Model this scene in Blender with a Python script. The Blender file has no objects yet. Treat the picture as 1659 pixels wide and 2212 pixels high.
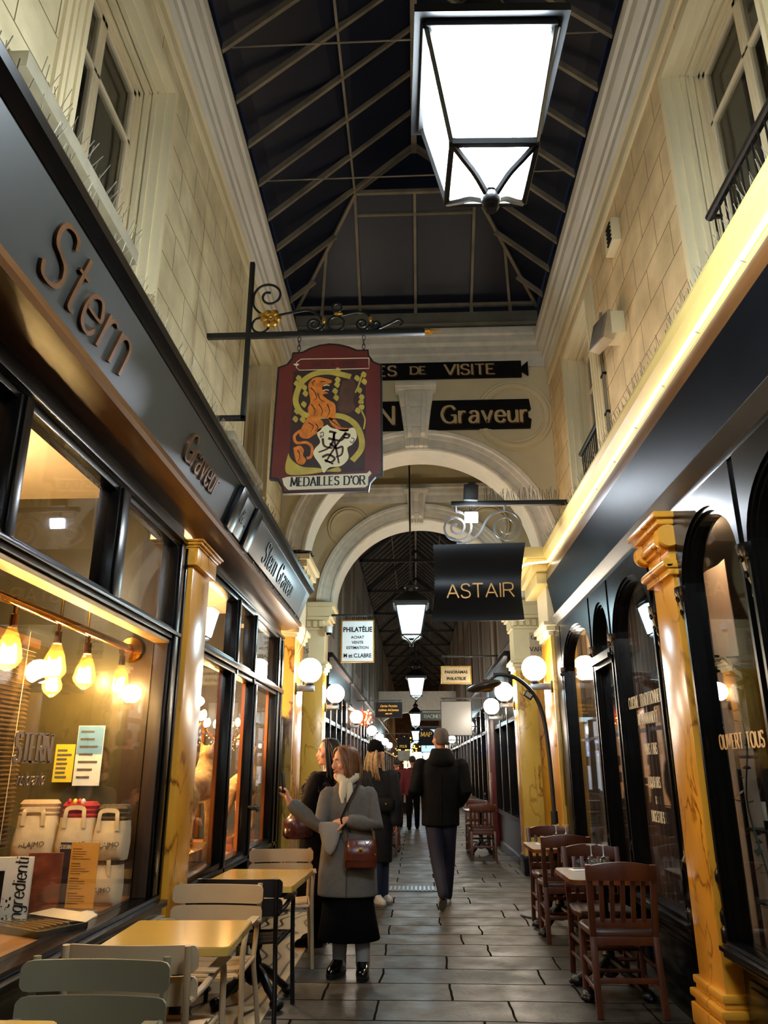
import bpy, bmesh, math, random
from mathutils import Vector, Matrix, Euler, noise
random.seed(7)
S = bpy.context.scene
COL = S.collection
PI = math.pi
# ------------------------------------------------------------------ camera, sky, exposure
cam = bpy.data.cameras.new('camera'); camo = bpy.data.objects.new('camera', cam); COL.objects.link(camo)
cam.sensor_fit = 'VERTICAL'; cam.sensor_height = 36.0; cam.lens = 1640.0/2212.0*36.0
cam.clip_start = 0.05; cam.clip_end = 300
camo.location = (0, 0, 1.45)
camo.rotation_euler = (Matrix.Rotation(math.radians(2.29), 4, 'Z') @ Matrix.Rotation(math.radians(90+18.62), 4, 'X') @ Matrix.Rotation(math.radians(-0.09), 4, 'Z')).to_euler()
S.camera = camo
w = bpy.data.worlds.new('night_sky'); S.world = w; w.use_nodes = True
w.node_tree.nodes['Background'].inputs[0].default_value = (0.16, 0.22, 0.42, 1)
w.node_tree.nodes['Background'].inputs[1].default_value = 0.03
S.view_settings.view_transform = 'Standard'; S.view_settings.look = 'None'
S.view_settings.gamma = 1.0; S.view_settings.use_curve_mapping = False
S.view_settings.exposure = 0.25
try:
    cy = S.cycles
    cy.use_denoising = True; cy.max_bounces = 7; cy.diffuse_bounces = 3; cy.glossy_bounces = 3
    cy.transparent_max_bounces = 16; cy.transmission_bounces = 4; cy.sample_clamp_indirect = 6.0
    cy.caustics_reflective = False; cy.caustics_refractive = False
except Exception:
    pass
# strengths of the lamps the place has, and of one added unseen lantern
E_GLOBE = 55.0; E_LANTERN = 105.0; E_NEON = 5.0; E_BULB = 60.0; E_SPOT = 900.0
# ------------------------------------------------------------------ colour + material helpers
def hx(h, a=1.0):
    h = h.lstrip('#'); o = []
    for i in (0, 2, 4):
        c = int(h[i:i+2], 16)/255.0
        o.append(c/12.92 if c <= .04045 else ((c+.055)/1.055)**2.4)
    return (o[0], o[1], o[2], a)
MATS = {}
def nt(name):
    m = bpy.data.materials.new(name); m.use_nodes = True
    n = m.node_tree.nodes; b = n['Principled BSDF']
    return m, n, m.node_tree.links, b
def ramp(n, stops):
    r = n.new('ShaderNodeValToRGB'); e = r.color_ramp.elements
    while len(e) < len(stops): e.new(0.5)
    for el, (p, c) in zip(e, stops): el.position = p; el.color = c
    return r
def paint(name, col, rough=.5, metal=0., vary=.12, scale=6., bump=0., bscale=60., coat=0., spec=.5, stretch=None):
    """painted / plain surface whose colour wanders a little"""
    if name in MATS: return MATS[name]
    m, n, L, b = nt(name); c = hx(col) if isinstance(col, str) else col
    tc = n.new('ShaderNodeTexCoord'); vec = tc.outputs['Object']
    if stretch:
        mp = n.new('ShaderNodeMapping'); mp.inputs['Scale'].default_value = stretch; L.new(vec, mp.inputs[0]); vec = mp.outputs[0]
    nz = n.new('ShaderNodeTexNoise'); nz.inputs['Scale'].default_value = scale; nz.inputs['Detail'].default_value = 5
    L.new(vec, nz.inputs['Vector'])
    lo = tuple(max(0, x*(1-vary)) for x in c[:3])+(1,); hi = tuple(min(1, x*(1+vary)) for x in c[:3])+(1,)
    r = ramp(n, [(.3, lo), (.7, hi)]); L.new(nz.outputs[0], r.inputs[0]); L.new(r.outputs[0], b.inputs['Base Color'])
    b.inputs['Roughness'].default_value = rough; b.inputs['Metallic'].default_value = metal
    b.inputs['Specular IOR Level'].default_value = spec
    if coat: b.inputs['Coat Weight'].default_value = coat; b.inputs['Coat Roughness'].default_value = .15
    if bump:
        n2 = n.new('ShaderNodeTexNoise'); n2.inputs['Scale'].default_value = bscale; n2.inputs['Detail'].default_value = 4
        L.new(vec, n2.inputs['Vector'])
        bp = n.new('ShaderNodeBump'); bp.inputs['Strength'].default_value = bump; bp.inputs['Distance'].default_value = .01
        L.new(n2.outputs[0], bp.inputs['Height']); L.new(bp.outputs[0], b.inputs['Normal'])
    MATS[name] = m; return m
def glow(name, col, strength):
    if name in MATS: return MATS[name]
    m, n, L, b = nt(name); c = hx(col) if isinstance(col, str) else col
    b.inputs['Base Color'].default_value = (.8, .8, .8, 1)
    b.inputs['Emission Color'].default_value = c; b.inputs['Emission Strength'].default_value = strength
    MATS[name] = m; return m
def glass(name, tint='#ffffff', ior=1.5, rough=.015, haze=0.):
    """thin pane: clear body with a mirror-like skin"""
    if name in MATS: return MATS[name]
    m, n, L, b = nt(name); out = n['Material Output']
    tr = n.new('ShaderNodeBsdfTransparent'); tr.inputs[0].default_value = hx(tint)
    gl = n.new('ShaderNodeBsdfGlossy'); gl.inputs['Roughness'].default_value = rough
    lw = n.new('ShaderNodeLayerWeight'); lw.inputs['Blend'].default_value = .5
    pw = n.new('ShaderNodeMath'); pw.operation = 'POWER'; pw.inputs[1].default_value = 5; L.new(lw.outputs['Facing'], pw.inputs[0])
    fr = n.new('ShaderNodeMath'); fr.operation = 'MULTIPLY_ADD'; f0 = ((ior-1)/(ior+1))**2; fr.inputs[1].default_value = .75; fr.inputs[2].default_value = f0; L.new(pw.outputs[0], fr.inputs[0])
    mx = n.new('ShaderNodeMixShader'); L.new(fr.outputs[0], mx.inputs[0]); L.new(tr.outputs[0], mx.inputs[1]); L.new(gl.outputs[0], mx.inputs[2])
    L.new(mx.outputs[0], out.inputs[0]); n.remove(b)
    MATS[name] = m; return m
def amber(name, tint, body):
    """thin coloured bulb glass: clear, a little milky, mirror skinned"""
    m = glass(name, tint, 1.45, .03); n = m.node_tree.nodes; L = m.node_tree.links; mx = [x for x in n if x.type == 'MIX_SHADER'][0]; tr = [x for x in n if x.type == 'BSDF_TRANSPARENT'][0]
    tl = n.new('ShaderNodeBsdfTranslucent'); tl.inputs[0].default_value = hx(body); m2 = n.new('ShaderNodeMixShader'); m2.inputs[0].default_value = .08
    L.new(tr.outputs[0], m2.inputs[1]); L.new(tl.outputs[0], m2.inputs[2]); L.new(m2.outputs[0], mx.inputs[1]); return m
def marble(name, base, vein, scale=1.0, seed=0.):
    if name in MATS: return MATS[name]
    m, n, L, b = nt(name)
    tc = n.new('ShaderNodeTexCoord'); mp = n.new('ShaderNodeMapping'); mp.inputs['Location'].default_value = (seed, seed*2.3, seed)
    mp.inputs['Scale'].default_value = (scale*1.3, scale*1.3, scale*.62)
    mp.inputs['Rotation'].default_value = (.5, .45, 0)
    L.new(tc.outputs['Object'], mp.inputs[0])
    n1 = n.new('ShaderNodeTexNoise'); n1.inputs['Scale'].default_value = 3.2; n1.inputs['Detail'].default_value = 7; n1.inputs['Distortion'].default_value = .35
    L.new(mp.outputs[0], n1.inputs['Vector'])
    s1 = n.new('ShaderNodeMath'); s1.operation = 'SUBTRACT'; s1.inputs[1].default_value = .5; L.new(n1.outputs[0], s1.inputs[0])
    a1 = n.new('ShaderNodeMath'); a1.operation = 'ABSOLUTE'; L.new(s1.outputs[0], a1.inputs[0])
    vr = ramp(n, [(0., (1, 1, 1, 1)), (.012, (.55, .55, .55, 1)), (.035, (0, 0, 0, 1))]); L.new(a1.outputs[0], vr.inputs[0])
    n3 = n.new('ShaderNodeTexNoise'); n3.inputs['Scale'].default_value = 1.7; L.new(mp.outputs[0], n3.inputs['Vector'])
    gate = ramp(n, [(.42, (0, 0, 0, 1)), (.62, (1, 1, 1, 1))]); L.new(n3.outputs[0], gate.inputs[0])
    mul = n.new('ShaderNodeMath'); mul.operation = 'MULTIPLY'; L.new(vr.outputs[0], mul.inputs[0]); L.new(gate.outputs[0], mul.inputs[1])
    n2 = n.new('ShaderNodeTexNoise'); n2.inputs['Scale'].default_value = 2.; n2.inputs['Detail'].default_value = 6; L.new(mp.outputs[0], n2.inputs['Vector'])
    c = hx(base); lo = tuple(x*.74 for x in c[:3])+(1,); hi = (min(1, c[0]*1.15), min(1, c[1]*1.22), min(1, c[2]*1.5), 1)
    br = ramp(n, [(.3, lo), (.5, c), (.72, hi)]); L.new(n2.outputs[0], br.inputs[0])
    mx = n.new('ShaderNodeMix'); mx.data_type = 'RGBA'
    L.new(mul.outputs[0], mx.inputs['Factor']); L.new(br.outputs[0], mx.inputs['A']); mx.inputs['B'].default_value = hx(vein)
    L.new(mx.outputs['Result'], b.inputs['Base Color']); b.inputs['Roughness'].default_value = .22
    MATS[name] = m; return m
def coursed(name, col, joint, plane, bw, bh, mortar, off=.5, squash=1., vary=.06, rough=.6, bump=.6, loc=(0, 0, 0), smooth=.1):
    """stone or stucco laid in courses; plane 'yz' for walls along the passage, 'xz' across it, 'xy' for the ground"""
    m, n, L, b = nt(name)
    tc = n.new('ShaderNodeTexCoord'); sp = n.new('ShaderNodeSeparateXYZ'); L.new(tc.outputs['Object'], sp.inputs[0])
    cb = n.new('ShaderNodeCombineXYZ')
    for k, ax in enumerate(plane): L.new(sp.outputs['XYZ'.index(ax.upper())], cb.inputs[k])
    mp = n.new('ShaderNodeMapping'); mp.inputs['Location'].default_value = loc; L.new(cb.outputs[0], mp.inputs[0])
    # slightly crooked joints
    nd = n.new('ShaderNodeTexNoise'); nd.inputs['Scale'].default_value = 2.5; L.new(mp.outputs[0], nd.inputs['Vector'])
    vm = n.new('ShaderNodeVectorMath'); vm.operation = 'MULTIPLY_ADD'; L.new(nd.outputs[1], vm.inputs[0]); vm.inputs[1].default_value = (smooth*.1,)*3; L.new(mp.outputs[0], vm.inputs[2])
    bk = n.new('ShaderNodeTexBrick'); L.new(vm.outputs[0], bk.inputs['Vector'])
    bk.inputs['Scale'].default_value = 1; bk.inputs['Brick Width'].default_value = bw; bk.inputs['Row Height'].default_value = bh
    bk.inputs['Mortar Size'].default_value = mortar; bk.inputs['Mortar Smooth'].default_value = .3; bk.offset = off; bk.squash = squash
    c = hx(col); bk.inputs['Color1'].default_value = tuple(x*(1-vary) for x in c[:3])+(1,); bk.inputs['Color2'].default_value = tuple(min(1, x*(1+vary)) for x in c[:3])+(1,)
    bk.inputs['Mortar'].default_value = hx(joint); bk.inputs['Bias'].default_value = 0
    nz = n.new('ShaderNodeTexNoise'); nz.inputs['Scale'].default_value = 3.; nz.inputs['Detail'].default_value = 8; L.new(mp.outputs[0], nz.inputs['Vector'])
    rr = ramp(n, [(.3, (.72, .7, .66, 1)), (.7, (1.1, 1.1, 1.1, 1))]); L.new(nz.outputs[0], rr.inputs[0])
    mx = n.new('ShaderNodeMix'); mx.data_type = 'RGBA'; mx.blend_type = 'MULTIPLY'; mx.inputs['Factor'].default_value = 1
    L.new(bk.outputs[0], mx.inputs['A']); L.new(rr.outputs[0], mx.inputs['B']); L.new(mx.outputs['Result'], b.inputs['Base Color'])
    b.inputs['Roughness'].default_value = rough
    n4 = n.new('ShaderNodeTexNoise'); n4.inputs['Scale'].default_value = 35.; n4.inputs['Detail'].default_value = 6; L.new(mp.outputs[0], n4.inputs['Vector'])
    sc = n.new('ShaderNodeMath'); sc.operation = 'MULTIPLY_ADD'; sc.inputs[1].default_value = -1.; L.new(bk.outputs['Fac'], sc.inputs[0])
    s4 = n.new('ShaderNodeMath'); s4.operation = 'MULTIPLY'; s4.inputs[1].default_value = .35; L.new(n4.outputs[0], s4.inputs[0]); L.new(s4.outputs[0], sc.inputs[2])
    bp = n.new('ShaderNodeBump'); bp.inputs['Strength'].default_value = bump; bp.inputs['Distance'].default_value = .015
    L.new(sc.outputs[0], bp.inputs['Height']); L.new(bp.outputs[0], b.inputs['Normal'])
    return m, n, L, b, nz
# ------------------------------------------------------------------ mesh helpers
class MB:
    def __init__(s): s.v = []; s.f = []
    def add(s, v, f):
        o = len(s.v); s.v += [tuple(p) for p in v]; s.f += [tuple(i+o for i in q) for q in f]; return s
    def box(s, x0, x1, y0, y1, z0, z1):
        return s.add([(x0,y0,z0),(x1,y0,z0),(x1,y1,z0),(x0,y1,z0),(x0,y0,z1),(x1,y0,z1),(x1,y1,z1),(x0,y1,z1)],
                     [(0,3,2,1),(4,5,6,7),(0,1,5,4),(1,2,6,5),(2,3,7,6),(3,0,4,7)])
    def obox(s, c, d, rot=(0,0,0)):
        M = Euler(rot).to_matrix() if not isinstance(rot, Matrix) else rot
        o = MB().box(-d[0]/2, d[0]/2, -d[1]/2, d[1]/2, -d[2]/2, d[2]/2)
        return s.add([Vector(c)+M@Vector(p) for p in o.v], o.f)
    def bar(s, a, b, wx, wy, up=(0,0,1)):
        """rectangular bar from a to b"""
        a = Vector(a); b = Vector(b); d = (b-a).normalized(); u = Vector(up)
        if abs(d.dot(u)) > .99: u = Vector((0,1,0))
        r = d.cross(u).normalized(); u = r.cross(d)
        v = [p+r*(i*wx/2)+u*(j*wy/2) for p in (a, b) for i, j in ((-1,-1),(1,-1),(1,1),(-1,1))]
        return s.add(v, [(0,1,2,3),(7,6,5,4),(0,4,5,1),(1,5,6,2),(2,6,7,3),(3,7,4,0)])
    def prism(s, pts, ax, a, b):
        """2-D outline pushed along axis ax from a to b"""
        def P(p, t): return {'x': (t,p[0],p[1]), 'y': (p[0],t,p[1]), 'z': (p[0],p[1],t)}[ax]
        n = len(pts); v = [P(p, a) for p in pts]+[P(p, b) for p in pts]
        return s.add(v, [tuple(range(n)), tuple(range(2*n-1, n-1, -1))]+[(i, i+n, (i+1)%n+n, (i+1)%n) for i in range(n)])
    def tube(s, pts, r, n=8, closed=False, sx=1.):
        pts = [Vector(p) for p in pts]; m = len(pts); R = r if isinstance(r, (list, tuple)) else [r]*m
        o = len(s.v); t0 = None; u = None
        for i, p in enumerate(pts):
            q0 = pts[i-1] if (i or closed) else pts[0]; q1 = pts[(i+1) % m] if (i < m-1 or closed) else pts[-1]
            t = (q1-q0); t = t.normalized() if t.length > 1e-9 else Vector((0,0,1))
            if u is None:
                u = t.cross(Vector((0,0,1)))
                if u.length < .1: u = t.cross(Vector((0,1,0)))
                u.normalize()
            else:
                u = (u-t*u.dot(t)); u = u.normalized() if u.length > 1e-6 else t.orthogonal().normalized()
            w_ = t.cross(u)
            for k in range(n):
                a = 2*PI*k/n; s.v.append(tuple(p+u*(math.cos(a)*R[i]*sx)+w_*(math.sin(a)*R[i])))
        for i in range(m if closed else m-1):
            j = (i+1) % m
            for k in range(n):
                l = (k+1) % n; s.f.append((o+i*n+k, o+i*n+l, o+j*n+l, o+j*n+k))
        if not closed:
            s.f.append(tuple(o+k for k in range(n-1, -1, -1))); s.f.append(tuple(o+(m-1)*n+k for k in range(n)))
        return s
    def limb(s, pts, r, n=12, sx=1.):
        """tube with rounded ends"""
        P = [Vector(p) for p in pts]; R = list(r) if isinstance(r, (list, tuple)) else [r]*len(P)
        d0 = (P[0]-P[1]).normalized(); d1 = (P[-1]-P[-2]).normalized()
        A = [P[0]+d0*R[0]*math.sin(a) for a in (1.35, .8)]; B = [P[-1]+d1*R[-1]*math.sin(a) for a in (.8, 1.35)]
        RR = [R[0]*math.cos(a) for a in (1.35, .8)]+R+[R[-1]*math.cos(a) for a in (.8, 1.35)]
        return s.tube(A+P+B, RR, n, sx=sx)
    def loft(s, rings, n=20, pw=2.):
        """stacked ovals: (x, y, z, rx, ry[, rot])"""
        o = len(s.v)
        for rg in rings:
            x, y, z, rx, ry = rg[:5]; ro = rg[5] if len(rg) > 5 else 0
            for k in range(n):
                a = 2*PI*k/n; ca, sa = math.cos(a), math.sin(a)
                e = 2./pw; px = rx*math.copysign(abs(ca)**e, ca); py = ry*math.copysign(abs(sa)**e, sa)
                s.v.append((x+px*math.cos(ro)-py*math.sin(ro), y+px*math.sin(ro)+py*math.cos(ro), z))
        for i in range(len(rings)-1):
            for k in range(n):
                l = (k+1) % n; s.f.append((o+i*n+k, o+i*n+l, o+(i+1)*n+l, o+(i+1)*n+k))
        s.f.append(tuple(o+k for k in range(n-1, -1, -1))); s.f.append(tuple(o+(len(rings)-1)*n+k for k in range(n)))
        return s
    def lathe(s, prof, c=(0,0,0), n=20, ax='z'):
        o = len(s.v)
        for r, z in prof:
            for k in range(n):
                a = 2*PI*k/n; p = (math.cos(a)*r, math.sin(a)*r, z)
                if ax == 'x': p = (z, p[0], p[1])
                if ax == 'y': p = (p[0], z, p[1])
                s.v.append((c[0]+p[0], c[1]+p[1], c[2]+p[2]))
        for i in range(len(prof)-1):
            for k in range(n):
                l = (k+1) % n; s.f.append((o+i*n+k, o+i*n+l, o+(i+1)*n+l, o+(i+1)*n+k))
        if prof[0][0] > 1e-6: s.f.append(tuple(o+k for k in range(n-1, -1, -1)))
        if prof[-1][0] > 1e-6: s.f.append(tuple(o+(len(prof)-1)*n+k for k in range(n)))
        return s
    def ball(s, c, r, n=16, m=10, sc=(1,1,1), rot=(0,0,0)):
        M = Euler(rot).to_matrix(); o = MB().lathe([(max(1e-4, math.sin(PI*i/m))*r, -math.cos(PI*i/m)*r) for i in range(m+1)], n=n)
        return s.add([Vector(c)+M@Vector((p[0]*sc[0], p[1]*sc[1], p[2]*sc[2])) for p in o.v], o.f)
    def ribbon(s, pts, w, t, nrm=(0,-1,0)):
        """flat strip bent along pts, w wide, t thick, face towards nrm"""
        N = Vector(nrm).normalized(); P = [Vector(p) for p in pts]; o = len(s.v); m = len(P)
        for i, p in enumerate(P):
            d = (P[min(i+1, m-1)]-P[max(i-1, 0)]).normalized(); r = d.cross(N).normalized()
            ww = w[i] if isinstance(w, (list, tuple)) else w
            for a, b in ((-1,-1),(1,-1),(1,1),(-1,1)): s.v.append(tuple(p+r*(a*ww/2)+N*(b*t/2)))
        for i in range(m-1):
            for k in range(4):
                l = (k+1) % 4; s.f.append((o+i*4+k, o+i*4+l, o+i*4+4+l, o+i*4+4+k))
        s.f.append((o+3, o+2, o+1, o)); s.f.append(tuple(o+(m-1)*4+k for k in range(4)))
        return s
    def merge(s, o, M=None):
        return s.add([M@Vector(p) for p in o.v] if M else o.v, o.f)
    def build(s, name, m, parent=None, ang=35, bevel=0., seg=2, keep=False, world=False, remesh=0., smooth_it=0, kind=None):
        me = bpy.data.meshes.new(name)
        off = Vector((0,0,0)); o = bpy.data.objects.new(name, me)
        if parent is not None and world:
            off = PW(parent)
        elif parent is None and not keep:
            xs, ys, zs = zip(*s.v); off = Vector(((min(xs)+max(xs))/2, (min(ys)+max(ys))/2, min(zs)))
        me.from_pydata([tuple(Vector(p)-off) for p in s.v], [], s.f)
        bm = bmesh.new(); bm.from_mesh(me)
        bmesh.ops.recalc_face_normals(bm, faces=bm.faces)
        if bevel:
            ed = [e for e in bm.edges if len(e.link_faces) == 2 and e.calc_face_angle(0) > .6]
            bmesh.ops.bevel(bm, geom=ed, offset=bevel, segments=seg, affect='EDGES', profile=.6, clamp_overlap=True)
        bm.to_mesh(me); bm.free()
        COL.objects.link(o)
        if m: me.materials.append(m)
        if parent is not None: o.parent = parent
        elif not keep: o.location = off
        if remesh:
            md = o.modifiers.new('r', 'REMESH'); md.mode = 'VOXEL'; md.voxel_size = remesh
            if smooth_it:
                sm = o.modifiers.new('s', 'SMOOTH'); sm.factor = .5; sm.iterations = smooth_it
            dg = bpy.context.evaluated_depsgraph_get(); dg.update()
            me2 = bpy.data.meshes.new_from_object(o.evaluated_get(dg)); o.modifiers.clear(); o.data = me2; me2.name = name
            if m and not len(me2.materials): me2.materials.append(m)
            me = me2
        if ang:
            for p in me.polygons: p.use_smooth = True
            try: me.set_sharp_from_angle(angle=math.radians(ang))
            except Exception: pass
        if kind: o['kind'] = kind
        return o
def PW(o):
    v = Vector(o.location); p = o.parent
    while p: v += Vector(p.location); p = p.parent
    return v
def tag(o, label=None, cat=None, group=None, kind=None):
    if label: o['label'] = label
    if cat: o['category'] = cat
    if group: o['group'] = group
    if kind: o['kind'] = kind
    return o
def thing(name, label, cat, loc=(0,0,0), rz=0., group=None, kind=None):
    o = bpy.data.objects.new(name, None); COL.objects.link(o); o.location = loc; o.rotation_euler = (0,0,rz); o.empty_display_size = .1
    return tag(o, label, cat, group, kind)
def copytree(o, loc=None, rz=None, label=None, parent=None):
    c = o.copy(); COL.objects.link(c)
    if loc is not None: c.location = loc
    if rz is not None: c.rotation_euler = (0,0,rz)
    if label: c['label'] = label
    if parent is not None: c.parent = parent
    for ch in list(o.children): copytree(ch, parent=c)
    return c
def catmull(pts, k=6):
    P = [Vector(p) for p in pts]; o = []
    for i in range(len(P)-1):
        a, b, c, d = P[max(i-1,0)], P[i], P[i+1], P[min(i+2, len(P)-1)]
        for j in range(k):
            t = j/k; o.append(.5*((2*b)+(c-a)*t+(2*a-5*b+4*c-d)*t*t+(3*b-a-3*c+d)*t**3))
    return o+[P[-1]]
def spiral(cx, cz, r0, r1, a0, a1, n=36):
    """points of a scroll in the xz plane"""
    return [(cx+(r0+(r1-r0)*i/n)*math.cos(a0+(a1-a0)*i/n), cz+(r0+(r1-r0)*i/n)*math.sin(a0+(a1-a0)*i/n)) for i in range(n+1)]
# ------------------------------------------------------------------ stroke lettering (cap height 12, x height 8)
GL = {
'A':(10,'0 0 5 12 10 0|2 4 8 4'),'B':(8,'0 0 0 12|~0 12 5 12 7 10.5 7 8 5 6.5 0 6.5|~0 6.5 6 6.5 8 5 8 1.5 6 0 0 0'),
'C':(10,'~10 9.5 8 11.6 5.5 12 2 10.5 0 6 2 1.5 5.5 0 8 .4 10 2.5'),'D':(10,'0 0 0 12|~0 12 5 12 8.6 10.5 10 6 8.6 1.5 5 0 0 0'),
'E':(7.5,'0 0 0 12|0 12 7 12|0 6.2 5.5 6.2|0 0 7.5 0'),'F':(7,'0 0 0 12|0 12 7 12|0 6.2 5.5 6.2'),
'G':(10.5,'~10 9.5 8 11.6 5.5 12 2 10.5 0 6 2 1.5 5.5 0 8.5 .6 10.2 2|10.2 0 10.2 5.4|7 5.4 10.5 5.4'),'I':(1,'.5 0 .5 12'),
'J':(5,'~5 12 5 3 3.8 .5 1.5 0 0 1.6'),'L':(7,'0 0 0 12|0 0 7 0'),'M':(12,'0 0 1 12|1 12 6 1 11 12|11 12 12 0'),'N':(10,'0 0 0 12|0 12 10 0|10 0 10 12'),
'O':(11,'~5.5 12 9.5 10.5 11 6 9.5 1.5 5.5 0 1.5 1.5 0 6 1.5 10.5 5.5 12'),'P':(8,'0 0 0 12|~0 12 5.5 12 8 10.7 8 7.3 5.5 6 0 6'),
'Q':(11,'~5.5 12 9.5 10.5 11 6 9.5 1.5 5.5 0 1.5 1.5 0 6 1.5 10.5 5.5 12|6 3 10.5 -1.5'),'R':(9,'0 0 0 12|~0 12 5.5 12 8 10.7 8 7.3 5.5 6 0 6|4.5 6 9 0'),
'S':(8,'~7.4 9.8 6.4 11.5 4 12 1.4 11.2 .5 9 1.6 7 4 6.2 6.6 5.2 7.8 3 6.8 .9 4 0 1.4 .5 .2 2.4'),'T':(9,'4.5 0 4.5 12|0 12 9 12'),
'U':(9.5,'~0 12 0 4 1.3 1 4.7 0 8.2 1 9.5 4 9.5 12'),'V':(10,'0 12 5 0 10 12'),'X':(9,'0 0 9 12|0 12 9 0'),"'":(1,'.7 12 .3 9.5'),'&':(9,'~9 0 3 8 2.5 10.5 4.5 12 6.5 10.5 5.5 8 1.5 5 .5 2.5 2.2 .2 5.5 .6 8.6 5'),
'É':(7.5,'0 0 0 12|0 12 7 12|0 6.2 5.5 6.2|0 0 7.5 0|2.5 13.5 5 15.5'),' ':(5,''),'-':(4,'0 6 4 6'),'.':(1,'.3 0 .7 .8'),
'a':(7,'~.6 6.4 2 7.8 4.4 8 6.2 6.6 6.3 4|6.3 6 6.3 0|~6.3 4.6 2.5 4.4 .3 2.6 .8 .5 2.6 -.1 4.8 .6 6.3 2.4'),'d':(7,'6.5 0 6.5 12|~6.5 5.5 5 7.8 2.6 8 .6 6.4 0 4 .6 1.4 2.6 0 5 .3 6.5 2.5'),
'e':(7,'~.2 4.4 6.8 4.4 6.5 6.4 5 7.9 3 8 .9 6.8 0 4 .9 1.1 3.2 0 5.4 .4 6.8 2'),'g':(7,'~6.5 5.5 5 7.8 2.6 8 .6 6.4 0 4 .6 1.4 2.6 0 5 .3 6.5 2.5|~6.5 8 6.5 -2 5 -4 2 -4 .4 -2.6'),
'i':(1,'.5 0 .5 8|.5 10.2 .5 11'),'l':(1,'.5 0 .5 12'),'n':(6.5,'0 0 0 8|~0 5.5 1.5 7.6 3.8 8 5.8 7 6.3 5 6.3 0'),'r':(4.6,'0 0 0 8|~0 5.2 1.4 7.3 3 8 4.6 7.6'),
't':(4.5,'~2 11.5 2 2 2.8 .2 4.5 .4|0 8 4.4 8'),'u':(6.5,'~0 8 0 3 .7 .7 2.6 0 4.8 .8 6.3 3|6.3 8 6.3 0'),'v':(7,'0 8 3.5 0 7 8'),'s':(5.5,'~5 6.5 3.6 8 1.6 7.7 .6 6.2 1.6 4.8 3.8 4 5 2.4 4.2 .4 2.2 -.1 .2 1.3'),
'o':(7,'~3.5 8 6.2 6.8 7 4 6.2 1.2 3.5 0 .8 1.2 0 4 .8 6.8 3.5 8'),
'1':(5,'~0 9 3 12|3 12 3 0'),'8':(8,'~4 6.4 1 8 1 11 4 12 7 11 7 8 4 6.4 .6 4.5 .6 1.2 4 0 7.4 1.2 7.4 4.5 4 6.4'),'6':(8,'~7 11 5 12 2 10 .4 6 .6 2 4 0 7.4 2 7.4 5 4 7 .8 4.5'),'7':(8,'0 12 8 12 3 0'),'9':(8,'~1 1 3 0 6 2 7.6 6 7.4 10 4 12 .6 10 .6 7 4 5 7.2 7.5'),
}
def write(txt, h, wv, wh=None, serif=0., gap=2.4, xs=1., depth=.004, align='c', slant=0.):
    """lettering in its own plane: x to the right, z up, facing -y; h = cap height"""
    wh = wv if wh is None else wh; k = h/12.; mb = MB(); x = 0.; strokes = []
    for ch in txt:
        g = GL.get(ch) or GL.get(ch.upper()) or GL[' ']
        for part in g[1].split('|'):
            if not part: continue
            sm = part[0] == '~'; q = [float(t) for t in part.lstrip('~').split()]
            strokes.append((x, sm, list(zip(q[0::2], q[1::2]))))
        x += (g[0]+gap/xs)
    W = (x-gap/xs)*k*xs; ox = {'c': -W/2, 'l': 0, 'r': -W}[align]
    for i, (x0, sm, pts) in enumerate(strokes):
        P = [Vector((ox+((x0+a)*xs+slant*b)*k, 0, b*k)) for a, b in pts]
        Q = catmull(P, 5) if sm else P
        t = depth*(1+.02*(i % 3))
        if sm or len(Q) == 2: segs = [Q]
        else: segs = [Q[j:j+2] for j in range(len(Q)-1)]
        for sg in segs:
            ww = []
            for j in range(len(sg)):
                d = (sg[min(j+1, len(sg)-1)]-sg[max(j-1, 0)]).normalized(); ww.append(wh+(wv-wh)*min(1, abs(d.z)*1.15))
            mb.ribbon(sg, ww, t)
        if serif and not sm:
            for e in (Q[0], Q[-1]):
                o_ = Q[1] if e is Q[0] else Q[-2]
                if abs((o_-e).normalized().z) > .75: mb.box(e.x-serif/2, e.x+serif/2, -t/2, t/2, e.z-wh*.5, e.z+wh*.5)
    return mb, W
def lay(mb, o, U, V):
    """carry lettering from its own plane to origin o, right = U, up = V"""
    U = Vector(U).normalized(); V = Vector(V).normalized(); N = U.cross(V); o = Vector(o); r = MB()
    return r.add([o+U*p[0]+V*p[2]-N*p[1] for p in map(Vector, mb.v)], mb.f)
def textmesh(txt, size, depth=.003, bold=0., xs=1.):
    """plain grotesque lettering, same plane convention as write()"""
    cu = bpy.data.curves.new('t', 'FONT'); cu.body = txt; cu.size = size; cu.extrude = depth/2; cu.align_x = 'CENTER'; cu.offset = bold; cu.resolution_u = 3
    o = bpy.data.objects.new('t', cu); COL.objects.link(o)
    dg = bpy.context.evaluated_depsgraph_get(); dg.update(); me = bpy.data.meshes.new_from_object(o.evaluated_get(dg))
    mb = MB(); mb.add([(v.co.x*xs, v.co.z*-1, v.co.y) for v in me.vertices], [tuple(p.vertices) for p in me.polygons])
    COL.objects.unlink(o); bpy.data.objects.remove(o); bpy.data.meshes.remove(me); bpy.data.curves.remove(cu)
    return mb
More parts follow.
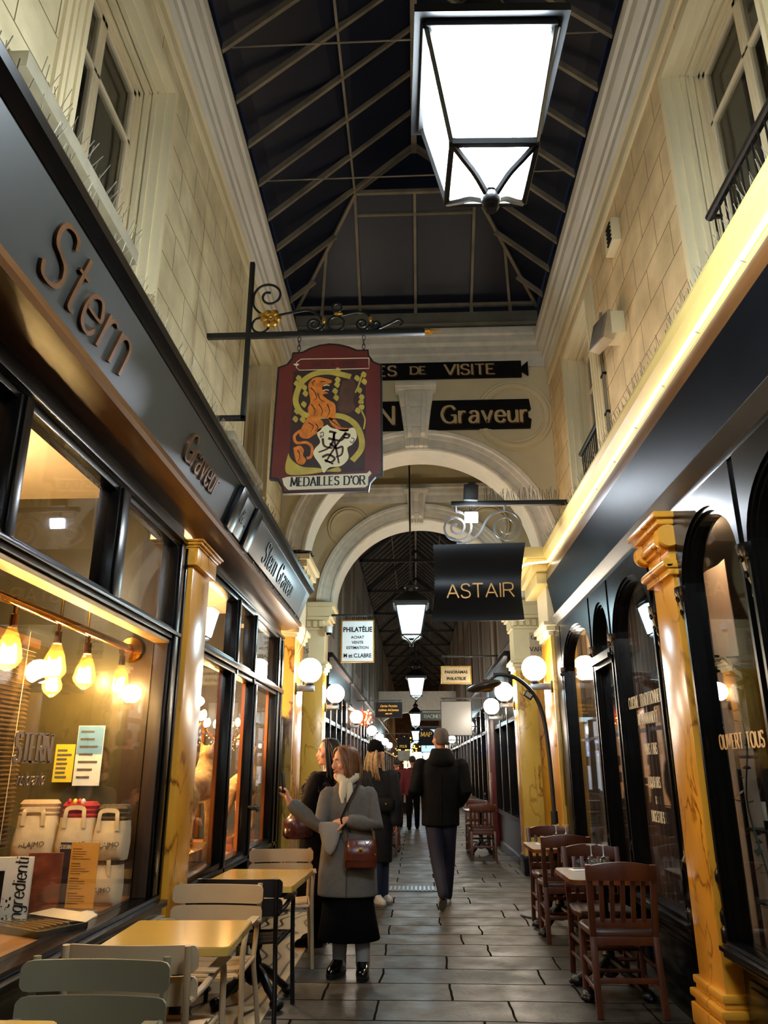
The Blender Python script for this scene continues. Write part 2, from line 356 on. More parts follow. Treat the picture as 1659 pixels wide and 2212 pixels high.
# ================================================================== shared materials
M_black = paint('black_gloss_paint', '#080706', .24, vary=.25, scale=9, spec=.25)
M_blackm = paint('black_iron', '#0e0e0e', .42, vary=.3, scale=20)
M_brown = paint('varnished_brown_wood', '#5a3a1c', .3, vary=.3, scale=3, stretch=(8, .6, 8), spec=.6)
M_dkgreen = paint('dark_green_grey_board', '#222523', .42, vary=.22, scale=2.5, spec=.5)
M_cream = paint('cream_stucco', '#e0cfa4', .65, vary=.06, scale=2, bump=.15, bscale=25)
M_white = paint('old_white_plaster', '#dcd4c2', .6, vary=.1, scale=3, bump=.2, bscale=20, stretch=(3, .5, 3))
M_yel = marble('yellow_marble', '#d4932a', '#6a3207', 1.0)
M_yel2 = marble('pale_yellow_marble', '#dcb04e', '#8a4a10', 1.0, 3.)
M_gold = paint('gilding', '#c9973f', .3, .85, vary=.15, scale=30)
M_brass = paint('polished_brass', '#d69a3c', .18, 1., vary=.08)
M_glass = glass('window_glass')
M_glassd = glass('street_glass', '#e8e8e8', 1.45)
M_roofglass = paint('dark_roof_glass', '#171c2c', .4, vary=.1, scale=.8)
M_bars = paint('grimy_roof_bar', '#8a7c66', .6, vary=.3, scale=4)
M_zinc = paint('dull_zinc', '#77705c', .6, vary=.2, scale=4)
M_steel = paint('brushed_steel', '#8d8d8d', .3, .9)
M_copper = paint('copper_edge', '#c47a50', .25, .9)
# ================================================================== floor
YN, Y1, Y1B, Y2, Y2B, YF = -8.0, 9.25, 9.7, 11.95, 12.5, 62.0      # near end, first arch, its back, second arch, its back, far end
XC = .08
m_floor, n, L, b, nz = coursed('worn_stone_slabs', '#454139', '#201e1a', 'xy', .86, .42, .009, off=.43, vary=.30, rough=.36, bump=.5, loc=(.25, .1, 0), smooth=.55)
rr = ramp(n, [(.35, (.34, .34, .34, 1)), (.7, (.62, .62, .62, 1))]); L.new(nz.outputs[0], rr.inputs[0]); bk_ = n['Brick Texture']; bk_.squash = 1.35; bk_.squash_frequency = 3; bk_.offset_frequency = 2
jm = n.new('ShaderNodeMix'); jm.data_type = 'FLOAT'; L.new(bk_.outputs['Fac'], jm.inputs['Factor']); L.new(rr.outputs[0], jm.inputs['A']); jm.inputs['B'].default_value = .95; L.new(jm.outputs['Result'], b.inputs['Roughness'])
sm_ = n.new('ShaderNodeMix'); sm_.data_type = 'FLOAT'; L.new(bk_.outputs['Fac'], sm_.inputs['Factor']); sm_.inputs['A'].default_value = .32; sm_.inputs['B'].default_value = .0; L.new(sm_.outputs['Result'], b.inputs['Specular IOR Level'])
nf = n.new('ShaderNodeTexNoise'); nf.inputs['Scale'].default_value = 7; nf.inputs['Detail'].default_value = 9; nf.inputs['Roughness'].default_value = .7; L.new(n['Mapping'].outputs[0], nf.inputs['Vector'])
fr_ = ramp(n, [(.32, (.5, .48, .45, 1)), (.62, (1.25, 1.25, 1.22, 1))]); L.new(nf.outputs[0], fr_.inputs[0]); fm = n.new('ShaderNodeMix'); fm.data_type = 'RGBA'; fm.blend_type = 'MULTIPLY'; fm.inputs['Factor'].default_value = 1; src = b.inputs['Base Color'].links[0].from_socket; L.new(src, fm.inputs['A']); L.new(fr_.outputs[0], fm.inputs['B']); L.new(fm.outputs['Result'], b.inputs['Base Color'])
MB().box(-1.75, 1.95, YN, YF, -.12, 0).box(-6, -1.75, Y1B, Y2, -.12, 0).box(1.95, 6, Y1B, Y2, -.12, 0).build('floor', m_floor, keep=True, kind='structure')
MB().box(1.70, 1.95, YN, Y1-.3, 0, .012).build('trim_1', paint('pale_kerb_stone', '#8d8270', .5, vary=.2), keep=True, kind='structure')
# mosaic doorstep strip before the left shop
m, n, L, b = nt('mosaic_tiles')
tc = n.new('ShaderNodeTexCoord'); vo = n.new('ShaderNodeTexVoronoi'); vo.feature = 'DISTANCE_TO_EDGE'; vo.inputs['Scale'].default_value = 55; L.new(tc.outputs['Object'], vo.inputs['Vector'])
wv = n.new('ShaderNodeTexWave'); wv.inputs['Scale'].default_value = 2.1; wv.inputs['Distortion'].default_value = 9; wv.inputs['Detail'].default_value = 0; L.new(tc.outputs['Object'], wv.inputs['Vector'])
r1 = ramp(n, [(.0, hx('#3a2418')), (.07, hx('#3a2418')), (.1, hx('#cdb384')), (.9, hx('#d8c092'))]); L.new(wv.outputs[0], r1.inputs[0])
r2 = ramp(n, [(.0, (.45, .4, .33, 1)), (.06, (1, 1, 1, 1))]); L.new(vo.outputs['Distance'], r2.inputs[0])
mx = n.new('ShaderNodeMix'); mx.data_type = 'RGBA'; mx.blend_type = 'MULTIPLY'; mx.inputs['Factor'].default_value = 1
L.new(r1.outputs[0], mx.inputs['A']); L.new(r2.outputs[0], mx.inputs['B']); L.new(mx.outputs['Result'], b.inputs['Base Color']); b.inputs['Roughness'].default_value = .3
MB().box(-1.62, -.955, 2.6, Y1-.35, 0, .008).build('floor_mosaic', m, keep=True, kind='structure')
# drain grate in the paving
g = thing('drain_grate', 'dark slotted iron drain grate set in the stone paving', 'grate', (-.04, 10.6, 0))
mb = MB().box(-.42, .42, 10.38, 10.80, .001, .006); mb.build('frame', M_blackm, g, world=False)
for o in g.children: o.data.transform(Matrix.Translation((.04-.0, -10.6, 0)))
mb = MB()
for k in range(15): mb.box(-.37+k*.053, -.345+k*.053, -.17, .17, .006, .013)
mb.build('slats', M_steel, g)
# ================================================================== upper walls, windows, cornices
XL, XR = -1.70, 1.86
m_wl = coursed('left_stucco_ashlar', '#e2d3a8', '#7d6a42', 'yz', .62, .302, .005, vary=.03, bump=.5, loc=(.1, .0, 0), smooth=.06)[0]
m_wr = coursed('right_stucco_ashlar', '#e4c897', '#84653a', 'yz', .56, .302, .005, vary=.03, bump=.5, loc=(.2, -.02, 0), smooth=.06)[0]
ZW0, ZW1 = 3.3, 7.35
def upper_wall(name, x0, x1, opens, m):
    mb = MB(); y = YN
    for a, bb, z0, z1 in opens:
        mb.box(x0, x1, y, a, ZW0, ZW1); mb.box(x0, x1, a, bb, ZW0, z0); mb.box(x0, x1, a, bb, z1, ZW1); y = bb
    mb.box(x0, x1, y, 8.85, ZW0, ZW1); mb.box(x0, x1, 8.85, Y1, 3.96, ZW1)
    return mb.build(name, m, keep=True, kind='structure')
OL = [(-.9, .33, 4.33, 6.0), (2.87, 4.10, 4.33, 6.0), (6.72, 7.95, 4.33, 6.0)]
OR = [(-.9, .33, 4.2, 6.08), (2.95, 4.19, 4.2, 6.08), (6.83, 8.07, 4.2, 6.05)]
upper_wall('wall_left', XL-.35, XL, OL, m_wl); upper_wall('wall_right', XR, XR+.35, OR, m_wr)
m_sash = paint('cream_window_paint', '#d9c6a0', .45, vary=.05)
m_blind = paint('dim_room_behind', '#5a5440', .8, vary=.3, scale=1.5)
m_green = paint('green_grey_pane_backing', '#2e332b', .5, vary=.2)
wn = 0
for side, opens in ((-1, OL), (1, OR)):
    for a, bb, z0, z1 in opens[1:] if side < 0 else opens[1:]:
        wn += 1; xw = XL if side < 0 else XR; xs = xw+side*.22
        W = thing('window_%d' % wn, None, None, (xs, (a+bb)/2, z0), kind='structure')
        # moulded surround on the wall face and the inside reveal
        mb = MB(); t = .16
        for k, (d, e0, e) in enumerate(((.16, 0, .02), (.12, .02, .035), (.09, .035, .045), (.04, .045, .06))):
            xa, xb = (xw-side*e0, xw-side*e)
            X0, X1 = min(xa, xb), max(xa, xb)
            mb.box(X0, X1, a-d, a, z0-.0, z1+d); mb.box(X0, X1, bb, bb+d, z0, z1+d); mb.box(X0, X1, a, bb, z1, z1+d)
        X0, X1 = sorted((xw-side*.001, xs)); c_ = .015
        mb.box(X0, X1, a, a+c_, z0, z1-c_); mb.box(X0, X1, bb-c_, bb, z0, z1-c_); mb.box(X0, X1, a, bb, z1-c_, z1)
        for e in (.06, .12): Xa, Xb = sorted((xw+side*e, xw+side*(e+.03))); mb.box(Xa, Xb, bb-.03, bb-c_, z0, z1-c_); mb.box(Xa, Xb, a+c_, a+.03, z0, z1-c_); mb.box(Xa, Xb, a+c_, bb-c_, z1-.03, z1-c_)
        mb.build('surround', M_cream, W, world=True)
        mb = MB(); f = .055; mid = (a+bb)/2; X0, X1 = xs-.03, xs+.03
        mb.box(X0, X1, a, a+f, z0, z1); mb.box(X0, X1, bb-f, bb, z0, z1); mb.box(X0, X1, a, bb, z1-f, z1); mb.box(X0, X1, a, bb, z0, z0+f)
        mb.build('window_frame', m_sash, W, world=True, bevel=.006)
        zt = z1-.52
        for (p, q) in ((a+f, mid), (mid, bb-f)):
            sm = MB(); g_ = .045; Y0, Y1_ = xs-.022, xs+.022
            sm.box(Y0, Y1_, p, p+g_, z0+f, z1-f); sm.box(Y0, Y1_, q-g_, q, z0+f, z1-f); sm.box(Y0, Y1_, p, q, z1-f-g_, z1-f); sm.box(Y0, Y1_, p, q, z0+f, z0+f+g_); sm.box(Y0, Y1_, p, q, zt, zt+.03)
            so = sm.build('sash', m_sash, W, world=True, bevel=.004, seg=1)
            MB().box(xs-.003, xs+.003, p+g_, q-g_, z0+f+g_, z1-f-g_).build('pane', M_glassd, so, world=True)
        MB().box(xs+side*.09-.01, xs+side*.09+.01, a, bb, z0, z1).build('curtain', m_green if side < 0 else m_blind, W, world=True)
        xa, xb = xw-side*.10, xs
        MB().box(min(xa, xb), max(xa, xb), a-.5, bb-.38 if side < 0 else bb+.08, z0-.07, z0+.02).build('sill', paint('grey_stone_sill', '#a39a82', .7, vary=.15), W, world=True, bevel=.01)
def mould(name, side, xw, prof, y0, y1, m, kind='structure', keep=True):
    """profile of (projection from xw towards the middle, z) run along the passage"""
    return MB().prism([(xw-side*p, z) for p, z in prof], 'y', y0, y1).build(name, m, keep=keep, kind=kind, ang=20)
CP = [(0, 6.58), (.03, 6.58), (.05, 6.62), (.05, 6.70), (.075, 6.72), (.075, 6.80), (.095, 6.82), (.13, 6.86), (.14, 6.90), (.14, 6.95), (.165, 6.97), (.175, 7.02), (.175, 7.06), (.0, 7.10)]
mould('trim_2', -1, XL, CP, YN, Y1+.02, M_white); mould('trim_3', 1, XR, CP, YN, Y1+.02, M_white)
BP = [(0, 6.34), (.02, 6.34), (.03, 6.37), (.02, 6.40), (.012, 6.42), (.012, 6.52), (.03, 6.55), (0, 6.58)]
mould('trim_4', -1, XL, BP, YN, Y1, M_cream); mould('trim_5', 1, XR, BP, YN, Y1, M_cream)
# ================================================================== glazed roof
ZE, ZR, HW = 7.42, 8.95, 1.70          # eave, ridge, half width
kz = (ZR-ZE)/HW
def roof(name, y0, y1, hip, ns):
    mb = MB(); t = .02; ZC = 7.62 if hip else ZE
    ym = y1-(1.55 if hip else 0); zm = 8.28; xm = HW-(zm-ZE)/kz
    for s_ in (-1, 1):
        xe = XC+s_*HW
        # the slope down to the eave, cut back along the hip
        v = [(xe, y0, ZE), (xe, y1, ZC), (XC+s_*xm, ym, zm), (XC, ym, ZR), (XC, y0, ZR)]
        v2 = [(p[0], p[1], p[2]+t) for p in v]
        mb.add(v+v2, [(0,1,2,3,4), (9,8,7,6,5)])
    if hip:
        mb.add([(XC-HW, y1, ZC), (XC+HW, y1, ZC), (XC+xm, ym, zm), (XC-xm, ym, zm), (XC, ym, ZR), (XC-HW, y1, ZE), (XC+HW, y1, ZE)], [(0,1,2,3), (2,4,3), (5,6,1,0)])
    mb.box(XC-HW-.25, XC-HW+.02, y0, y1, ZE-.15, ZE+.03); mb.box(XC+HW-.02, XC+HW+.25, y0, y1, ZE-.15, ZE+.03)
    o = mb.build(name, M_roofglass, keep=True, kind='structure', ang=0)
    bb = MB(); y = y1-.54 if hip else y1-.3
    while y > y0:
        xt = 0 if y < ym else xm*(1-0)   # rafters past the hip stop on it
        for s_ in (-1, 1):
            if y <= ym: e = (XC+s_*.02, y, ZR-.03)
            else:
                f = (y1-y)/(y1-ym); xx = HW-(HW-xm)*f; e = (XC+s_*xx, y, ZE+(HW-xx)*kz-.03)
            bb.bar((XC+s_*HW, y, ZE-.03), e, .035, .06)
        y -= .54
    for s_ in (-1, 1): bb.bar((XC+s_*xm, y0, zm-.03), (XC+s_*xm, ym, zm-.03), .025, .04)
    bb.bar((XC, y0, ZR-.05), (XC, ym, ZR-.05), .07, .1)
    if hip:
        for s_ in (-1, 1):
            bb.bar((XC+s_*HW, y1, ZC-.03), (XC+s_*xm, ym, zm-.03), .04, .06); bb.bar((XC+s_*xm, ym, zm-.03), (XC, ym, ZR-.03), .035, .05)
            bb.bar((XC+s_*.78, y1-.02, ZC-.03), (XC+s_*xm, ym, zm-.03), .035, .05); bb.bar((XC+s_*1.32, y1-.02, ZC-.03), (XC+s_*(xm+(HW-xm)*.45), y1-(y1-ym)*.55, ZC-.03+(zm-ZC)*.55), .035, .05)
            for xx in (.78, 1.32): bb.bar((XC+s_*xx, y1-.03, ZE-.05), (XC+s_*xx, y1-.03, ZC), .045, .05)
        bb.bar((XC, y1-.02, ZE-.05), (XC, y1-.02, ZC), .045, .05); bb.bar((XC, y1-.02, ZC-.03), (XC, ym, zm-.02), .035, .05)
        f = .28; bb.bar((XC-xm-.02, ym+f, zm-.09-.03), (XC+xm+.02, ym+f, zm-.09-.03), .035, .04)
        bb.bar((XC-xm, ym, zm-.02), (XC+xm, ym, zm-.02), .04, .05); bb.bar((XC-HW, y1-.02, ZC), (XC+HW, y1-.02, ZC), .05, .06)
    bb.build('glazing_bars', M_bars, o, ang=0)
    return o
roof('ceiling', YN, Y1, True, 0)
tie = MB()
for y in (5.1, 6.75, 3.4): tie.tube([(XC-HW, y, 7.62), (XC+HW, y, 7.64)], .008, 6)
tie.build('trim_6', M_bars, keep=True, kind='structure')
# crossing: flat glazing above, dark galleries left and right
MB().box(-2.4, 2.5, Y1B, Y2, 6.9, 6.95).build('ceiling.001', M_roofglass, keep=True, kind='structure')
mb = MB()
for k in range(9): mb.box(-1.6+k*.42, -1.57+k*.42, Y1B, Y2, 6.86, 6.9)
mb.box(-2.4, 2.5, Y2-.3, Y2-.26, 6.78, 6.86); mb.build('trim_7', M_bars, keep=True, kind='structure')
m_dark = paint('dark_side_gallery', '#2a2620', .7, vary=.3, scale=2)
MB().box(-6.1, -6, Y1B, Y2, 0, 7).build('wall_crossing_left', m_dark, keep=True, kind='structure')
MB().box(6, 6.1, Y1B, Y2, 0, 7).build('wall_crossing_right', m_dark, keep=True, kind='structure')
# ================================================================== the two arches across the passage
def arc(prof, c, a0=0., a1=PI, n=48):
    """profile (radius, y) swung through an arc in the xz plane"""
    mb = MB(); m = len(prof)
    for i in range(n+1):
        a = a0+(a1-a0)*i/n
        for r, y in prof: mb.v.append((c[0]+r*math.cos(a), y, c[1]+r*math.sin(a)))
    for i in range(n):
        for k in range(m):
            l = (k+1) % m; mb.f.append((i*m+k, i*m+l, (i+1)*m+l, (i+1)*m+k))
    mb.f.append(tuple(range(m))); mb.f.append(tuple(n*m+k for k in range(m-1, -1, -1)))
    return mb
def torus(c, R, prof, y):
    return arc([(R+a, y-d) for a, d in prof], c, 0, 2*PI, 56)
def arch_wall(tagn, y, yb, zs, r, xl, xr, ztop, side_to):
    c = (XC+.02, zs); n = 48
    pts = [(xl, zs), (xl, ztop), (xr, ztop), (xr, zs)]+[(c[0]+r*math.cos(PI*i/n), zs+r*math.sin(PI*i/n)) for i in range(n+1)]
    # one side at a time keeps the outline simple
    mb = MB()
    for s_ in (-1, 1):
        h = [(c[0]+s_*r*math.cos(PI/2*i/24), zs+r*math.sin(PI/2*i/24)) for i in range(25)]
        xo = xr if s_ > 0 else xl
        v = h+[(c[0], ztop), (xo, ztop), (xo, zs)]
        o = len(mb.v); m_ = len(v); mb.v += [(p[0], y, p[1]) for p in v]+[(p[0], yb, p[1]) for p in v]
        mb.f += [tuple(o+i for i in range(m_)), tuple(o+m_+i for i in range(m_-1, -1, -1))]+[(o+i, o+m_+i, o+m_+(i+1) % m_, o+(i+1) % m_) for i in range(m_)]
    wall = mb.build('wall_'+tagn, M_cream, keep=True, kind='structure', ang=0)
    arc([(r-.004, y-.05), (r+.03, y-.05), (r+.04, y-.035), (r+.14, y-.035), (r+.15, y-.055), (r+.20, y-.06), (r+.215, y-.08), (r+.26, y-.085), (r+.275, y-.06), (r+.29, y+.01), (r-.004, y+.01)], c).build('archivolt', M_white, wall, ang=25)
    arc([(r-.012, y-.03), (r+.004, y-.03), (r+.004, yb+.01), (r-.012, yb+.01)], c).build('soffit', paint('pale_soffit', '#e2dac6', .6, vary=.05), wall, ang=25)
    return wall, c
ZS = 3.93
aw, ac = arch_wall('first_arch', Y1, Y1B, ZS, 1.49, -2.05, 2.2, 7.30, 1)
EP = [(0, 6.62), (.03, 6.62), (.05, 6.70), (.05, 6.80), (.08, 6.82), (.08, 6.92), (.12, 6.96), (.13, 7.05), (.16, 7.07), (.17, 7.12), (.17, 7.16), (0, 7.2)]
MB().prism([(Y1-p, z) for p, z in EP], 'x', XL-.02, XR+.02).build('cornice', M_white, aw, ang=20)
MB().box(XL, XR, Y1-.09, Y1+.02, 7.16, 7.46).build('parapet', M_zinc, aw)
MB().tube([(XL, Y1-.13, 7.24), (XR, Y1-.13, 7.24)], .035, 10).build('gutter_pipe', M_zinc, aw)
mb = MB()
for k in range(110):
    x = -1.6+k*.0305+random.uniform(-.006, .006); mb.tube([(x, Y1-.12, 7.16), (x+random.uniform(-.02, .02), Y1-.12, 7.30+random.uniform(-.02, .04))], .0022, 3)
o = mb.build('pigeon_spikes', M_zinc, aw, ang=0); o['kind'] = 'stuff'
for sx in (-1.21, 1.37):
    torus((sx, 5.90), .42, [(-.05, 0), (-.04, .03), (-.02, .02), (.0, .045), (.03, .05), (.05, .03), (.08, .035), (.1, 0)], Y1).build('roundel', M_cream, aw, ang=25)
# keystone
def keystone(par, y, x, z0, z1, k=1.):
    mb = MB(); h = z1-z0
    ks = [(.15, z0+.13*h), (.165, z0+.3*h), (.20, z0+.62*h), (.235, z0+.88*h)]
    for i in range(len(ks)-1):
        (w0, a), (w1, b_) = ks[i], ks[i+1]; w0 *= k; w1 *= k; d0 = .12+.03*i; d1 = .15+.03*i
        mb.add([(x-w0, y-d0, a), (x+w0, y-d0, a), (x+w0, y+.02, a), (x-w0, y+.02, a), (x-w1, y-d1, b_), (x+w1, y-d1, b_), (x+w1, y+.02, b_), (x-w1, y+.02, b_)], [(0,3,2,1),(4,5,6,7),(0,1,5,4),(1,2,6,5),(2,3,7,6),(3,0,4,7)])
    for dx in (-.085, .085): mb.prism([(x+(dx-.03)*k, z0+.15*h), (x+(dx+.03)*k, z0+.15*h), (x+(dx*1.4+.035)*k, z0+.86*h), (x+(dx*1.4-.035)*k, z0+.86*h)], 'y', y-.235, y-.1)
    mb.box(x-.25*k, x+.25*k, y-.25, y+.02, z0+.88*h, z0+.92*h); mb.box(x-.275*k, x+.275*k, y-.28, y+.02, z0+.92*h, z1)
    for i in range(5): mb.box(x+(-.15+.06*i)*k, x+(-.09+.06*i)*k, y-.10-.02*(i % 2), y+.02, z0, z0+.14*h)
    return mb.build('keystone', M_white, par, bevel=.012, seg=2)
keystone(aw, Y1, .06, 5.44, 6.30)
aw2, ac2 = arch_wall('second_arch', Y2, Y2B, ZS, 1.40, -3.4, 3.5, 6.9, 1)
EP2 = [(0, 5.62), (.03, 5.62), (.05, 5.68), (.05, 5.74), (.09, 5.78), (.1, 5.84), (.13, 5.86), (.13, 5.92), (0, 5.95)]
MB().prism([(Y2-p, z) for p, z in EP2], 'x', -3.4, 3.5).build('cornice', M_white, aw2, ang=20)
for sx in (-1.06, 1.24):
    torus((sx, 5.22), .29, [(-.04, 0), (-.03, .02), (0, .035), (.03, .02), (.05, .03), (.07, 0)], Y2).build('roundel', M_cream, aw2, ang=25)
keystone(aw2, Y2, .06, 5.25, 5.80, .72)
# ================================================================== piers: yellow marble below, cream entablature above
def pier(name, label, x0, x1, y0, y1, side, zc=2.93, group=None, dent=True):
    """side: direction of the passage as seen from the pier (+1 = pier stands on the left)"""
    t = thing(name, label, 'pier', ((x0+x1)/2, (y0+y1)/2, 0), group=group)
    e = .03
    MB().box(x0-e, x1+e, y0-e, y1+e, 0, .26).build('plinth', M_black, t, world=True, bevel=.008)
    MB().box(x0, x1, y0, y1, .26, zc).build('shaft', M_yel, t, world=True, bevel=.006)
    # raised panels split the shaft the way the marble slabs do
    mb = MB()
    xi = x1 if side > 0 else x0; xo = xi-side*.30
    mb.box(min(xi-side*.0, xo), max(xi, xo), y0-.03, y0+.01, .26, zc)
    mb.build('pilaster_strip', M_yel2, t, world=True, bevel=.005)
    mb = MB()
    for z0, z1, p in ((zc, zc+.05, .02), (zc+.05, zc+.11, .045), (zc+.11, zc+.16, .075), (zc+.16, zc+.64, .012), (zc+.64, zc+.68, .04), (zc+.80, zc+.85, .085), (zc+.85, ZS-.07, .12), (ZS-.07, ZS, .16)):
        mb.box(x0-p, x1+p, y0-p, y1+p, z0, z1)
    mb.box(x0-.01, x1+.01, y0-.01, y1+.01, zc+.68, zc+.80)
    if dent:
        k = x0
        while k < x1-.03: mb.box(k, k+.06, y0-.05, y0, zc+.69, zc+.79); k += .10
        k = y0
        while k < y1-.03: mb.box(x1 if side > 0 else x0-.05, x1+.05 if side > 0 else x0, k, k+.06, zc+.69, zc+.79); k += .10
    mb.build('capital', M_cream, t, world=True, bevel=.005, seg=1)
    return t
p1l = pier('marble_pier', 'yellow marble pier at the far end of the left shop, behind the dark haired woman', -2.0, -1.42, Y1-.2, Y1B+.02, 1, 2.93)
p1r = pier('marble_pier', 'orange marble pier behind the curved black heater lamp on the right', 1.60, 2.15, Y1-.2, Y1B+.02, -1, 2.93)
p2l = pier('marble_pier', 'second yellow marble pier on the left, under the dome security camera', -3.2, -1.42, Y2-.06, Y2B-.17, 1, 2.86)
p2r = pier('marble_pier', 'pale yellow marble pier on the right with the carved gallery plaque', 1.54, 3.3, Y2-.06, Y2B-.17, -1, 2.86)
# carved street-name plaques on the far piers
for side, x, lines in ((-1, -1.86, ('GALERIE', 'DES', 'VARIÉTÉS')), (1, 1.98, ('GALERIE', 'DES', 'VARIÉTÉS'))):
    t = thing('carved_plaque', 'carved stone gallery plaque on the %s pier, lettered in dark capitals' % ('left' if side < 0 else 'right'), 'plaque', (x, Y2-.08, 3.08))
    MB().box(x-.20, x+.20, Y2-.085, Y2-.06, 3.08, 3.44).build('slab', paint('stone_plaque', '#b5a184', .6, vary=.08), t, world=True, bevel=.004)
    for i, s_ in enumerate(lines):
        l, W = write(s_, .062 if i != 1 else .03, .011, .006, .02, depth=.004); lay(l, (x, Y2-.087, (3.335, 3.26, 3.15)[i]), (1,0,0), (0,0,1)).build('lettering', M_blackm, t, world=True, ang=0)
# ================================================================== the passage beyond
m_board = paint('weathered_board_wall', '#8f7e66', .7, vary=.35, scale=1.2, stretch=(1, 6, .4))
m_plas = paint('flaking_white_wall', '#a39b8c', .7, vary=.3, scale=1.6, stretch=(1, 1.5, .5))
MB().box(-2.0, -1.62, Y2B, YF, 3.29, 7.35).build('wall_far_left', m_plas, keep=True, kind='structure')
MB().box(1.78, 2.15, Y2B, YF, 3.29, 7.35).build('wall_far_right', m_board, keep=True, kind='structure')
mb = MB(); mb2 = MB()
random.seed(3)
for k in range(11):
    y = Y2B+1.2+k*3.6
    mb.box(-1.62, -1.60, y, y+1.5, 3.9, 6.1); mb2.box(1.76, 1.78, y+.6, y+2.3, 3.7, 6.0)
    mb.tube([(-1.6, y+2.4, 3.3), (-1.6, y+2.4, 7.2)], .04, 6); mb2.tube([(1.76, y+2.9, 3.3), (1.76, y+2.9, 7.2)], .05, 6)
mb.build('trim_8', paint('grey_shutter', '#7c7466', .6, vary=.2, stretch=(1, 1, 6)), keep=True, kind='structure'); mb2.build('trim_9', paint('brown_plank', '#6d5640', .65, vary=.35, scale=2, stretch=(1, 5, .5)), keep=True, kind='structure')
roof('ceiling.002', Y2B, YF, False, 0)
mb = MB()
for k in range(12):
    y = Y2B+1.2+k*4.1; mb.bar((XC-1.7, y, 7.3), (XC+1.7, y, 7.3), .05, .1)
    mb.bar((XC-1.7, y, 7.3), (XC, y, 8.75), .05, .1); mb.bar((XC+1.7, y, 7.3), (XC, y, 8.75), .05, .1)
mb.build('trim_10', paint('dark_truss', '#33302c', .6), keep=True, kind='structure')
# ================================================================== left shop: pilaster, two glazed bays, tilted fascia
GXL = -1.57                       # glass line of the left shop
M_display = paint('waxed_oak_shelf', '#8a5a2c', .4, vary=.25, scale=2, stretch=(1, 6, 1))
def pilaster(name, label, xf, depth, y0, y1, side, z1, m, cap, base=True):
    """flat marble pilaster on the shop line; xf = its face, side +1 on the left of the passage"""
    t = thing(name, label, 'pilaster', (xf-side*depth/2, (y0+y1)/2, 0))
    X = lambda p: tuple(sorted((xf-side*depth, xf+side*p)))
    a, b_ = X(0)
    MB().box(a, b_, y0, y1, .3, z1-.16).build('shaft', m, t, world=True, bevel=.008)
    mb = MB()
    for z0, zz, p in cap:
        a, b_ = X(p); mb.box(a, b_, y0-p, y1+p, z1+z0, z1+zz)
    mb.build('capital', m, t, world=True, bevel=.008)
    mb = MB()
    for z0, zz, p in ((.06, .17, .05), (.17, .20, .03), (.20, .24, .05), (.24, .27, .02), (.27, .31, .03)):
        a, b_ = X(p); mb.box(a, b_, y0-p, y1+p, z0, zz)
    mb.build('base', m, t, world=True, bevel=.012)
    a, b_ = X(.055); MB().box(a, b_, y0-.055, y1+.055, 0, .06).build('plinth', M_black, t, world=True)
    return t
CAPL = ((-.17, -.05, .035), (-.05, -.035, .045), (-.035, -.015, .06), (-.015, .0, .075))
pilaster('marble_pilaster', 'yellow veined marble pilaster between the two left shop windows', -1.47, .16, 4.87, 5.29, 1, 2.90, M_yel, CAPL)
CAPR = ((-.34, -.30, .035), (-.30, -.27, .05), (-.27, -.25, .03), (-.25, -.16, .015), (-.16, -.13, .04), (-.13, -.10, .065), (-.10, -.03, .05), (-.03, .01, .085), (.01, .05, .11))
pr = pilaster('marble_pilaster', 'orange marble pilaster with a scrolled capital in front of the restaurant window', 1.62, .14, 4.70, 5.10, -1, 2.93, marble('orange_marble', '#dc9a2e', '#7a3a08', 1., 7.), CAPR)
mb = MB()
for s_ in (-1, 1): mb.lathe([(.07, -.05), (.075, -.03), (.045, 0), (.075, .03), (.07, .05)], (1.60, 4.90+s_*.23, 2.83), 16, 'y')
mb.lathe([(.03, -.25), (.035, -.2), (.035, .2), (.03, .25)], (1.585, 4.90, 2.66), 12, 'y')
mb.build('scroll', MATS['orange_marble'], pr, world=True)
# ---- bay one: big display window with three lights above
def bay_frame(par, posts, z0, zt, z1, xg, side, w=.075, tr=.05, m=M_black):
    """posts: list of (ya, yb) uprights; zt transom height"""
    mb = MB(); d = .055
    for ya, yb, za, zb in posts:
        mb.box(xg-d, xg+d, ya, yb, za, zb); mb.box(xg+side*d, xg+side*(d+.015), ya+.02, yb-.02, za, zb) if side > 0 else mb.box(xg-d-.015, xg-d, ya+.02, yb-.02, za, zb)
    mb.build('mullion', m, par, world=True, bevel=.006)
t = thing('shop_window', 'large gilt edged display window full of canvas bags and warm bulbs on the left', 'shop window', (GXL, 3.0, 0))
bay_frame(t, [(2.60, 2.70, 2.27, 2.84), (3.64, 3.78, 2.27, 2.84), (4.68, 4.80, .72, 2.84), (4.80, 4.88, .3, 2.84), (1.5, 1.6, 2.27, 2.84)], 0, 0, 0, GXL, 1)
mb = MB().box(GXL-.06, GXL+.06, YN, 4.80, 2.215, 2.285); mb.box(GXL-.03, GXL+.08, YN, 4.80, 2.24, 2.265); mb.build('transom_bar', M_black, t, world=True, bevel=.006)
mb = MB().box(GXL-.04, GXL+.045, YN, 4.68, 2.185, 2.21); mb.build('gilt_edge', paint('antique_gilt', '#a07c48', .5, .5, vary=.2, scale=8), t, world=True, bevel=.004); MB().box(GXL-.04, GXL+.04, 4.66, 4.68, .76, 2.185).build('side_bead', MATS.get('reveal_brown_wood') or paint('reveal_brown_wood', '#33241a', .4, vary=.25, stretch=(6, 6, .6)), t, world=True, bevel=.004)
mb = MB()
for z0, z1, p in ((2.82, 2.86, .04), (2.86, 2.89, .07), (2.89, 2.92, .03), (2.92, 3.10, .02)): mb.box(GXL-.05, GXL+p, YN, 4.87, z0, z1)
mb.build('head_moulding', M_black, t, world=True, bevel=.005)
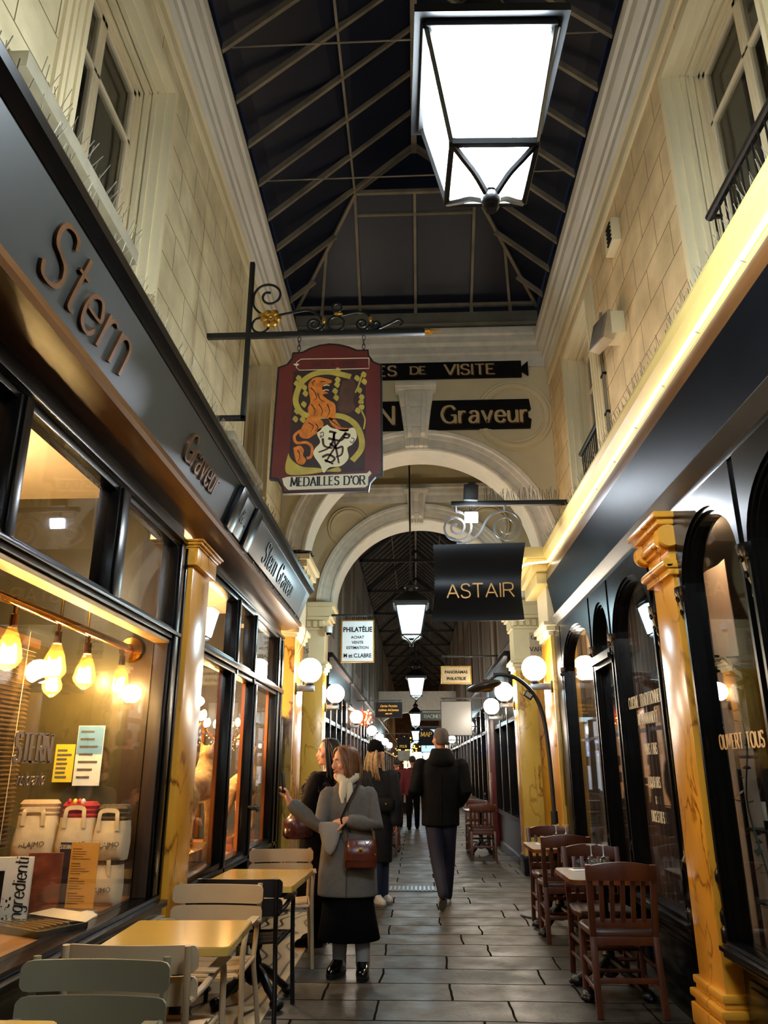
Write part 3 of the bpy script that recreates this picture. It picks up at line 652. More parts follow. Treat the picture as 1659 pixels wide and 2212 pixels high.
MB().box(GXL-.004, GXL+.004, YN, 4.67, .76, 2.19).build('pane', M_glass, t, world=True)
for a, b_ in ((YN, 1.5), (1.6, 2.6), (2.7, 3.64), (3.78, 4.68)): MB().box(GXL-.004, GXL+.004, a, b_, 2.285, 2.82).build('pane', M_glass, t, world=True)
mb = MB()
for z0, z1, p in ((.66, .70, .10), (.70, .735, .13), (.735, .76, .085), (.0, .10, .05), (.10, .66, .0)): mb.box(GXL-.05, GXL+p, YN, 4.80, z0, z1)
mb.build('stall_riser', M_black, t, world=True, bevel=.006)
MB().box(-2.75, GXL-.05, YN, 4.82, .70, .75).build('display_shelf', M_display, t, world=True, bevel=.005)
MB().box(-1.80, GXL-.06, 4.80, 4.86, .75, 2.9).build('side_panel', paint('reveal_brown_wood', '#33241a', .4, vary=.25, stretch=(6, 6, .6)), t, world=True)
mb, W = write('STERN', .11, .024, .009, .036, gap=1.6, xs=.62); mb = lay(mb, (GXL+.008, 3.19, 1.475), (0, 1, 0), (0, 0, 1))
mb2, W = write('ristorante', .05, .006, .004, 0, gap=1.4, xs=.8, slant=.25); lay(mb2, (GXL+.008, 3.2, 1.385), (0, 1, 0), (0, 0, 1)).build('lettering', paint('brown_gilt_letters', '#8a6a4a', .4, .6), t, world=True, ang=0)
mb.build('lettering', paint('brown_gilt_letters', '#8a6a4a', .4, .6), t, world=True, ang=0)
# ---- bay two: door and side lights
t = thing('shop_door', 'glazed black double door bay of the left shop with golden animals behind it', 'shop door', (GXL, 7.0, 0))
posts = [(5.29, 5.36, .2, 2.84), (6.34, 6.44, .12, 2.2), (7.24, 7.36, .12, 2.2), (8.42, 8.54, .3, 2.84), (6.42, 6.51, 2.2, 2.84), (7.14, 7.24, 2.2, 2.84), (8.64, 8.76, .3, 2.84), (8.76, 9.06, .3, 2.0)]
bay_frame(t, posts, 0, 0, 0, GXL, 1)
mb = MB()
for z0, z1, p in ((2.20, 2.24, .06), (2.24, 2.29, .08), (2.29, 2.32, .05), (2.82, 2.86, .05), (2.86, 2.89, .07), (2.89, 3.1, .02)): mb.box(GXL-.05, GXL+p, 5.29, 8.76, z0, z1)
mb.build('transom_bar', M_black, t, world=True, bevel=.005)
for a, b_ in ((5.36, 6.34), (6.44, 7.24), (7.36, 8.42)): MB().box(GXL-.004, GXL+.004, a, b_, .76, 2.2).build('pane', M_glass, t, world=True)
for a, b_ in ((5.36, 6.42), (6.51, 7.14), (7.24, 8.64)): MB().box(GXL-.004, GXL+.004, a, b_, 2.32, 2.82).build('pane', M_glass, t, world=True)
mb = MB()
for a, b_ in ((5.29, 8.76),):
    for z0, z1, p in ((.0, .12, .05), (.12, .68, .0), (.68, .72, .07), (.72, .76, .05)): mb.box(GXL-.05, GXL+p, a, b_, z0, z1)
mb.build('stall_riser', M_black, t, world=True, bevel=.005)
mb = MB()
for a, b_ in ((5.36, 6.34), (6.44, 7.24), (7.36, 8.42)): mb.box(GXL-.05, GXL-.02, a, a+.03, .76, 2.2); mb.box(GXL-.05, GXL-.02, b_-.03, b_, .76, 2.2)
mb.build('inner_lining', paint('orange_pine_lining', '#a0581c', .4, vary=.2, stretch=(5, 5, .5)), t, world=True)
mb = MB().lathe([(.012, 0), (.012, .05), (.028, .06), (.022, .085)], (GXL+.06, 7.30, 1.10), 10, 'x'); mb.lathe([(.012, 0), (.012, .05), (.028, .06), (.022, .085)], (GXL+.06, 7.22, 1.12), 10, 'x')
mb.build('door_knob', M_blackm, t, world=True)
# ---- tilted fascia
t = thing('fascia_board', 'tilted dark green shop fascia with carved brown lettering, left side', 'sign', (-1.4, 3.1, 3.0))
YE = 8.85
def lf(y0, y1, prof): return MB().prism(prof, 'y', y0, y1)
lf(YN, YE, [(-1.245, 3.41), (-1.36, 3.10), (-1.69, 3.10), (-1.69, 3.41)]).build('board', M_dkgreen, t, world=True, ang=0)
lf(YN, YE, [(-1.195, 3.44), (-1.185, 3.47), (-1.20, 3.50), (-1.69, 3.50), (-1.69, 3.41), (-1.24, 3.405), (-1.225, 3.42)]).build('top_moulding', M_black, t, world=True, ang=20)
lf(YN, YE+.02, [(-1.365, 3.10), (-1.345, 3.09), (-1.335, 3.045), (-1.35, 3.025), (-1.50, 2.985), (-1.56, 2.985), (-1.56, 3.10)]).build('soffit', M_brown, t, world=True, ang=20)
# local frame of the tilted board: right = +y, up follows the tilt
FU = Vector((-1.245+1.36, 0, 3.41-3.10)).normalized(); FR = Vector((0, 1, 0)); FN = FR.cross(FU)
def onboard(y, h): return Vector((-1.36, y, 3.10))+FU*h+FN*.004
m_let = paint('brown_bronze_letters', '#5d3f26', .35, .5, vary=.3, scale=20)
mb, W = write('Stern', .225, .024, .012, 0, gap=2.8, xs=1.0, depth=.02, slant=-.05); mb = lay(mb, onboard(2.64, .055), FR, FU)
mb2, W2 = write('Graveur', .165, .020, .010, 0, gap=2.2, xs=.78, depth=.02); lay(mb2, onboard(4.36, .07), FR, FU).build('lettering', m_let, t, world=True, ang=0)
mb.build('lettering', m_let, t, world=True, ang=0)
# small medal panel and the second board
def panel(name, y0, y1, m, th=.03, z0=.01, z1=.30):
    o = onboard(y0, z0); q = onboard(y1, z0); mb = MB()
    U = FU*(z1-z0); N = FN*th
    return mb.add([o, q, q+U, o+U, o+N, q+N, q+U+N, o+U+N], [(0,1,2,3), (4,5,6,7), (0,1,5,4), (1,2,6,5), (2,3,7,6), (3,0,4,7)]).build(name, m, t, world=True, bevel=.006)
panel('divider', 5.10, 5.26, M_black, .04, -.01, .32); panel('divider', 5.62, 5.80, M_black, .04, -.01, .32)
panel('medal_board', 5.30, 5.58, paint('grey_green_board', '#4a5050', .3, vary=.2), .015)
b2 = panel('name_board', 5.84, 8.55, paint('grey_board', '#3c4247', .3, vary=.25, scale=3), .018)
def on2(y, h): return onboard(y, h)+FN*.02
mb, W = write('Stern Graveur', .185, .018, .009, 0, gap=2.6, xs=.86, depth=.012); mb = lay(mb, on2(7.1, .06), FR, FU); mb.build('lettering', M_blackm, t, world=True, ang=0)
mb, W = write('& .', .10, .012, .006, 0, depth=.01); lay(mb, onboard(5.44, .12)+FN*.018, FR, FU).build('lettering', M_steel, t, world=True, ang=0)
mb = MB()
for k in range(9):
    y = 5.95+k*.32; mb.tube([onboard(y, .0)+FN*.02, onboard(y+.05, -.02)+FN*.05, onboard(y+.16, -.015)+FN*.02], .006, 5)
mb.build('hook', M_blackm, t, world=True)
# ================================================================== pigeon spikes on ledges
def spikes(name, label, pts, n, h, lean, m=M_zinc):
    """a strip of upright wires along a line"""
    mb = MB(); a, b_ = Vector(pts[0]), Vector(pts[1])
    mb.bar(a, b_, .03, .006)
    for i in range(n):
        p = a+(b_-a)*((i+random.random()*.6)/n); q = p+Vector((random.uniform(-.05, .05)+lean, random.uniform(-.03, .03), h*random.uniform(.75, 1.15)))
        mb.tube([p, q], .0022, 3)
    o = mb.build(name, m, ang=0); tag(o, label, 'pigeon spikes', kind='stuff'); return o
random.seed(11)
spikes('pigeon_spikes', 'wire pigeon spikes along the top of the left fascia', ((-1.26, .6, 3.50), (-1.26, 8.8, 3.50)), 420, .12, 0)
spikes('pigeon_spikes', 'wire pigeon spikes lining the stone sill of the left upper window', ((-1.62, 2.5, 4.35), (-1.62, 3.7, 4.35)), 40, .09, .02)
spikes('pigeon_spikes', 'wire pigeon spikes along the lit cornice on the right', ((1.60, .8, 3.93), (1.60, 8.75, 3.93)), 420, .13, 0)
# ================================================================== right side: lit cornice, black blind box
GXR = 1.70
M_corn = paint('yellow_cream_cornice', '#cfb66c', .55, vary=.06, scale=3)
t = thing('lit_cornice', 'yellow cream cornice running above the right restaurant front', 'cornice', (1.7, 3.1, 3.5)); t['kind'] = 'structure'
def rf(prof, y0=YN, y1=8.82): return MB().prism(prof, 'y', y0, y1)
rf([(1.525, 3.885), (1.535, 3.92), (1.86, 3.95), (1.86, 3.66), (1.62, 3.66), (1.595, 3.68), (1.585, 3.70), (1.60, 3.74), (1.555, 3.80), (1.535, 3.83)]).build('moulding', M_corn, t, world=True, ang=20)
rf([(1.575, 3.665), (1.60, 3.685), (1.86, 3.66), (1.86, 3.54), (1.57, 3.54), (1.565, 3.60)]).build('wood_strip', M_brown, t, world=True, ang=20)
# return of the cornice round the pier
mb = MB()
for z0, z1, x0, y0 in ((3.80, 3.93, 1.30, 8.72), (3.74, 3.80, 1.34, 8.76), (3.66, 3.74, 1.40, 8.82), (3.52, 3.66, 1.46, 8.88)): mb.box(x0, 1.62, y0, 9.9, z0, z1)
mb.build('return', M_corn, t, world=True, bevel=.01)
t = thing('neon_tube', 'thin white light tube glowing along the cornice on the right', 'light', (1.565, 3.1, 3.70))
MB().tube([(1.572, YN, 3.735), (1.572, 8.68, 3.735), (1.33, 8.70, 3.715), (1.285, 8.76, 3.71), (1.285, 9.3, 3.71)], .013, 8).build('tube', glow('neon_light', '#fff3d0', E_NEON), t, world=True)
mb = MB()
for k in range(14): mb.tube([(1.60, .6+k*.62, 3.70), (1.572, .6+k*.62+.01, 3.722), (1.56, .6+k*.62+.015, 3.74)], .005, 5)
mb.build('clip', M_zinc, t, world=True)
t = thing('blind_box', 'black sloping blind box with a steel lip over the restaurant front', 'awning', (1.7, 3.1, 2.95))
rf([(1.565, 3.535), (1.63, 3.14), (1.72, 3.05), (1.80, 3.05), (1.80, 3.54)]).build('box', paint('black_lacquer_panel', '#0a0b0e', .42, vary=.25, scale=3, spec=.03), t, world=True, ang=0)
rf([(1.575, 3.085), (1.585, 3.10), (1.64, 3.13), (1.80, 3.06), (1.80, 2.96), (1.715, 2.965)]).build('front_lip', paint('grey_steel_lip', '#56524d', .35, .5), t, world=True, ang=20)
# ================================================================== restaurant front: cast columns, arches, glass
t = thing('restaurant_front', 'black cast iron restaurant front of slender columns and arched glass, right side', 'shop front', (GXR, 4.5, 0))
YC = [8.62, 7.12, 6.40, 5.22, 4.66, 3.70, 2.62, 1.5, .4]
def column(y, x=GXR-.02):
    pr = [(.055, .56), (.055, .62), (.042, .64), (.05, .66), (.05, .70), (.034, .73), (.036, .84), (.05, .86), (.05, .90), (.034, .93), (.030, 1.05), (.027, 2.22), (.034, 2.24), (.034, 2.27), (.028, 2.29), (.04, 2.32), (.05, 2.36), (.06, 2.42), (.075, 2.46), (.075, 2.50), (.045, 2.50)]
    mb = MB().lathe(pr, (x, y, 0), 12)
    for k in range(8):
        a = PI*k/4; mb.ball((x+.058*math.cos(a), y+.058*math.sin(a), 2.43), .018, 6, 4, (1, 1, 1.3))
        mb.ball((x+.045*math.cos(a), y+.045*math.sin(a), 2.35), .014, 6, 4, (1, 1, 1.4))
        mb.tube([(x+.031*math.cos(a), y+.031*math.sin(a), .95), (x+.028*math.cos(a), y+.028*math.sin(a), 2.2)], .006, 4)
    mb.box(x-.03, x+.05, y-.04, y+.04, 2.5, 2.96)
    return mb.build('column', M_black, t, world=True, ang=40)
for y in YC: column(y)
def arch_panel(y0, y1, z0, zs, zt, ztop, door=False):
    """frame with an arched head filling y0..y1; glass behind"""
    w = .07; c = (y0+y1)/2; r = (y1-y0)/2-w; n = 20; h = zt-zs
    mb = MB()
    for k, (dw, x0, x1) in enumerate(((0, GXR-.03, GXR+.05), (.022, GXR-.05, GXR-.03), (.045, GXR-.065, GXR-.05))):
        R = r+dw
        a0 = [(c+R*math.cos(PI*i/n), zs+(h+dw)*math.sin(PI*i/n)) for i in range(n+1)]
        mb.box(x0, x1, y0, c-R, z0, zs); mb.box(x0, x1, c+R, y1, z0, zs)
        for i in range(n):
            (ya, za), (yb, zb) = a0[i], a0[i+1]
            mb.add([(x, p, q) for x in (x0, x1) for p, q in ((ya, za), (yb, zb), (yb, ztop), (ya, ztop))], [(0,1,2,3), (7,6,5,4), (0,4,5,1), (2,6,7,3)])
        mb.box(x0, x1, y0, c-R, zs, ztop); mb.box(x0, x1, c+R, y1, zs, ztop)
    if door:
        for z_, p in ((2.28, .02), (2.32, .05), (2.36, .03)): mb.box(GXR-.05-p, GXR+.04, y0, y1, z_, z_+.04)
    mb.build('arched_frame', M_black, t, world=True, ang=25)
    o = MB().box(GXR+.0, GXR+.008, y0+.02, y1-.02, z0, zt+.01).build('pane', M_glass, t, world=True)
    return o
panes = {}
for i in range(len(YC)-1):
    y1, y0 = YC[i], YC[i+1]
    if i == 3: continue
    panes[i] = arch_panel(y0+.03, y1-.03, .58 if i != 1 else .2, 2.45, 2.80, 2.97, i == 1)
MB().box(GXR-.03, GXR+.05, 4.66, 5.22, .58, 2.97).build('blank_panel', M_black, t, world=True)
MB().box(GXR-.06, GXR+.05, 8.66, 9.03, .0, 2.97).build('blank_panel', M_black, t, world=True)
mb = MB()
for z0, z1, p in ((2.97, 3.01, .06), (3.01, 3.06, .03)): mb.box(GXR-p, GXR+.12, YN, 8.9, z0, z1)
mb.build('lintel', M_black, t, world=True, bevel=.004)
mb = MB()
for z0, z1, p in ((.0, .12, .055), (.12, .50, .0), (.50, .53, .09), (.53, .555, .11), (.555, .58, .07)):
    mb.box(GXR-p, GXR+.06, YN, 4.63, z0, z1); mb.box(GXR-p, GXR+.06, 5.17, 6.40, z0, z1); mb.box(GXR-p, GXR+.06, 7.12, 9.03, z0, z1)
mb.box(GXR-.02, GXR+.06, 6.40, 7.12, 0, .2)
for i in range(len(YC)-1):
    y1, y0 = YC[i], YC[i+1]
    if i == 1: continue
    for d in (0, .03): mb.box(GXR-.012-d*.3, GXR, y0+.12+d, y1-.12-d, .20+d, .42-d)
mb.build('stall_riser', M_black, t, world=True, bevel=.006)
m_wl_ = paint('ivory_gold_letters', '#d8c49a', .5)
def wtext(s_, y, z, h, wv, wh, se=0, xs=.8, gap=1.8, d=0): 
    l, W = write(s_, h, wv, wh, se, gap=gap, xs=xs, depth=.002); return lay(l, (GXR-.006-d, y, z), (0, -1, 0), (0, 0, 1))
for s_, z, h in (('CUISINE TRADITIONNELLE', 1.885, .085), ('RECOMMANDÉE', 1.755, .075), ('VINS FINS', 1.54, .075), ('LIQUEURS', 1.315, .07), ('&', 1.205, .05), ('DIGESTIFS', 1.085, .07)):
    wtext(s_, 5.82, z, h, .009, .004, .016, .52, 2.2).build('lettering', m_wl_, panes[2], world=True, ang=0)
wtext('OUVERT TOUS LES JOURS', 3.98, 1.545, .075, .016, .006, .022, .68, 2.4).build('lettering', paint('gold_letters', '#c9a063', .35, .4), panes[4], world=True, ang=0)
# ================================================================== globe lamps
M_globe = glow('lit_globe', '#fff1da', E_GLOBE)
M_globe_far = glow('lit_globe_far', '#fff0dc', E_GLOBE)
def globe_lamp(x, y, z, xw, label, r=.145, group=None):
    """glowing ball on a short wall arm; xw = the wall it is fixed to"""
    t = thing('globe_lamp', label, 'lamp', (x, y, z-r-.10), group=group); s_ = 1 if x > xw else -1
    MB().ball((x, y, z), r, 20, 12).build('globe', M_globe, t, world=True)
    MB().lathe([(.05, 0), (.055, .01), (.055, .03), (.045, .045)], (x, y, z-r-.03), 14).build('socket', M_blackm, t, world=True)
    a, b_ = sorted((xw-s_*.02, x+s_*.06))
    MB().box(a, b_, y-.035, y+.035, z-r-.10, z-r-.03).build('arm', M_steel, t, world=True, bevel=.006)
    a, b_ = sorted((xw-s_*.01, xw+s_*.02)); MB().box(a, b_, y-.05, y+.05, z-r-.13, z-r).build('wall_plate', M_blackm, t, world=True, bevel=.005)
    return t
globe_lamp(-1.255, 9.15, 2.553, -1.42, 'glowing globe lamp on the far left shop pier, above the dark haired woman')
globe_lamp(1.402, 9.13, 2.557, 1.60, 'glowing globe lamp on the orange pier beside the carved plaque, right side')
globe_lamp(-1.262, 12.22, 2.561, -1.42, 'glowing globe lamp on the second left pier, under the white stamp shop sign')
globe_lamp(1.385, 12.22, 2.575, 1.54, 'glowing globe lamp behind the shade of the curved black heater lamp')
globe_lamp(1.41, 14.6, 2.53, 1.62, 'smaller glowing globe lamp by the red door post on the right')
globe_lamp(-1.36, 18.0, 2.56, -1.52, 'glowing globe lamp beside the bright orange decoration on the left')
for k, y in enumerate((24, 29, 34.5, 40)): globe_lamp(-1.34, y, 2.52, -1.52, 'glowing globe lamp in the receding row on the left, %s' % ('nearest of the row', 'second of the row', 'third of the row', 'farthest of the row')[k], group='globe lamps receding on the left')
for k, y in enumerate((21.0, 31.0, 41.0)): globe_lamp(1.40, y, 2.5, 1.62, 'glowing globe lamp far down the right side, %s' % ('just right of the walking man’s head', 'just left of the walking man’s head', 'farthest of those on the right')[k], group='globe lamps receding on the right')
# ================================================================== lanterns
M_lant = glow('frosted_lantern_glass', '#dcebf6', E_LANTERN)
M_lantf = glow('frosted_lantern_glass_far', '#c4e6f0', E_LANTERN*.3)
def lantern(x, y, zb, ztop, label, k=1., rz=0., glass_m=M_lant, far=False):
    """square tapering street lantern hung by a rod; zb = underside of the body"""
    t = thing('hanging_lantern', label, 'lantern', (x, y, zb), rz)
    bw, tw, h = .145*k, .232*k, .45*k
    P = lambda s1, s2, z, w: (s1*w, s2*w, z)
    cs = [(-1,-1), (1,-1), (1,1), (-1,1)]
    for i in range(4):
        (a, b_), (c, d) = cs[i], cs[(i+1) % 4]; q = .975
        o = [Vector(P(a, b_, .012, bw*q)), Vector(P(c, d, .012, bw*q)), Vector(P(c, d, h, tw*q)), Vector(P(a, b_, h, tw*q))]
        nn = Vector(((a+c)/2, (b_+d)/2, 0)).normalized()*.006
        MB().add(o+[p-nn for p in o], [(0,1,2,3), (7,6,5,4), (0,4,5,1), (1,5,6,2), (2,6,7,3), (3,7,4,0)]).build('pane', glass_m, t, ang=0)
    MB().box(-bw*.95, bw*.95, -bw*.95, bw*.95, .004, .01).build('base_pane', glass_m, t, ang=0)
    mb = MB(); f = .013*k
    for i in range(4):
        (a, b_), (c, d) = cs[i], cs[(i+1) % 4]
        mb.bar(P(a, b_, 0, bw), P(a, b_, h+.01, tw), f*1.5, f*1.5); mb.bar(P(a, b_, .0, bw+.004), P(c, d, .0, bw+.004), f*1.6, f*2.2); mb.bar(P(a, b_, h, tw+.004), P(c, d, h, tw+.004), f*1.8, f*2.4)
    mb.build('frame', M_blackm, t, bevel=.002, seg=1)
    mb = MB()
    e = tw+.045*k; o = [P(a, b_, h+.012, e) for a, b_ in cs]+[P(a, b_, h+.05, e) for a, b_ in cs]+[P(a, b_, h+.24*k, .085*k) for a, b_ in cs]
    mb.add(o, [(0,3,2,1), (0,1,5,4), (1,2,6,5), (2,3,7,6), (3,0,4,7), (4,5,9,8), (5,6,10,9), (6,7,11,10), (7,4,8,11), (8,9,10,11)])
    mb.lathe([(.085*k, h+.24*k), (.085*k, h+.30*k), (.11*k, h+.31*k), (.11*k, h+.33*k), (.05*k, h+.40*k), (.03*k, h+.42*k), (.025*k, h+.5*k)], (0, 0, 0), 14)
    mb.build('hood', M_blackm, t)
    mb = MB()
    for a, b_ in cs: mb.tube(catmull([P(a, b_, -.005, bw), P(a, b_, -.03*k, bw*.72), P(a, b_, -.055*k, bw*.42), P(a, b_, -.10*k, .02)], 4), .013*k, 6)
    mb.ball((0, 0, -.115*k), .036*k, 12, 8); mb.lathe([(.018*k, -.10*k), (.03*k, -.085*k), (.018*k, -.07*k)], n=10); mb.lathe([(.02*k, -.165*k), (.03*k, -.15*k), (.012*k, -.145*k)], n=10)
    mb.build('finial', M_blackm, t)
    MB().tube([(0, 0, h+.48*k), (0, 0, ztop-zb)], .014*k, 8).build('rod', M_blackm, t)
    return t
lantern(.30, 2.27, 3.525, 8.86, 'huge glowing glass lantern hanging overhead in the foreground', 1.0, .03)
lantern(.10, -5.9, 3.4, 8.86, 'added lantern hanging unseen behind the viewpoint, same model as the huge foreground one', 1.0)  # added out of view behind the camera to light the foreground
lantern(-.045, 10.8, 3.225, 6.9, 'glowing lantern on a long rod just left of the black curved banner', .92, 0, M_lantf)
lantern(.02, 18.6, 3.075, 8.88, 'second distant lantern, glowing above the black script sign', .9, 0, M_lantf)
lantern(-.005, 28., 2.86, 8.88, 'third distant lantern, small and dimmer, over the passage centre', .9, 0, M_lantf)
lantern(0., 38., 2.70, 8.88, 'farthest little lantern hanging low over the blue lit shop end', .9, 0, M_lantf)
# ================================================================== floodlights and bracket over the black banner
YB = 7.5
br = thing('sign_bracket', 'black iron bar with two wire scrolls carrying the black curved banner', 'bracket', (1.0, YB, 4.06))
MB().box(.40, 1.60, YB-.025, YB+.025, 4.03, 4.08).build('bar', M_blackm, br, world=True, bevel=.004)
for cx_, sgn in ((.445, 1), (.955, -1)):
    mb = MB()
    q = spiral(cx_, 3.80, .175, .03, PI*.5, PI*.5+sgn*-1*PI*4.1, 60) if sgn > 0 else spiral(cx_, 3.80, .175, .03, PI*.5, PI*.5+PI*-4.1, 60)
    mb.ribbon([(a, YB, z) for a, z in q], .022, .012, (0, -1, 0)); mb.tube([(cx_, YB, 3.97), (cx_, YB, 4.04)], .014, 8)
    if cx_ < .6: mb.ribbon([(a, YB, z) for a, z in catmull([(cx_+.0, 0, 3.625), (cx_+.12, 0, 3.64), (cx_+.24, 0, 3.76), (cx_+.30, 0, 3.88), (.955-.12, 0, 3.945), (.955, 0, 3.975)], 6) for a, z in [(a, z)]] if False else [(p.x, YB, p.z) for p in catmull([(cx_, YB, 3.625), (cx_+.12, YB, 3.64), (cx_+.24, YB, 3.74), (cx_+.32, YB, 3.88), (.86, YB, 3.955), (.955, YB, 3.975)], 6)], .022, .012, (0, -1, 0))
    mb.build('scroll', M_steel, br, world=True)
mb = MB()
random.seed(5)
for k in range(46):
    x = .75+k*.017; mb.tube([(x, YB, 4.08), (x+random.uniform(-.02, .02), YB+random.uniform(-.02, .02), 4.08+random.uniform(.08, .17))], .0025, 3)
o = mb.build('pigeon_spikes', M_blackm, br, world=True, ang=0); o['kind'] = 'stuff'
t = thing('floodlight', 'small black floodlight clamped on top of the bracket bar', 'floodlight', (.605, YB, 4.08))
MB().obox((.605, YB-.06, 4.155), (.15, .09, .17), (0.12, .06, 0)).build('housing', M_blackm, t, world=True, bevel=.012); MB().lathe([(.02, 4.04), (.03, 4.06), (.03, 4.25), (.045, 4.255), (.045, 4.29)], (.625, YB+.01, 0), 10).build('clamp', M_blackm, t, world=True)
t = thing('floodlight', 'lit white floodlight glowing between the two scrolls above the black banner', 'floodlight', (.60, YB, 3.85))
MB().obox((.605, YB+.02, 3.92), (.15, .05, .12), (.5, 0, 0)).build('housing', M_blackm, t, world=True, bevel=.01)
MB().obox((.605, YB-.025, 3.895), (.125, .012, .10), (.5, 0, 0)).build('lens', glow('flood_light', '#eaf4ff', E_SPOT), t, world=True, ang=0)
MB().tube([(.605, YB+.03, 3.96), (.605, YB+.02, 4.04)], .012, 6).build('stem', M_blackm, t, world=True)
# ================================================================== the curved heater lamp on the right
t = thing('heater_lamp', 'tall black lamp on a round foot, its pole curving over to a flat shade', 'lamp', (1.30, 8.82, 0))
MB().lathe([(.25, .0), (.25, .012), (.24, .02), (.04, .03), (.03, .05)], (1.30, 8.82, 0), 32).build('foot', M_blackm, t, world=True)
mb = MB().tube([(1.33, 8.80, .02), (1.40, 8.7, .35), (1.43, 8.6, .95)], .03, 10)
mb.tube(catmull([(1.43, 8.57, .95), (1.42, 8.57, 1.5), (1.385, 8.57, 1.95), (1.30, 8.57, 2.20), (1.15, 8.57, 2.36), (1.0, 8.57, 2.42), (.86, 8.57, 2.42)], 8), .022, 10); mb.tube([(1.43, 8.57, .9), (1.428, 8.57, 1.02)], .036, 12)
mb.build('pole', M_blackm, t, world=True)
mb = MB().ball((.76, 8.57, 2.30), .2, 20, 12, (1, .75, .26), (0, -.22, 0)); mb.tube([(.80, 8.57, 2.34), (.90, 8.57, 2.42)], .02, 8)
mb.build('shade', paint('dark_metal_shade', '#4a453e', .3, .6), t, world=True)
MB().ball((.77, 8.53, 2.265), .07, 12, 8, (1.3, 1, .5)).build('reflector', paint('amber_reflector', '#a9803f', .2, .7), t, world=True)
mb = MB().obox((1.235, 8.55, 2.20), (.10, .02, .075), (0, .62, 0)); mb.build('junction_box', M_blackm, t, world=True, bevel=.004); MB().obox((1.235, 8.537, 2.20), (.065, .006, .045), (0, .62, 0)).build('box_label', paint('beige_label', '#b9a88a', .5), t, world=True)
# ================================================================== medal sign on its wrought iron bracket
YS = 5.5
br = thing('sign_bracket', 'black wrought iron bracket with scrolls and a gold flower, fixed to the left wall', 'bracket', (-1.4, YS, 4.1))
mb = MB()
mb.box(-1.375, -1.335, YS-.02, YS+.02, 4.10, 5.60); mb.box(XL, .12, YS-.022, YS+.022, 4.855, 4.90); mb.box(-1.66, -1.335, YS-.02, YS+.02, 4.10, 4.14)
mb.build('bar', M_blackm, br, world=True, bevel=.004)
mb = MB()
def scr(q, w_=.018): mb.ribbon([(a, YS, z) for a, z in q], w_, .012, (0, -1, 0))
def cat2(pts): return [(p.x, p.z) for p in catmull([(a, 0, z) for a, z in pts], 7)]
scr([(a-0, z) for a, z in spiral(-1.195, 5.26, .135, .03, PI*1.05, -PI*1.6, 50)]); scr(cat2([(-1.33, 5.24), (-1.32, 5.16), (-1.26, 5.09), (-1.19, 5.06)]))
scr(spiral(-1.255, 4.975, .075, .07, 0, PI*2, 30)); scr(cat2([(-1.15, 5.06), (-1.0, 5.09), (-.85, 5.11), (-.76, 5.05), (-.73, 4.98)]))
scr(spiral(-.80, 4.97, .075, .015, 0, -PI*3.4, 40)); scr(spiral(-.62, 4.975, .07, .068, 0, PI*2, 30)); scr(spiral(-.615, 5.13, .04, .038, 0, PI*2, 20))
scr(cat2([(-.60, 5.05), (-.45, 5.08), (-.36, 5.06), (-.31, 4.98)])); scr(spiral(-.40, 4.965, .06, .012, 0, -PI*3.2, 36)); scr(spiral(-.285, 4.955, .045, .012, PI, PI*4, 30))
scr(cat2([(-.28, 4.91), (-.18, 4.96), (-.10, 5.0), (-.06, 4.97), (-.085, 4.94)]))
mb.build('scrollwork', M_blackm, br, world=True)
mb = MB()
for k in range(6):
    a = PI*k/3; mb.ball((-1.165+.055*math.cos(a), YS-.03, 5.02+.055*math.sin(a)), .036, 10, 6, (1, .5, 1))
mb.ball((-1.165, YS-.05, 5.02), .022, 8, 6); mb.build('gilt_flower', M_gold, br, world=True)
for c_, r_, s_ in (((-1.24, YS-.01, 5.07), .03, (1.5, .5, .6)), ((-.60, YS-.015, 5.06), .028, (1.4, .5, .7)), ((-.72, YS-.015, 5.0), .025, (.7, .5, 1.3)), ((-.33, YS-.015, 5.0), .022, (.7, .5, 1.4))): MB().ball(c_, r_, 8, 6, s_).build('gilt_leaf', M_gold, br, world=True)
mb = MB(); mb.tube([(.12, YS, 4.878), (.16, YS, 4.878), (.19, YS, 4.88), (.25, YS, 4.885)], [.018, .03, .012, .002], 8)
mb.build('gilt_tip', M_gold, br, world=True)
SG = thing('painted_sign', 'dark red hanging painted sign with lion, shield and gold medal scroll', 'sign', (-.667, YS, 3.46))
def sp(X, Y): return (-.668+(X-1095)*.00098, 4.775-(Y-770)*.001074)
out = [(785,842),(868,838),(930,805),(1010,780),(1095,770),(1180,778),(1260,800),(1332,832),(1425,830),(1432,880),(1470,935),(1538,965),(1545,1862),(1490,1872),(1445,1920),(1432,1985),(752,1995),(740,1945),(700,1888),(640,1880),(652,1400),(665,968),(738,942),(778,890)]
MB().prism([sp(*p) for p in out], 'y', YS-.022, YS+.022).build('edge', M_blackm, SG, world=True, ang=0)
cxs, cys = 1095, 1380
inn = [(cxs+(a-cxs)*.962, cys+(b_-cys)*.975) for a, b_ in out]
MB().prism([sp(*p) for p in inn], 'y', YS-.0245, YS-.02).build('red_face', paint('oxblood_paint', '#5a1f18', .4, vary=.2, scale=4), SG, world=True, ang=0)
lay_n = [0]
def flat(pts, m, lift, name='painted_relief', smooth_=False):
    q = [sp(*p) for p in pts]
    if smooth_: q = cat2(q+[q[0]])[:-1]
    return (q, lift)
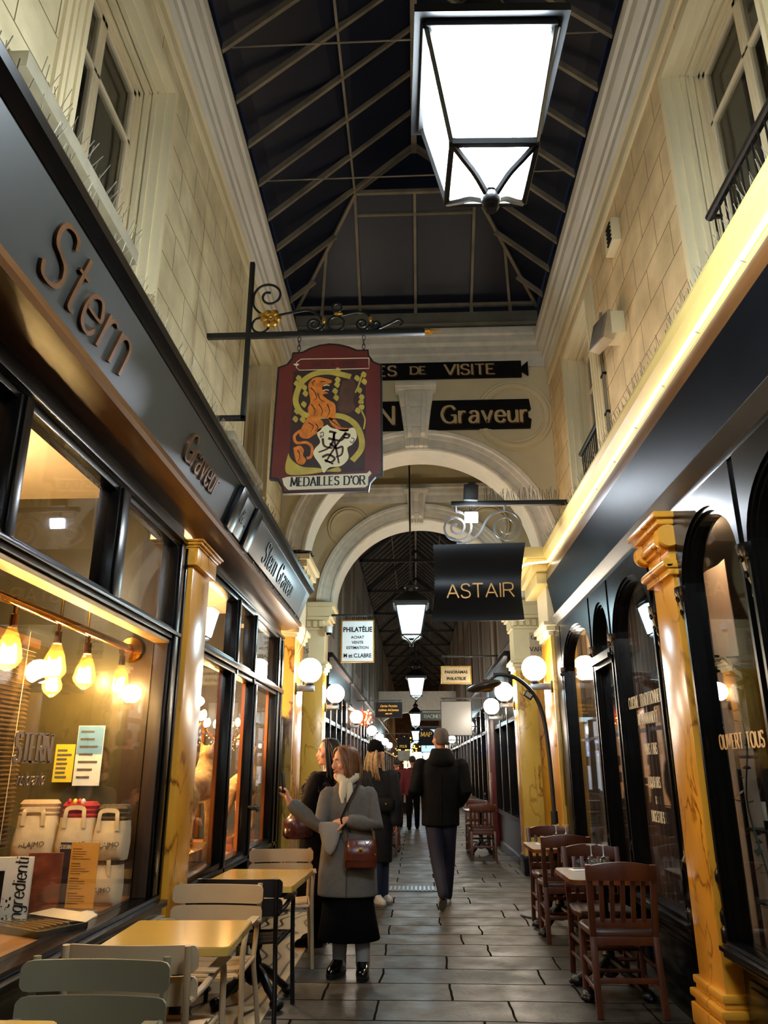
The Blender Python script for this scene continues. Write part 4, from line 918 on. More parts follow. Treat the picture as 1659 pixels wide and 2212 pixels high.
class Lay(MB):
    def poly(s, pts, lift, sm=True):
        q = [sp(*p) for p in pts]
        if sm: q = cat2(q+[q[0]])[:-1]
        s.prism(q, 'y', YS-.0245-lift, YS-.0235); return s
    def stroke(s, pts, w_, lift, sm=True):
        q = [sp(*p) for p in pts]; q = cat2(q) if sm else q
        ww = w_ if not isinstance(w_, tuple) else [w_[0]+(w_[1]-w_[0])*i/(len(q)-1) for i in range(len(q))]
        s.ribbon([(a, YS-.0245-lift/2, z) for a, z in q], [x*.00102 for x in ww] if isinstance(ww, list) else ww*.00102, lift, (0, -1, 0)); return s
Lay().poly([(800,1010),(1090,985),(1400,1010),(1410,1400),(1400,1830),(1100,1850),(790,1840),(800,1400)], .001, False).build('dark_ground', paint('dark_maroon_ground', '#2a120e', .5, vary=.3, scale=8), SG, world=True, ang=0)
mo = paint('olive_gold_scroll', '#a8923a', .45, vary=.2, scale=9)
L_ = Lay()
L_.stroke([(1280,1065),(1190,1040),(1080,1020),(960,1040),(870,1110),(830,1220),(840,1300),(900,1370),(1000,1390),(1130,1385),(1230,1400),(1320,1460),(1370,1560),(1370,1660),(1300,1750)], 46, .002)
L_.poly([(785,1680),(820,1740),(900,1790),(1000,1800),(1070,1812),(1050,1838),(785,1845)], .002); L_.poly([(1085,1830),(1180,1800),(1210,1815),(1200,1835)], .002)
for p in ((845,1070),(830,1115),(895,1150),(905,1200),(895,1290),(840,1345),(830,1410),(890,1415),(1170,1010),(1170,1090),(1165,1130),(1150,1185),(1160,1240),(1330,1080),(1385,1050),(1390,1110),(1350,1180),(1370,1240),(1365,1280),(1370,1320),(1340,1350)): L_.poly([(p[0]-24,p[1]),(p[0]-4,p[1]-28),(p[0]+24,p[1]-6),(p[0]+8,p[1]+26)], .0025)
L_.stroke([(1320,1200),(1345,1140),(1370,1060)], 14, .002); L_.stroke([(1390,1500),(1400,1420),(1370,1350)], 12, .002)
L_.build('scroll', mo, SG, world=True, ang=0)
Lay().poly([(1210,1100),(1300,1090),(1325,1180),(1300,1260),(1320,1330),(1240,1370),(1175,1330),(1190,1200)], .0015).build('faded_figure', paint('faded_brown_figure', '#4a2b18', .5, vary=.3, scale=14), SG, world=True, ang=0)
# lion
lo = paint('lion_orange', '#c06a1c', .45, vary=.3, scale=24)
L_ = Lay()
L_.poly([(960,1075),(1010,1062),(1070,1075),(1120,1092),(1118,1112),(1090,1122),(1060,1140),(1045,1165),(1080,1190),(1095,1200),(1050,1212),(1090,1250),(1150,1290),(1160,1360),(1140,1420),(1060,1400),(960,1390),(930,1330),(950,1270),(935,1180),(930,1120)], .003)
L_.poly([(940,1385),(1010,1400),(1060,1440),(1050,1490),(990,1540),(930,1570),(870,1540),(900,1450)], .003); L_.poly([(1100,1400),(1160,1420),(1210,1480),(1260,1490),(1265,1515),(1200,1510),(1130,1460)], .003)
L_.stroke([(880,1500),(830,1545),(850,1600),(930,1600),(975,1640),(970,1710),(935,1725)], 22, .003); L_.poly([(825,1640),(880,1625),(910,1660),(905,1700),(930,1740),(905,1775),(860,1760),(840,1710)], .003)
L_.build('lion', lo, SG, world=True, ang=0)
L_ = Lay()
for q in (([(985,1090),(965,1110),(975,1140)]), ([(1030,1105),(1060,1100),(1075,1112)]), ([(950,1150),(985,1190),(1000,1240),(975,1260)]), ([(1010,1200),(1030,1250),(1070,1270)]), ([(960,1290),(990,1340),(980,1385)]), ([(1020,1290),(1050,1340),(1040,1390)]), ([(1090,1290),(1110,1350),(1090,1400)]), ([(940,1440),(980,1470),(960,1520)]), ([(1000,1450),(1020,1480),(1000,1510)]), ([(860,1660),(880,1700),(870,1750)]), ([(1120,1420),(1170,1460),(1220,1490)])): L_.stroke(q, (9, 3), .004)
L_.poly([(1042,1150),(1075,1128),(1108,1128),(1100,1150),(1108,1180),(1070,1188),(1048,1170)], .004, False)
L_.build('dark_lines', M_blackm, SG, world=True, ang=0)
cr = paint('cream_paint', '#d8c9a0', .5, vary=.08)
L_ = Lay()
L_.poly([(1095,1460),(1140,1490),(1240,1500),(1310,1490),(1335,1560),(1300,1620),(1260,1650),(1270,1730),(1210,1790),(1120,1800),(1075,1840),(1045,1780),(990,1700),(1000,1650),(1040,1600),(1015,1540),(1020,1500)], .003)
L_.build('shield', cr, SG, world=True, ang=0); L_ = Lay()
for q in ([(1060,1140),(1075,1132),(1105,1135)], [(1055,1178),(1080,1172),(1100,1178)]): L_.stroke(q, 8, .005)
L_.ribbon([(a, YS-.0265, z) for a, z in [sp(*p) for p in ((1430,908),(860,905),(825,930),(822,975),(850,1000),(1430,998),(1430,908))]], .0055, .003, (0, -1, 0)); L_.poly([(795,948),(825,940),(848,950),(825,965)], .003, False)
L_.build('pale_outlines', cr, SG, world=True, ang=0)
mr = paint('monogram_red', '#3c1512', .5)
L_ = Lay()
for q in ([(1110,1515),(1150,1530),(1140,1600),(1105,1650),(1030,1680)], [(1165,1520),(1150,1560),(1180,1700),(1195,1770)], [(1250,1525),(1190,1600),(1130,1690),(1090,1760)], [(1105,1570),(1200,1590),(1240,1560)], [(1060,1570),(1075,1630),(1140,1650)], [(1120,1610),(1170,1650),(1220,1640),(1215,1700),(1170,1720)], [(1060,1720),(1110,1700),(1160,1730),(1130,1760),(1080,1740),(1150,1775)], [(1230,1540),(1275,1545),(1260,1570),(1225,1560)]): L_.stroke(q, (20, 12), .005)
for q in ([(1035,1530),(1060,1520),(1065,1550),(1040,1560),(1050,1540)], [(1290,1570),(1315,1580),(1300,1610),(1280,1595)]): L_.stroke(q, 6, .005)
L_.build('monogram', mr, SG, world=True, ang=0)
Lay().poly([(745,1880),(790,1868),(1420,1850),(1440,1830),(1455,1850),(1430,1880),(1428,1940),(1405,1958),(800,1970),(785,1960),(760,1930)], .003, False).build('scroll_banner', paint('ivory_paint', '#cfc3a2', .5, vary=.06), SG, world=True, ang=0)
l, W = write("MEDAILLES D'OR", .070, .0125, .006, .018, gap=2.0, xs=.68, depth=.002); lay(l, (sp(1110, 0)[0], YS-.0295, sp(0, 1938)[1]), (1, 0, .012), (0, 0, 1)).build('lettering', M_blackm, SG, world=True, ang=0)
l, W = write('1867 & 1889', .042, .007, .005, 0, gap=2.6, depth=.002); lay(l, (sp(1130, 0)[0], YS-.0265, sp(0, 972)[1]), (1, 0, 0), (0, 0, 1)).build('lettering', paint('dull_dark_date', '#3a1812', .5), SG, world=True, ang=0)
mb = MB()
for X in (835, 1383):
    x = sp(X, 0)[0]
    for i, z in enumerate((4.83, 4.79, 4.75)):
        mb.tube([(x+.012*math.cos(a)*(1 if i % 2 == 0 else .25), YS+.012*math.cos(a)*(0 if i % 2 == 0 else 1), z+.027*math.sin(a)) for a in [2*PI*k/12 for k in range(12)]], .0035, 5, True)
    mb.tube([(x, YS, 4.70), (x, YS, 4.73)], .006, 6)
mb.build('chain', M_blackm, SG, world=True)
# ================================================================== black curved banner
t = thing('hanging_banner', 'curved black metal banner with thin gold capitals below the scroll bracket', 'sign', (.65, YB, 2.80))
n = 24; top = 3.605; bot = 2.815; mbv = []; mbf = []; nx = 14
for i in range(n+1):
    f = i/n; z = bot+(top-bot)*f; wl = .20-.035*(1-f)+.028*math.sin(PI*f); wr = 1.135-.055*(1-f)-.024*math.sin(PI*f)
    dy = -.085*math.cos(2*PI*f)*.5+.03*math.sin(PI*f)
    for j in range(nx+1): mbv.append((wl+(wr-wl)*j/nx, YB+dy-.02, z+.012*(j/nx-.5)))
for i in range(n):
    for j in range(nx): a = i*(nx+1)+j; mbf.append((a, a+1, a+nx+2, a+nx+1))
m_ = len(mbv); bk = [(p[0], p[1]+.008, p[2]) for p in mbv]
fs = mbf+[tuple(m_+i for i in reversed(q)) for q in mbf]
edge = list(range(nx+1))+[(i+1)*(nx+1)+nx for i in range(n)]+[n*(nx+1)+nx-1-j for j in range(nx)]+[(n-1-i)*(nx+1) for i in range(n-1)]
for k in range(len(edge)): a, b_ = edge[k], edge[(k+1) % len(edge)]; fs.append((a, b_, b_+m_, a+m_))
MB().add(mbv+bk, fs).build('sheet', paint('satin_black_sheet', '#26282c', .36, .6, vary=.1, scale=2), t, world=True, ang=60)
l, W = write('ASTAIR', .140, .0135, .0135, 0, gap=2.2, xs=.98, depth=.006); lay(l, (.665, YB-.005+.04-.055, 3.06), (1, 0, .012), (0, 0, 1)).build('lettering', paint('gold_letter', '#c79a55', .35, .3), t, world=True, ang=0)
# ================================================================== smaller shop signs down the passage
def hung(name, label, cat, x0, x1, z0, z1, y, m, frame=None, bar=None, wall=None, fw=.018, arch=False):
    t = thing(name, label, cat, ((x0+x1)/2, y, z0))
    if frame:
        mb = MB(); mb.box(x0-fw, x1+fw, y-.02, y+.02, z0-fw, z0); mb.box(x0-fw, x1+fw, y-.02, y+.02, z1, z1+fw); mb.box(x0-fw, x0, y-.02, y+.02, z0, z1); mb.box(x1, x1+fw, y-.02, y+.02, z0, z1)
        mb.build('frame', frame, t, world=True, bevel=.003, seg=1)
    if arch:
        c = (x0+x1)/2; r = (x1-x0)/2; MB().prism([(x0, z0), (x1, z0), (x1, z1-r*.6)]+[(c+r*math.cos(PI*i/16), z1-r*.6+r*.6*math.sin(PI*i/16)) for i in range(1, 16)]+[(x0, z1-r*.6)], 'y', y-.015, y+.015).build('board', m, t, world=True, ang=0)
    else: MB().box(x0, x1, y-.015, y+.015, z0, z1).build('board', m, t, world=True, bevel=.003, seg=1)
    if bar:
        mb = MB(); b_ = bar; xs_ = sorted((wall, x1 if wall < x0 else x0)); mb.box(xs_[0], xs_[1], y-.015, y+.015, b_, b_+.03)
        for x in (x0+.06, x1-.06): mb.tube([(x, y, z1), (x, y, b_)], .006, 6)
        mb.build('hanging_bar', M_blackm, t, world=True)
    return t
def letter(t, s_, x, y, z, h, wv, wh, se, m, **k):
    l, W = write(s_, h, wv, wh, se, depth=.003, **k); return lay(l, (x, y-.018, z), (1, 0, 0), (0, 0, 1)).build('lettering', m, t, world=True, ang=0)
def letterf(t, s_, x, y, z, size, m, bold=.0, xs=1.):
    return lay(textmesh(s_, size, .003, bold, xs), (x, y-.018, z), (1, 0, 0), (0, 0, 1)).build('lettering', m, t, world=True, ang=0)
M_signw = paint('white_sign_enamel', '#e4e6e6', .35, vary=.04)
M_ink = paint('sign_black', '#070708', .6, spec=.2)
t = hung('shop_sign', 'white framed stamp dealer sign lettered in black, hanging on the left', 'sign', -1.126, -.644, 3.005, 3.628, 11.8, M_signw, M_gold, 3.71, -1.50)
for s_, z, sz, bo in (('PHILATÉLIE', 3.46, .123, .003), ('ACHAT', 3.354, .071, .001), ('VENTE', 3.274, .071, .001), ('ESTIMATION', 3.193, .071, .001), ('M et C.LABRE', 3.064, .099, .002)):
    letterf(t, s_, -.885, 11.8, z, sz*.86, M_ink, bo, .86 if sz > .09 else 1.)
mb = MB()
for k in range(14): mb.tube([(-1.115+k*.035, 11.8, 3.64), (-1.12+k*.036, 11.8, 3.75)], .004, 4)
o = mb.build('pigeon_spikes', M_blackm, t, world=True, ang=0); o['kind'] = 'stuff'
t = hung('shop_sign', 'small cream framed sign with black capitals hanging from a bar on the right', 'sign', .52, 1.07, 3.00, 3.305, 15.0, paint('cream_sign', '#cdb993', .4), M_gold, 3.50, 1.62, .02)
for s_, z in (('PANORAMAS', 3.18), ('PHILATELIE', 3.055)): letterf(t, s_, .795, 15.0, z, .078, M_ink, .002, .95)
t = hung('shop_sign', 'black hanging sign with gold script, left of the second distant lantern', 'sign', -.97, -.34, 2.61, 2.95, 19.0, M_ink, M_blackm, 2.99, -1.62)
for s_, z, h in (('Cartes Postales', 2.85, .06), ('Lettres Anciennes', 2.755, .06), ('depuis 1976', 2.68, .03)): letter(t, s_, -.655, 19.0, z, h*.8, .010, .006, 0, M_gold, xs=.8, slant=.3, gap=2.2)
t = hung('shop_sign', 'large pale grey blank hanging sign right of the walking man’s head', 'sign', .52, 1.13, 2.07, 2.73, 16.0, paint('pale_grey_acrylic', '#a9a6a2', .18, vary=.06, scale=2), M_blackm, 2.78, 1.62, .012)
letter(t, 'CREPES', .825, 16.0, 2.60, .05, .006, .005, 0, paint('ghost_letters', '#8f8680', .3), xs=.9) if False else None
t = hung('shop_sign', 'dark arched hanging sign with gold lettering near the man’s head', 'sign', .06, .46, 1.98, 2.38, 20.0, M_ink, None, 2.42, 1.62, arch=True)
letter(t, 'MAP', .26, 20.0, 2.2, .10, .016, .01, .03, M_gold, xs=.9)
t = hung('shop_sign', 'glowing pale blue sign with dark letters, beside the arched black sign', 'sign', .16, .62, 1.90, 2.55, 24.0, glow('blue_lit_sign', '#7fa8e8', 1.6), M_blackm, 2.6, 1.62)
for s_, x, z in (('M', .30, 2.25), ('F', .34, 2.0)): letter(t, s_, x, 24.0, z, .22, .02, .016, 0, paint('dark_blue_letters', '#14204a', .5), xs=.7)
t = hung('shop_sign', 'grey lettered sign board across the passage above the blue lit sign', 'sign', .12, .85, 2.70, 2.92, 22.0, paint('grey_green_sign', '#3a4240', .5), None, 2.95, 1.62)
letter(t, 'RACINES', .48, 22.0, 2.77, .085, .014, .009, .02, paint('pale_letters', '#b8b8a8', .5), xs=.95)
t = hung('shop_sign', 'dark arched sign with gold lettering over a pale square, far left of centre', 'sign', -.62, -.18, 2.02, 2.42, 26.0, M_ink, None, 2.5, -1.62, arch=True)
letter(t, 'POLISH', -.40, 26.0, 2.08, .07, .012, .008, .02, M_gold, xs=.8)
MB().box(-.60, -.20, 25.985, 26.015, 1.66, 1.98).build('lower_board', paint('pale_square_board', '#8d8676', .5, vary=.2), t, world=True)
t = thing('neon_ring', 'round blue neon ring sign glowing far down the passage', 'light', (.06, 30, 1.9))
MB().tube([(.06+.27*math.cos(a), 30, 2.12+.27*math.sin(a)) for a in [2*PI*k/28 for k in range(28)]], .03, 8, True).build('ring', glow('blue_neon', '#2f7dff', 9), t, world=True)
MB().box(.06, 1.62, 30.02, 30.05, 2.42, 2.46).build('arm', M_blackm, t, world=True)
# ================================================================== black name boards on the first arch
def wallboard(label, x0, x1, z0, z1, words, fish):
    t = thing('name_board', label, 'sign', ((x0+x1)/2, Y1-.03, z0)); zc = (z0+z1)/2; hz = (z1-z0)/2
    o = [(x0, z0), (x1, z0)]
    if fish: o += [(x1, zc-.03), (x1+.09, z0+.02), (x1+.09, z1-.01), (x1, zc+.03), (x1, z1), (x0, z1)]
    else: o += [(x1+.02, zc-.09), (x1-.02, zc-.06), (x1-.02, zc+.03), (x1+.02, zc+.06), (x1, z1), (x0, z1)]
    MB().prism(o, 'y', Y1-.05, Y1-.005).build('board', M_ink, t, world=True, ang=0)
    for s_, x, h, al, wv, wh in words:
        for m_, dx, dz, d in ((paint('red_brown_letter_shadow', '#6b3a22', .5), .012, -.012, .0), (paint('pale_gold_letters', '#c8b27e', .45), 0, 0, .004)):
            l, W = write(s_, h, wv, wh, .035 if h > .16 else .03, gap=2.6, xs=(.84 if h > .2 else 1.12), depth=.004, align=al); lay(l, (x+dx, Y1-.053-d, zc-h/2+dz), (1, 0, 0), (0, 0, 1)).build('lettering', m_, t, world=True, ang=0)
    return t
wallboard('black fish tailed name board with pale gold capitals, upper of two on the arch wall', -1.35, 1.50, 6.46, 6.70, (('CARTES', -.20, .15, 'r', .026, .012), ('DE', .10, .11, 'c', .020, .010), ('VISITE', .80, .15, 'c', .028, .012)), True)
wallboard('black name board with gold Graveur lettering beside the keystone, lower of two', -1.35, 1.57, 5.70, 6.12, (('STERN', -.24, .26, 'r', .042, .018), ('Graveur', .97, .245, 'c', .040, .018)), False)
# ================================================================== rooms behind the glass
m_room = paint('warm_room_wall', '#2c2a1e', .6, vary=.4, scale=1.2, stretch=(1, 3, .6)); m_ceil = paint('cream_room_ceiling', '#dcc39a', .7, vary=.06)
PY_ = 4.86
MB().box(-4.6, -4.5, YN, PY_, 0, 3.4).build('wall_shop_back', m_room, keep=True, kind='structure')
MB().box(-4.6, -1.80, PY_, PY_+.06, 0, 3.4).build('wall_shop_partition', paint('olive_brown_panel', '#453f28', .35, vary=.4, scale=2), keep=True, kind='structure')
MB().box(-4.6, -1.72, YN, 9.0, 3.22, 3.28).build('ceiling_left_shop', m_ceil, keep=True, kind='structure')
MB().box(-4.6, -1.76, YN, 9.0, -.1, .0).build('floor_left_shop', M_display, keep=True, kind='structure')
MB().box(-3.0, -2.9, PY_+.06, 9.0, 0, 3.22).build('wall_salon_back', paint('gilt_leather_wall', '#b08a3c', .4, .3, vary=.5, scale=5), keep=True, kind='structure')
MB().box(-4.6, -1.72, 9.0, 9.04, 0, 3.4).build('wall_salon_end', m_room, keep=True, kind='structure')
m_amber = amber('amber_bulb_glass', '#fff0cc', '#ffc45a')
def bulb(x, y, z, label, r=.06, h=.20, group='amber bulbs on the brass rail', top=.03):
    """pear shaped filament bulb hanging from a short brass cap; z = lowest point"""
    t = thing('light_bulb', label, 'light bulb', (x, y, z), group=group)
    pr = [(.012, 0), (r*.62, .018), (r*.95, .045), (r, .062), (r*.8, h*.62), (r*.48, h*.86), (r*.33, h)]
    MB().lathe(pr, n=9).build('glass_bulb', m_amber, t, ang=20)
    mb = MB()
    for k in range(5): a = 2*PI*k/5; mb.tube([(.012*math.cos(a), .012*math.sin(a), .105), (.026*math.cos(a+.6), .026*math.sin(a+.6), .035)], .006, 5)
    mb.ball((0, 0, .065), .017, 10, 6, (1, 1, 1.8)).build('filament', glow('hot_filament', '#ffdca0', E_BULB*6), t)
    MB().lathe([(r*.34, h-.01), (.018, h+.02), (.018, h+.05), (.008, h+.055), (.008, h+.055+top)], n=10).build('cap', M_brass, t)
    return t
RX = -1.80; RZ = 2.165
t = thing('brass_rail', 'polished brass rail running inside the left display window, carrying bulbs', 'rail', (RX, 3.5, RZ))
MB().tube([(RX, .8, RZ), (RX, 4.79, RZ)], .024, 12).build('rail', M_brass, t, world=True)
MB().lathe([(.02, -.05), (.03, -.05), (.03, -.02), (.075, -.015), (.085, 0), (.05, .01)], (RX, 4.79, RZ), 20, 'y').build('end_flange', M_brass, t, world=True)
for y, lb in ((3.32, 'amber filament bulb at the near end of the brass rail'), (3.77, 'amber filament bulb second along the brass rail from the left'), (4.14, 'amber filament bulb third along the brass rail from the left'), (4.65, 'amber filament bulb hanging nearest the brass end flange')): bulb(RX, y, RZ-.024-.285, lb)
for x, y, z, lb in ((-2.05, 4.30, 1.83, 'dim smoky bulb hanging low behind the second rail bulb'), (-2.05, 4.68, 1.92, 'smoky bulb hanging behind the third and fourth rail bulbs')): bulb(x, y, z, lb, .055, .15, 'smoky bulbs behind the rail', .5)
def lampdisc(x, y, z, label, r=.16, e=14., col='#ffdcae'):
    t = thing('fill_lamp', label, 'lamp', (x, y, z)); MB().ball((x, y, z), r, 16, 8, (1, 1, .5)).build('diffuser', glow('warm_fill_%g' % e, col, e), t, world=True); MB().lathe([(.012, .05), (.012, 3.22-z)], (x, y, z), 8).build('stem', M_brass, t, world=True); return t  # fill lamp added to brighten a room behind the glass
lampdisc(-2.5, 3.7, 2.75, 'added warm lamp hidden inside the left display window', .16, 55., '#ffe2b8')  # added out of sight to brighten the display and the terrace
lampdisc(-2.3, 6.3, 2.35, 'added warm lamp hidden in the salon behind the nearer golden animal', .13, 220.); lampdisc(-2.3, 7.9, 2.1, 'added warm lamp hidden in the salon behind the farther golden animal', .14, 260.)  # two hidden lamps added to brighten the salon
# crystal chandelier sparks in the salon
random.seed(21)
for (x, y, lb) in ((-2.1, 6.9, 'gilt chandelier glittering behind the middle door glass'), (-2.0, 8.25, 'gilt chandelier glittering at the top of the right door glass')):
    t = thing('chandelier', lb, 'chandelier', (x, y, 1.8)); mb = MB(); mg = MB()
    mg.tube([(x, y, 1.75), (x, y, 3.2)], .012, 8)
    for k in range(8):
        a = 2*PI*k/8; c, s_ = math.cos(a), math.sin(a); mg.tube(catmull([(x, y, 1.80), (x+.12*c, y+.12*s_, 1.74), (x+.22*c, y+.22*s_, 1.84)], 4), .008, 6); mb.ball((x+.22*c, y+.22*s_, 1.90), .026, 8, 6, (1, 1, 1.7))
    mg.ball((x, y, 1.76), .05, 10, 8); mg.build('arms', M_brass, t, world=True); mb.build('candle_bulbs', glow('candle_bulb', '#ffc070', E_BULB*2.2), t, world=True)
    dr = MB()
    for k in range(60):
        a = random.uniform(0, 2*PI); r = random.uniform(.03, .24); dr.ball((x+r*math.cos(a), y+r*math.sin(a), 1.78-random.uniform(0, .16)), .009, 5, 4)
    dr.build('crystal_drops', paint('cut_crystal', '#e8d8b8', .05, .6), t, world=True)['kind'] = 'stuff'
# shelves with glittering ware and footlights in the salon window
t = thing('display_cabinet', 'gilt display cabinet glittering behind the golden animals', 'cabinet', (-2.55, 7.2, 0))
mb = MB()
for z in (.72, 1.15, 1.55, 1.95): mb.box(-2.75, -2.4, 5.4, 8.9, z, z+.02)
for y in (5.4, 6.3, 7.2, 8.1, 8.88): mb.box(-2.75, -2.72, y, y+.03, .0, 2.0); mb.box(-2.43, -2.40, y, y+.03, .0, 2.0)
mb.build('frame', M_brass, t, world=True, ang=0)
MB().box(-2.4, GXL-.06, 5.36, 8.6, .70, .74).build('plinth_shelf', M_display, t, world=True)
for y in (8.02, 6.9, 6.1):
    q = thing('spotlight', 'small bright footlight on the salon window shelf, %s' % {8.02: 'below the farther golden animal', 6.9: 'behind the middle door glass', 6.1: 'below the nearer golden animal'}[y], 'light', (-1.98, y, .74))
    MB().lathe([(.05, 0), (.05, .02), (.03, .03), (.035, .06)], (-1.98, y, .74), 12).build('housing', M_brass, q, world=True); MB().ball((-1.98, y, .83), .042, 10, 8).build('lamp', glow('footlight', '#ffd08a', 220), q, world=True)
m_fur = paint('golden_fur', '#d0a462', .85, vary=.35, scale=22, bump=.6, bscale=90)
def beast(name, label, x, y, z, rz=0):
    """standing fox-like figure looking along +y"""
    b = MB()
    b.limb([(0, -.42, .40), (0, -.15, .43), (0, .10, .44), (0, .22, .47)], [.105, .115, .13, .11], 14)
    b.limb([(0, .20, .46), (0, .28, .58), (0, .33, .68)], [.11, .085, .07], 12)
    b.limb([(0, .30, .70), (0, .36, .715), (0, .42, .70)], [.072, .068, .045], 12); b.limb([(0, .40, .69), (0, .48, .672), (0, .53, .664)], [.04, .03, .018], 10)
    for s_ in (-1, 1):
        b.limb([(s_*.045, .31, .75), (s_*.06, .30, .82)], [.028, .006], 8)
        b.limb([(s_*.07, .20, .42), (s_*.075, .19, .22), (s_*.075, .20, .04), (s_*.075, .24, .025)], [.06, .034, .026, .028], 10)
        b.limb([(s_*.07, -.40, .38), (s_*.075, -.36, .25), (s_*.075, -.45, .15), (s_*.075, -.42, .03), (s_*.075, -.38, .025)], [.085, .05, .03, .025, .028], 10)
    b.limb([(0, -.48, .42), (0, -.62, .36), (0, -.74, .24)], [.04, .065, .03], 10)
    o = b.build(name, m_fur, None, keep=True, remesh=.014, smooth_it=4, ang=60); o.location = (x, y, z); o.rotation_euler = (0, 0, rz)
    tag(o, label, 'animal figure')
    MB().ball((0, .535, .668), .012, 8, 6).build('nose', M_ink, o)
    for s_ in (-1, 1): MB().ball((s_*.055, .385, .73), .009, 8, 6).build('eye', M_ink, o)
    return o
beast('animal_figure', 'golden furred animal figure behind the first glass, snout past the marble pilaster', -1.80, 6.50, .86); beast('animal_figure', 'golden furred animal figure standing behind the right door glass, seen whole', -1.72, 7.95, .86, .03)
for y, lb in ((6.43, 'brass pedestal under the golden animal nearer the marble pilaster'), (7.88, 'brass pedestal under the golden animal at the right door glass')): tag(MB().box(-1.94, -1.66, y-.5, y+.45, .74, .86).build('pedestal', M_brass, bevel=.01), lb, 'pedestal')
# ------------------------------------------------------------------ display window: bags, books, menu, knives, blind
m_canvas = paint('natural_canvas', '#cdb893', .8, vary=.08, scale=14, bump=.5, bscale=14)
m_print = paint('grey_print', '#4a4640', .7)
def bag(x, y, z, h, label, fill, lift=0., tilt=0., w=.21):
    t = thing('canvas_bag', label, 'bag', (x, y, z), tilt, 'printed canvas bags in the display window')
    b = MB().loft([(0, 0, 0, w*.46, .055), (0, 0, .02, w*.5, .07), (0, -.005, h*.4, w*.51, .082), (0, 0, h*.75, w*.48, .072), (0, 0, h, w*.46, .058)], 28, 3.2)
    random.seed(int(x*100+z*1000))
    b.v = [(p[0]+.004*math.sin(p[2]*90+p[0]*30), p[1]+.005*math.sin(p[2]*70+p[0]*45), p[2]) for p in b.v]
    b.build('bag_body', m_canvas, t, ang=50)
    if fill is not None:
        f = MB()
        for k, dz in enumerate((0, .026, .05)): f.loft([(0, .005, h-.02+dz, w*.43, .05), (0, .005, h+.012+dz, w*.47, .062), (0, .005, h+.032+dz, w*.40, .05)], 24, 3.)
        f.build('folded_blanket', fill, t, ang=50)
        mb = MB()
        for s_ in (-1,):
            mb.ribbon(catmull([(-.055, -.072, h-.05), (-.052, -.076, h+.015), (-.04, -.070, h+.05+lift), (.035, -.066, h+.05+lift), (.05, -.075, h+.015), (.053, -.072, h-.05)], 6), .022, .004, (0, -1, 0))
        mb.build('handle', m_canvas, t)
    mb = textmesh('ALAJMO', .036, .002, .0, 1.05); lay(mb, (.012, -.088, h*.34), (1, 0, .06), (0, 0, 1)).build('lettering', m_print, t, ang=0)
    return t
bag(-1.72, 4.52, .75, .20, 'printed canvas bag at the bottom right of the display, below the black and gold one', paint('striped_grey_blanket', '#8f8072', .8, vary=.5, scale=30, stretch=(6, 1, 1)), 0, -.05)
bag(-1.95, 4.56, .75, .20, 'printed canvas bag mostly hidden behind the orange menu card', paint('teal_blanket', '#1f4a5c', .8), 0)
bag(-2.17, 4.56, .75, .20, 'printed canvas bag half hidden behind the brown book', paint('navy_blanket', '#1d2433', .8), 0)
bag(-2.12, 4.50, .965, .235, 'fullest printed canvas bag with beige contents, leftmost of the top row', paint('beige_blanket', '#bfa27c', .8, vary=.1, bump=.4, bscale=40), -.02, .08, .23)
bag(-1.885, 4.50, .97, .22, 'printed canvas bag with a red blanket on top, middle of the top row', paint('red_blanket', '#a11c22', .8, vary=.2), .0, .02)
bag(-1.69, 4.50, .975, .20, 'printed canvas bag with a black and gold blanket, rightmost of the top row', paint('black_gold_blanket', (.06, .035, .008, 1), .7, vary=.98, scale=30), .0, -.06, .19)
random.seed(2)
for k, (x, c, s_) in enumerate(((-1.935, '#b01f26', 'small red ornament on the left of the red blanket'), (-1.905, '#d8c23a', 'small yellow ornament on top of the red blanket'), (-1.88, '#c02a30', 'small crimson ornament in the middle of the red blanket'), (-1.86, '#d8cfc0', 'small white ornament at the right on the red blanket'))):
    tag(MB().ball((x, 4.46, 1.272), .014, 8, 6, (1, 1, 1.3)).build('ornament', paint('ornament_'+c[1:], c, .4)), s_, 'ornament', 'ornaments on the red blanket')
t = thing('menu_stand', 'orange menu card with dark side strip in a clear stand, before the bags', 'menu', (-1.745, 4.22, .75), -.12)
MB().box(-.115, .115, -.006, .006, .02, .345).build('clear_stand', M_glass, t); MB().box(-.11, .11, -.06, .06, 0, .012).build('foot', paint('clear_acrylic', '#a88f60', .1), t)
MB().box(-.045, .108, -.012, -.007, .03, .335).build('menu_card', paint('orange_card', '#d99a3c', .6, vary=.05), t, ang=0); MB().box(-.108, -.045, -.012, -.007, .03, .335).build('dark_strip', paint('dark_violet_card', '#2c2630', .5), t, ang=0)
l, W = write('STERN', .018, .004, .002, .006, gap=1.8, xs=.7, depth=.001); lay(l, (-.077, -.0135, .305), (1, 0, 0), (0, 0, 1)).build('lettering', paint('ivory_gold_letters', '#d8c49a', .5), t, ang=0)
mb = MB(); random.seed(9); z = .315
for k in range(24):
    z -= .0115
    if k % 6 == 5: continue
    wd = .05 if k % 6 == 0 else random.uniform(.05, .11); mb.box(-.035, -.035+wd, -.0135, -.012, z, z+(.004 if k % 6 == 0 else .002))
mb.build('menu_lines', paint('menu_ink', '#7d5a24', .6), t, ang=0)
t = thing('cookery_book', 'white cookery book with vertical brush script, far left of the display', 'book', (-1.95, 3.98, .75), .12)
MB().box(-.11, .075, -.012, .012, 0, .29).build('cover', paint('white_cover', '#dcd7c6', .4, vary=.03), t, bevel=.002)
l, W = write('ingredienti', .062, .006, .004, 0, gap=1.6, xs=.72, depth=.002, slant=.1); lay(l, (.055, -.0135, .145), (0, 0, 1), (-1, 0, 0)).build('lettering', M_ink, t, ang=0)
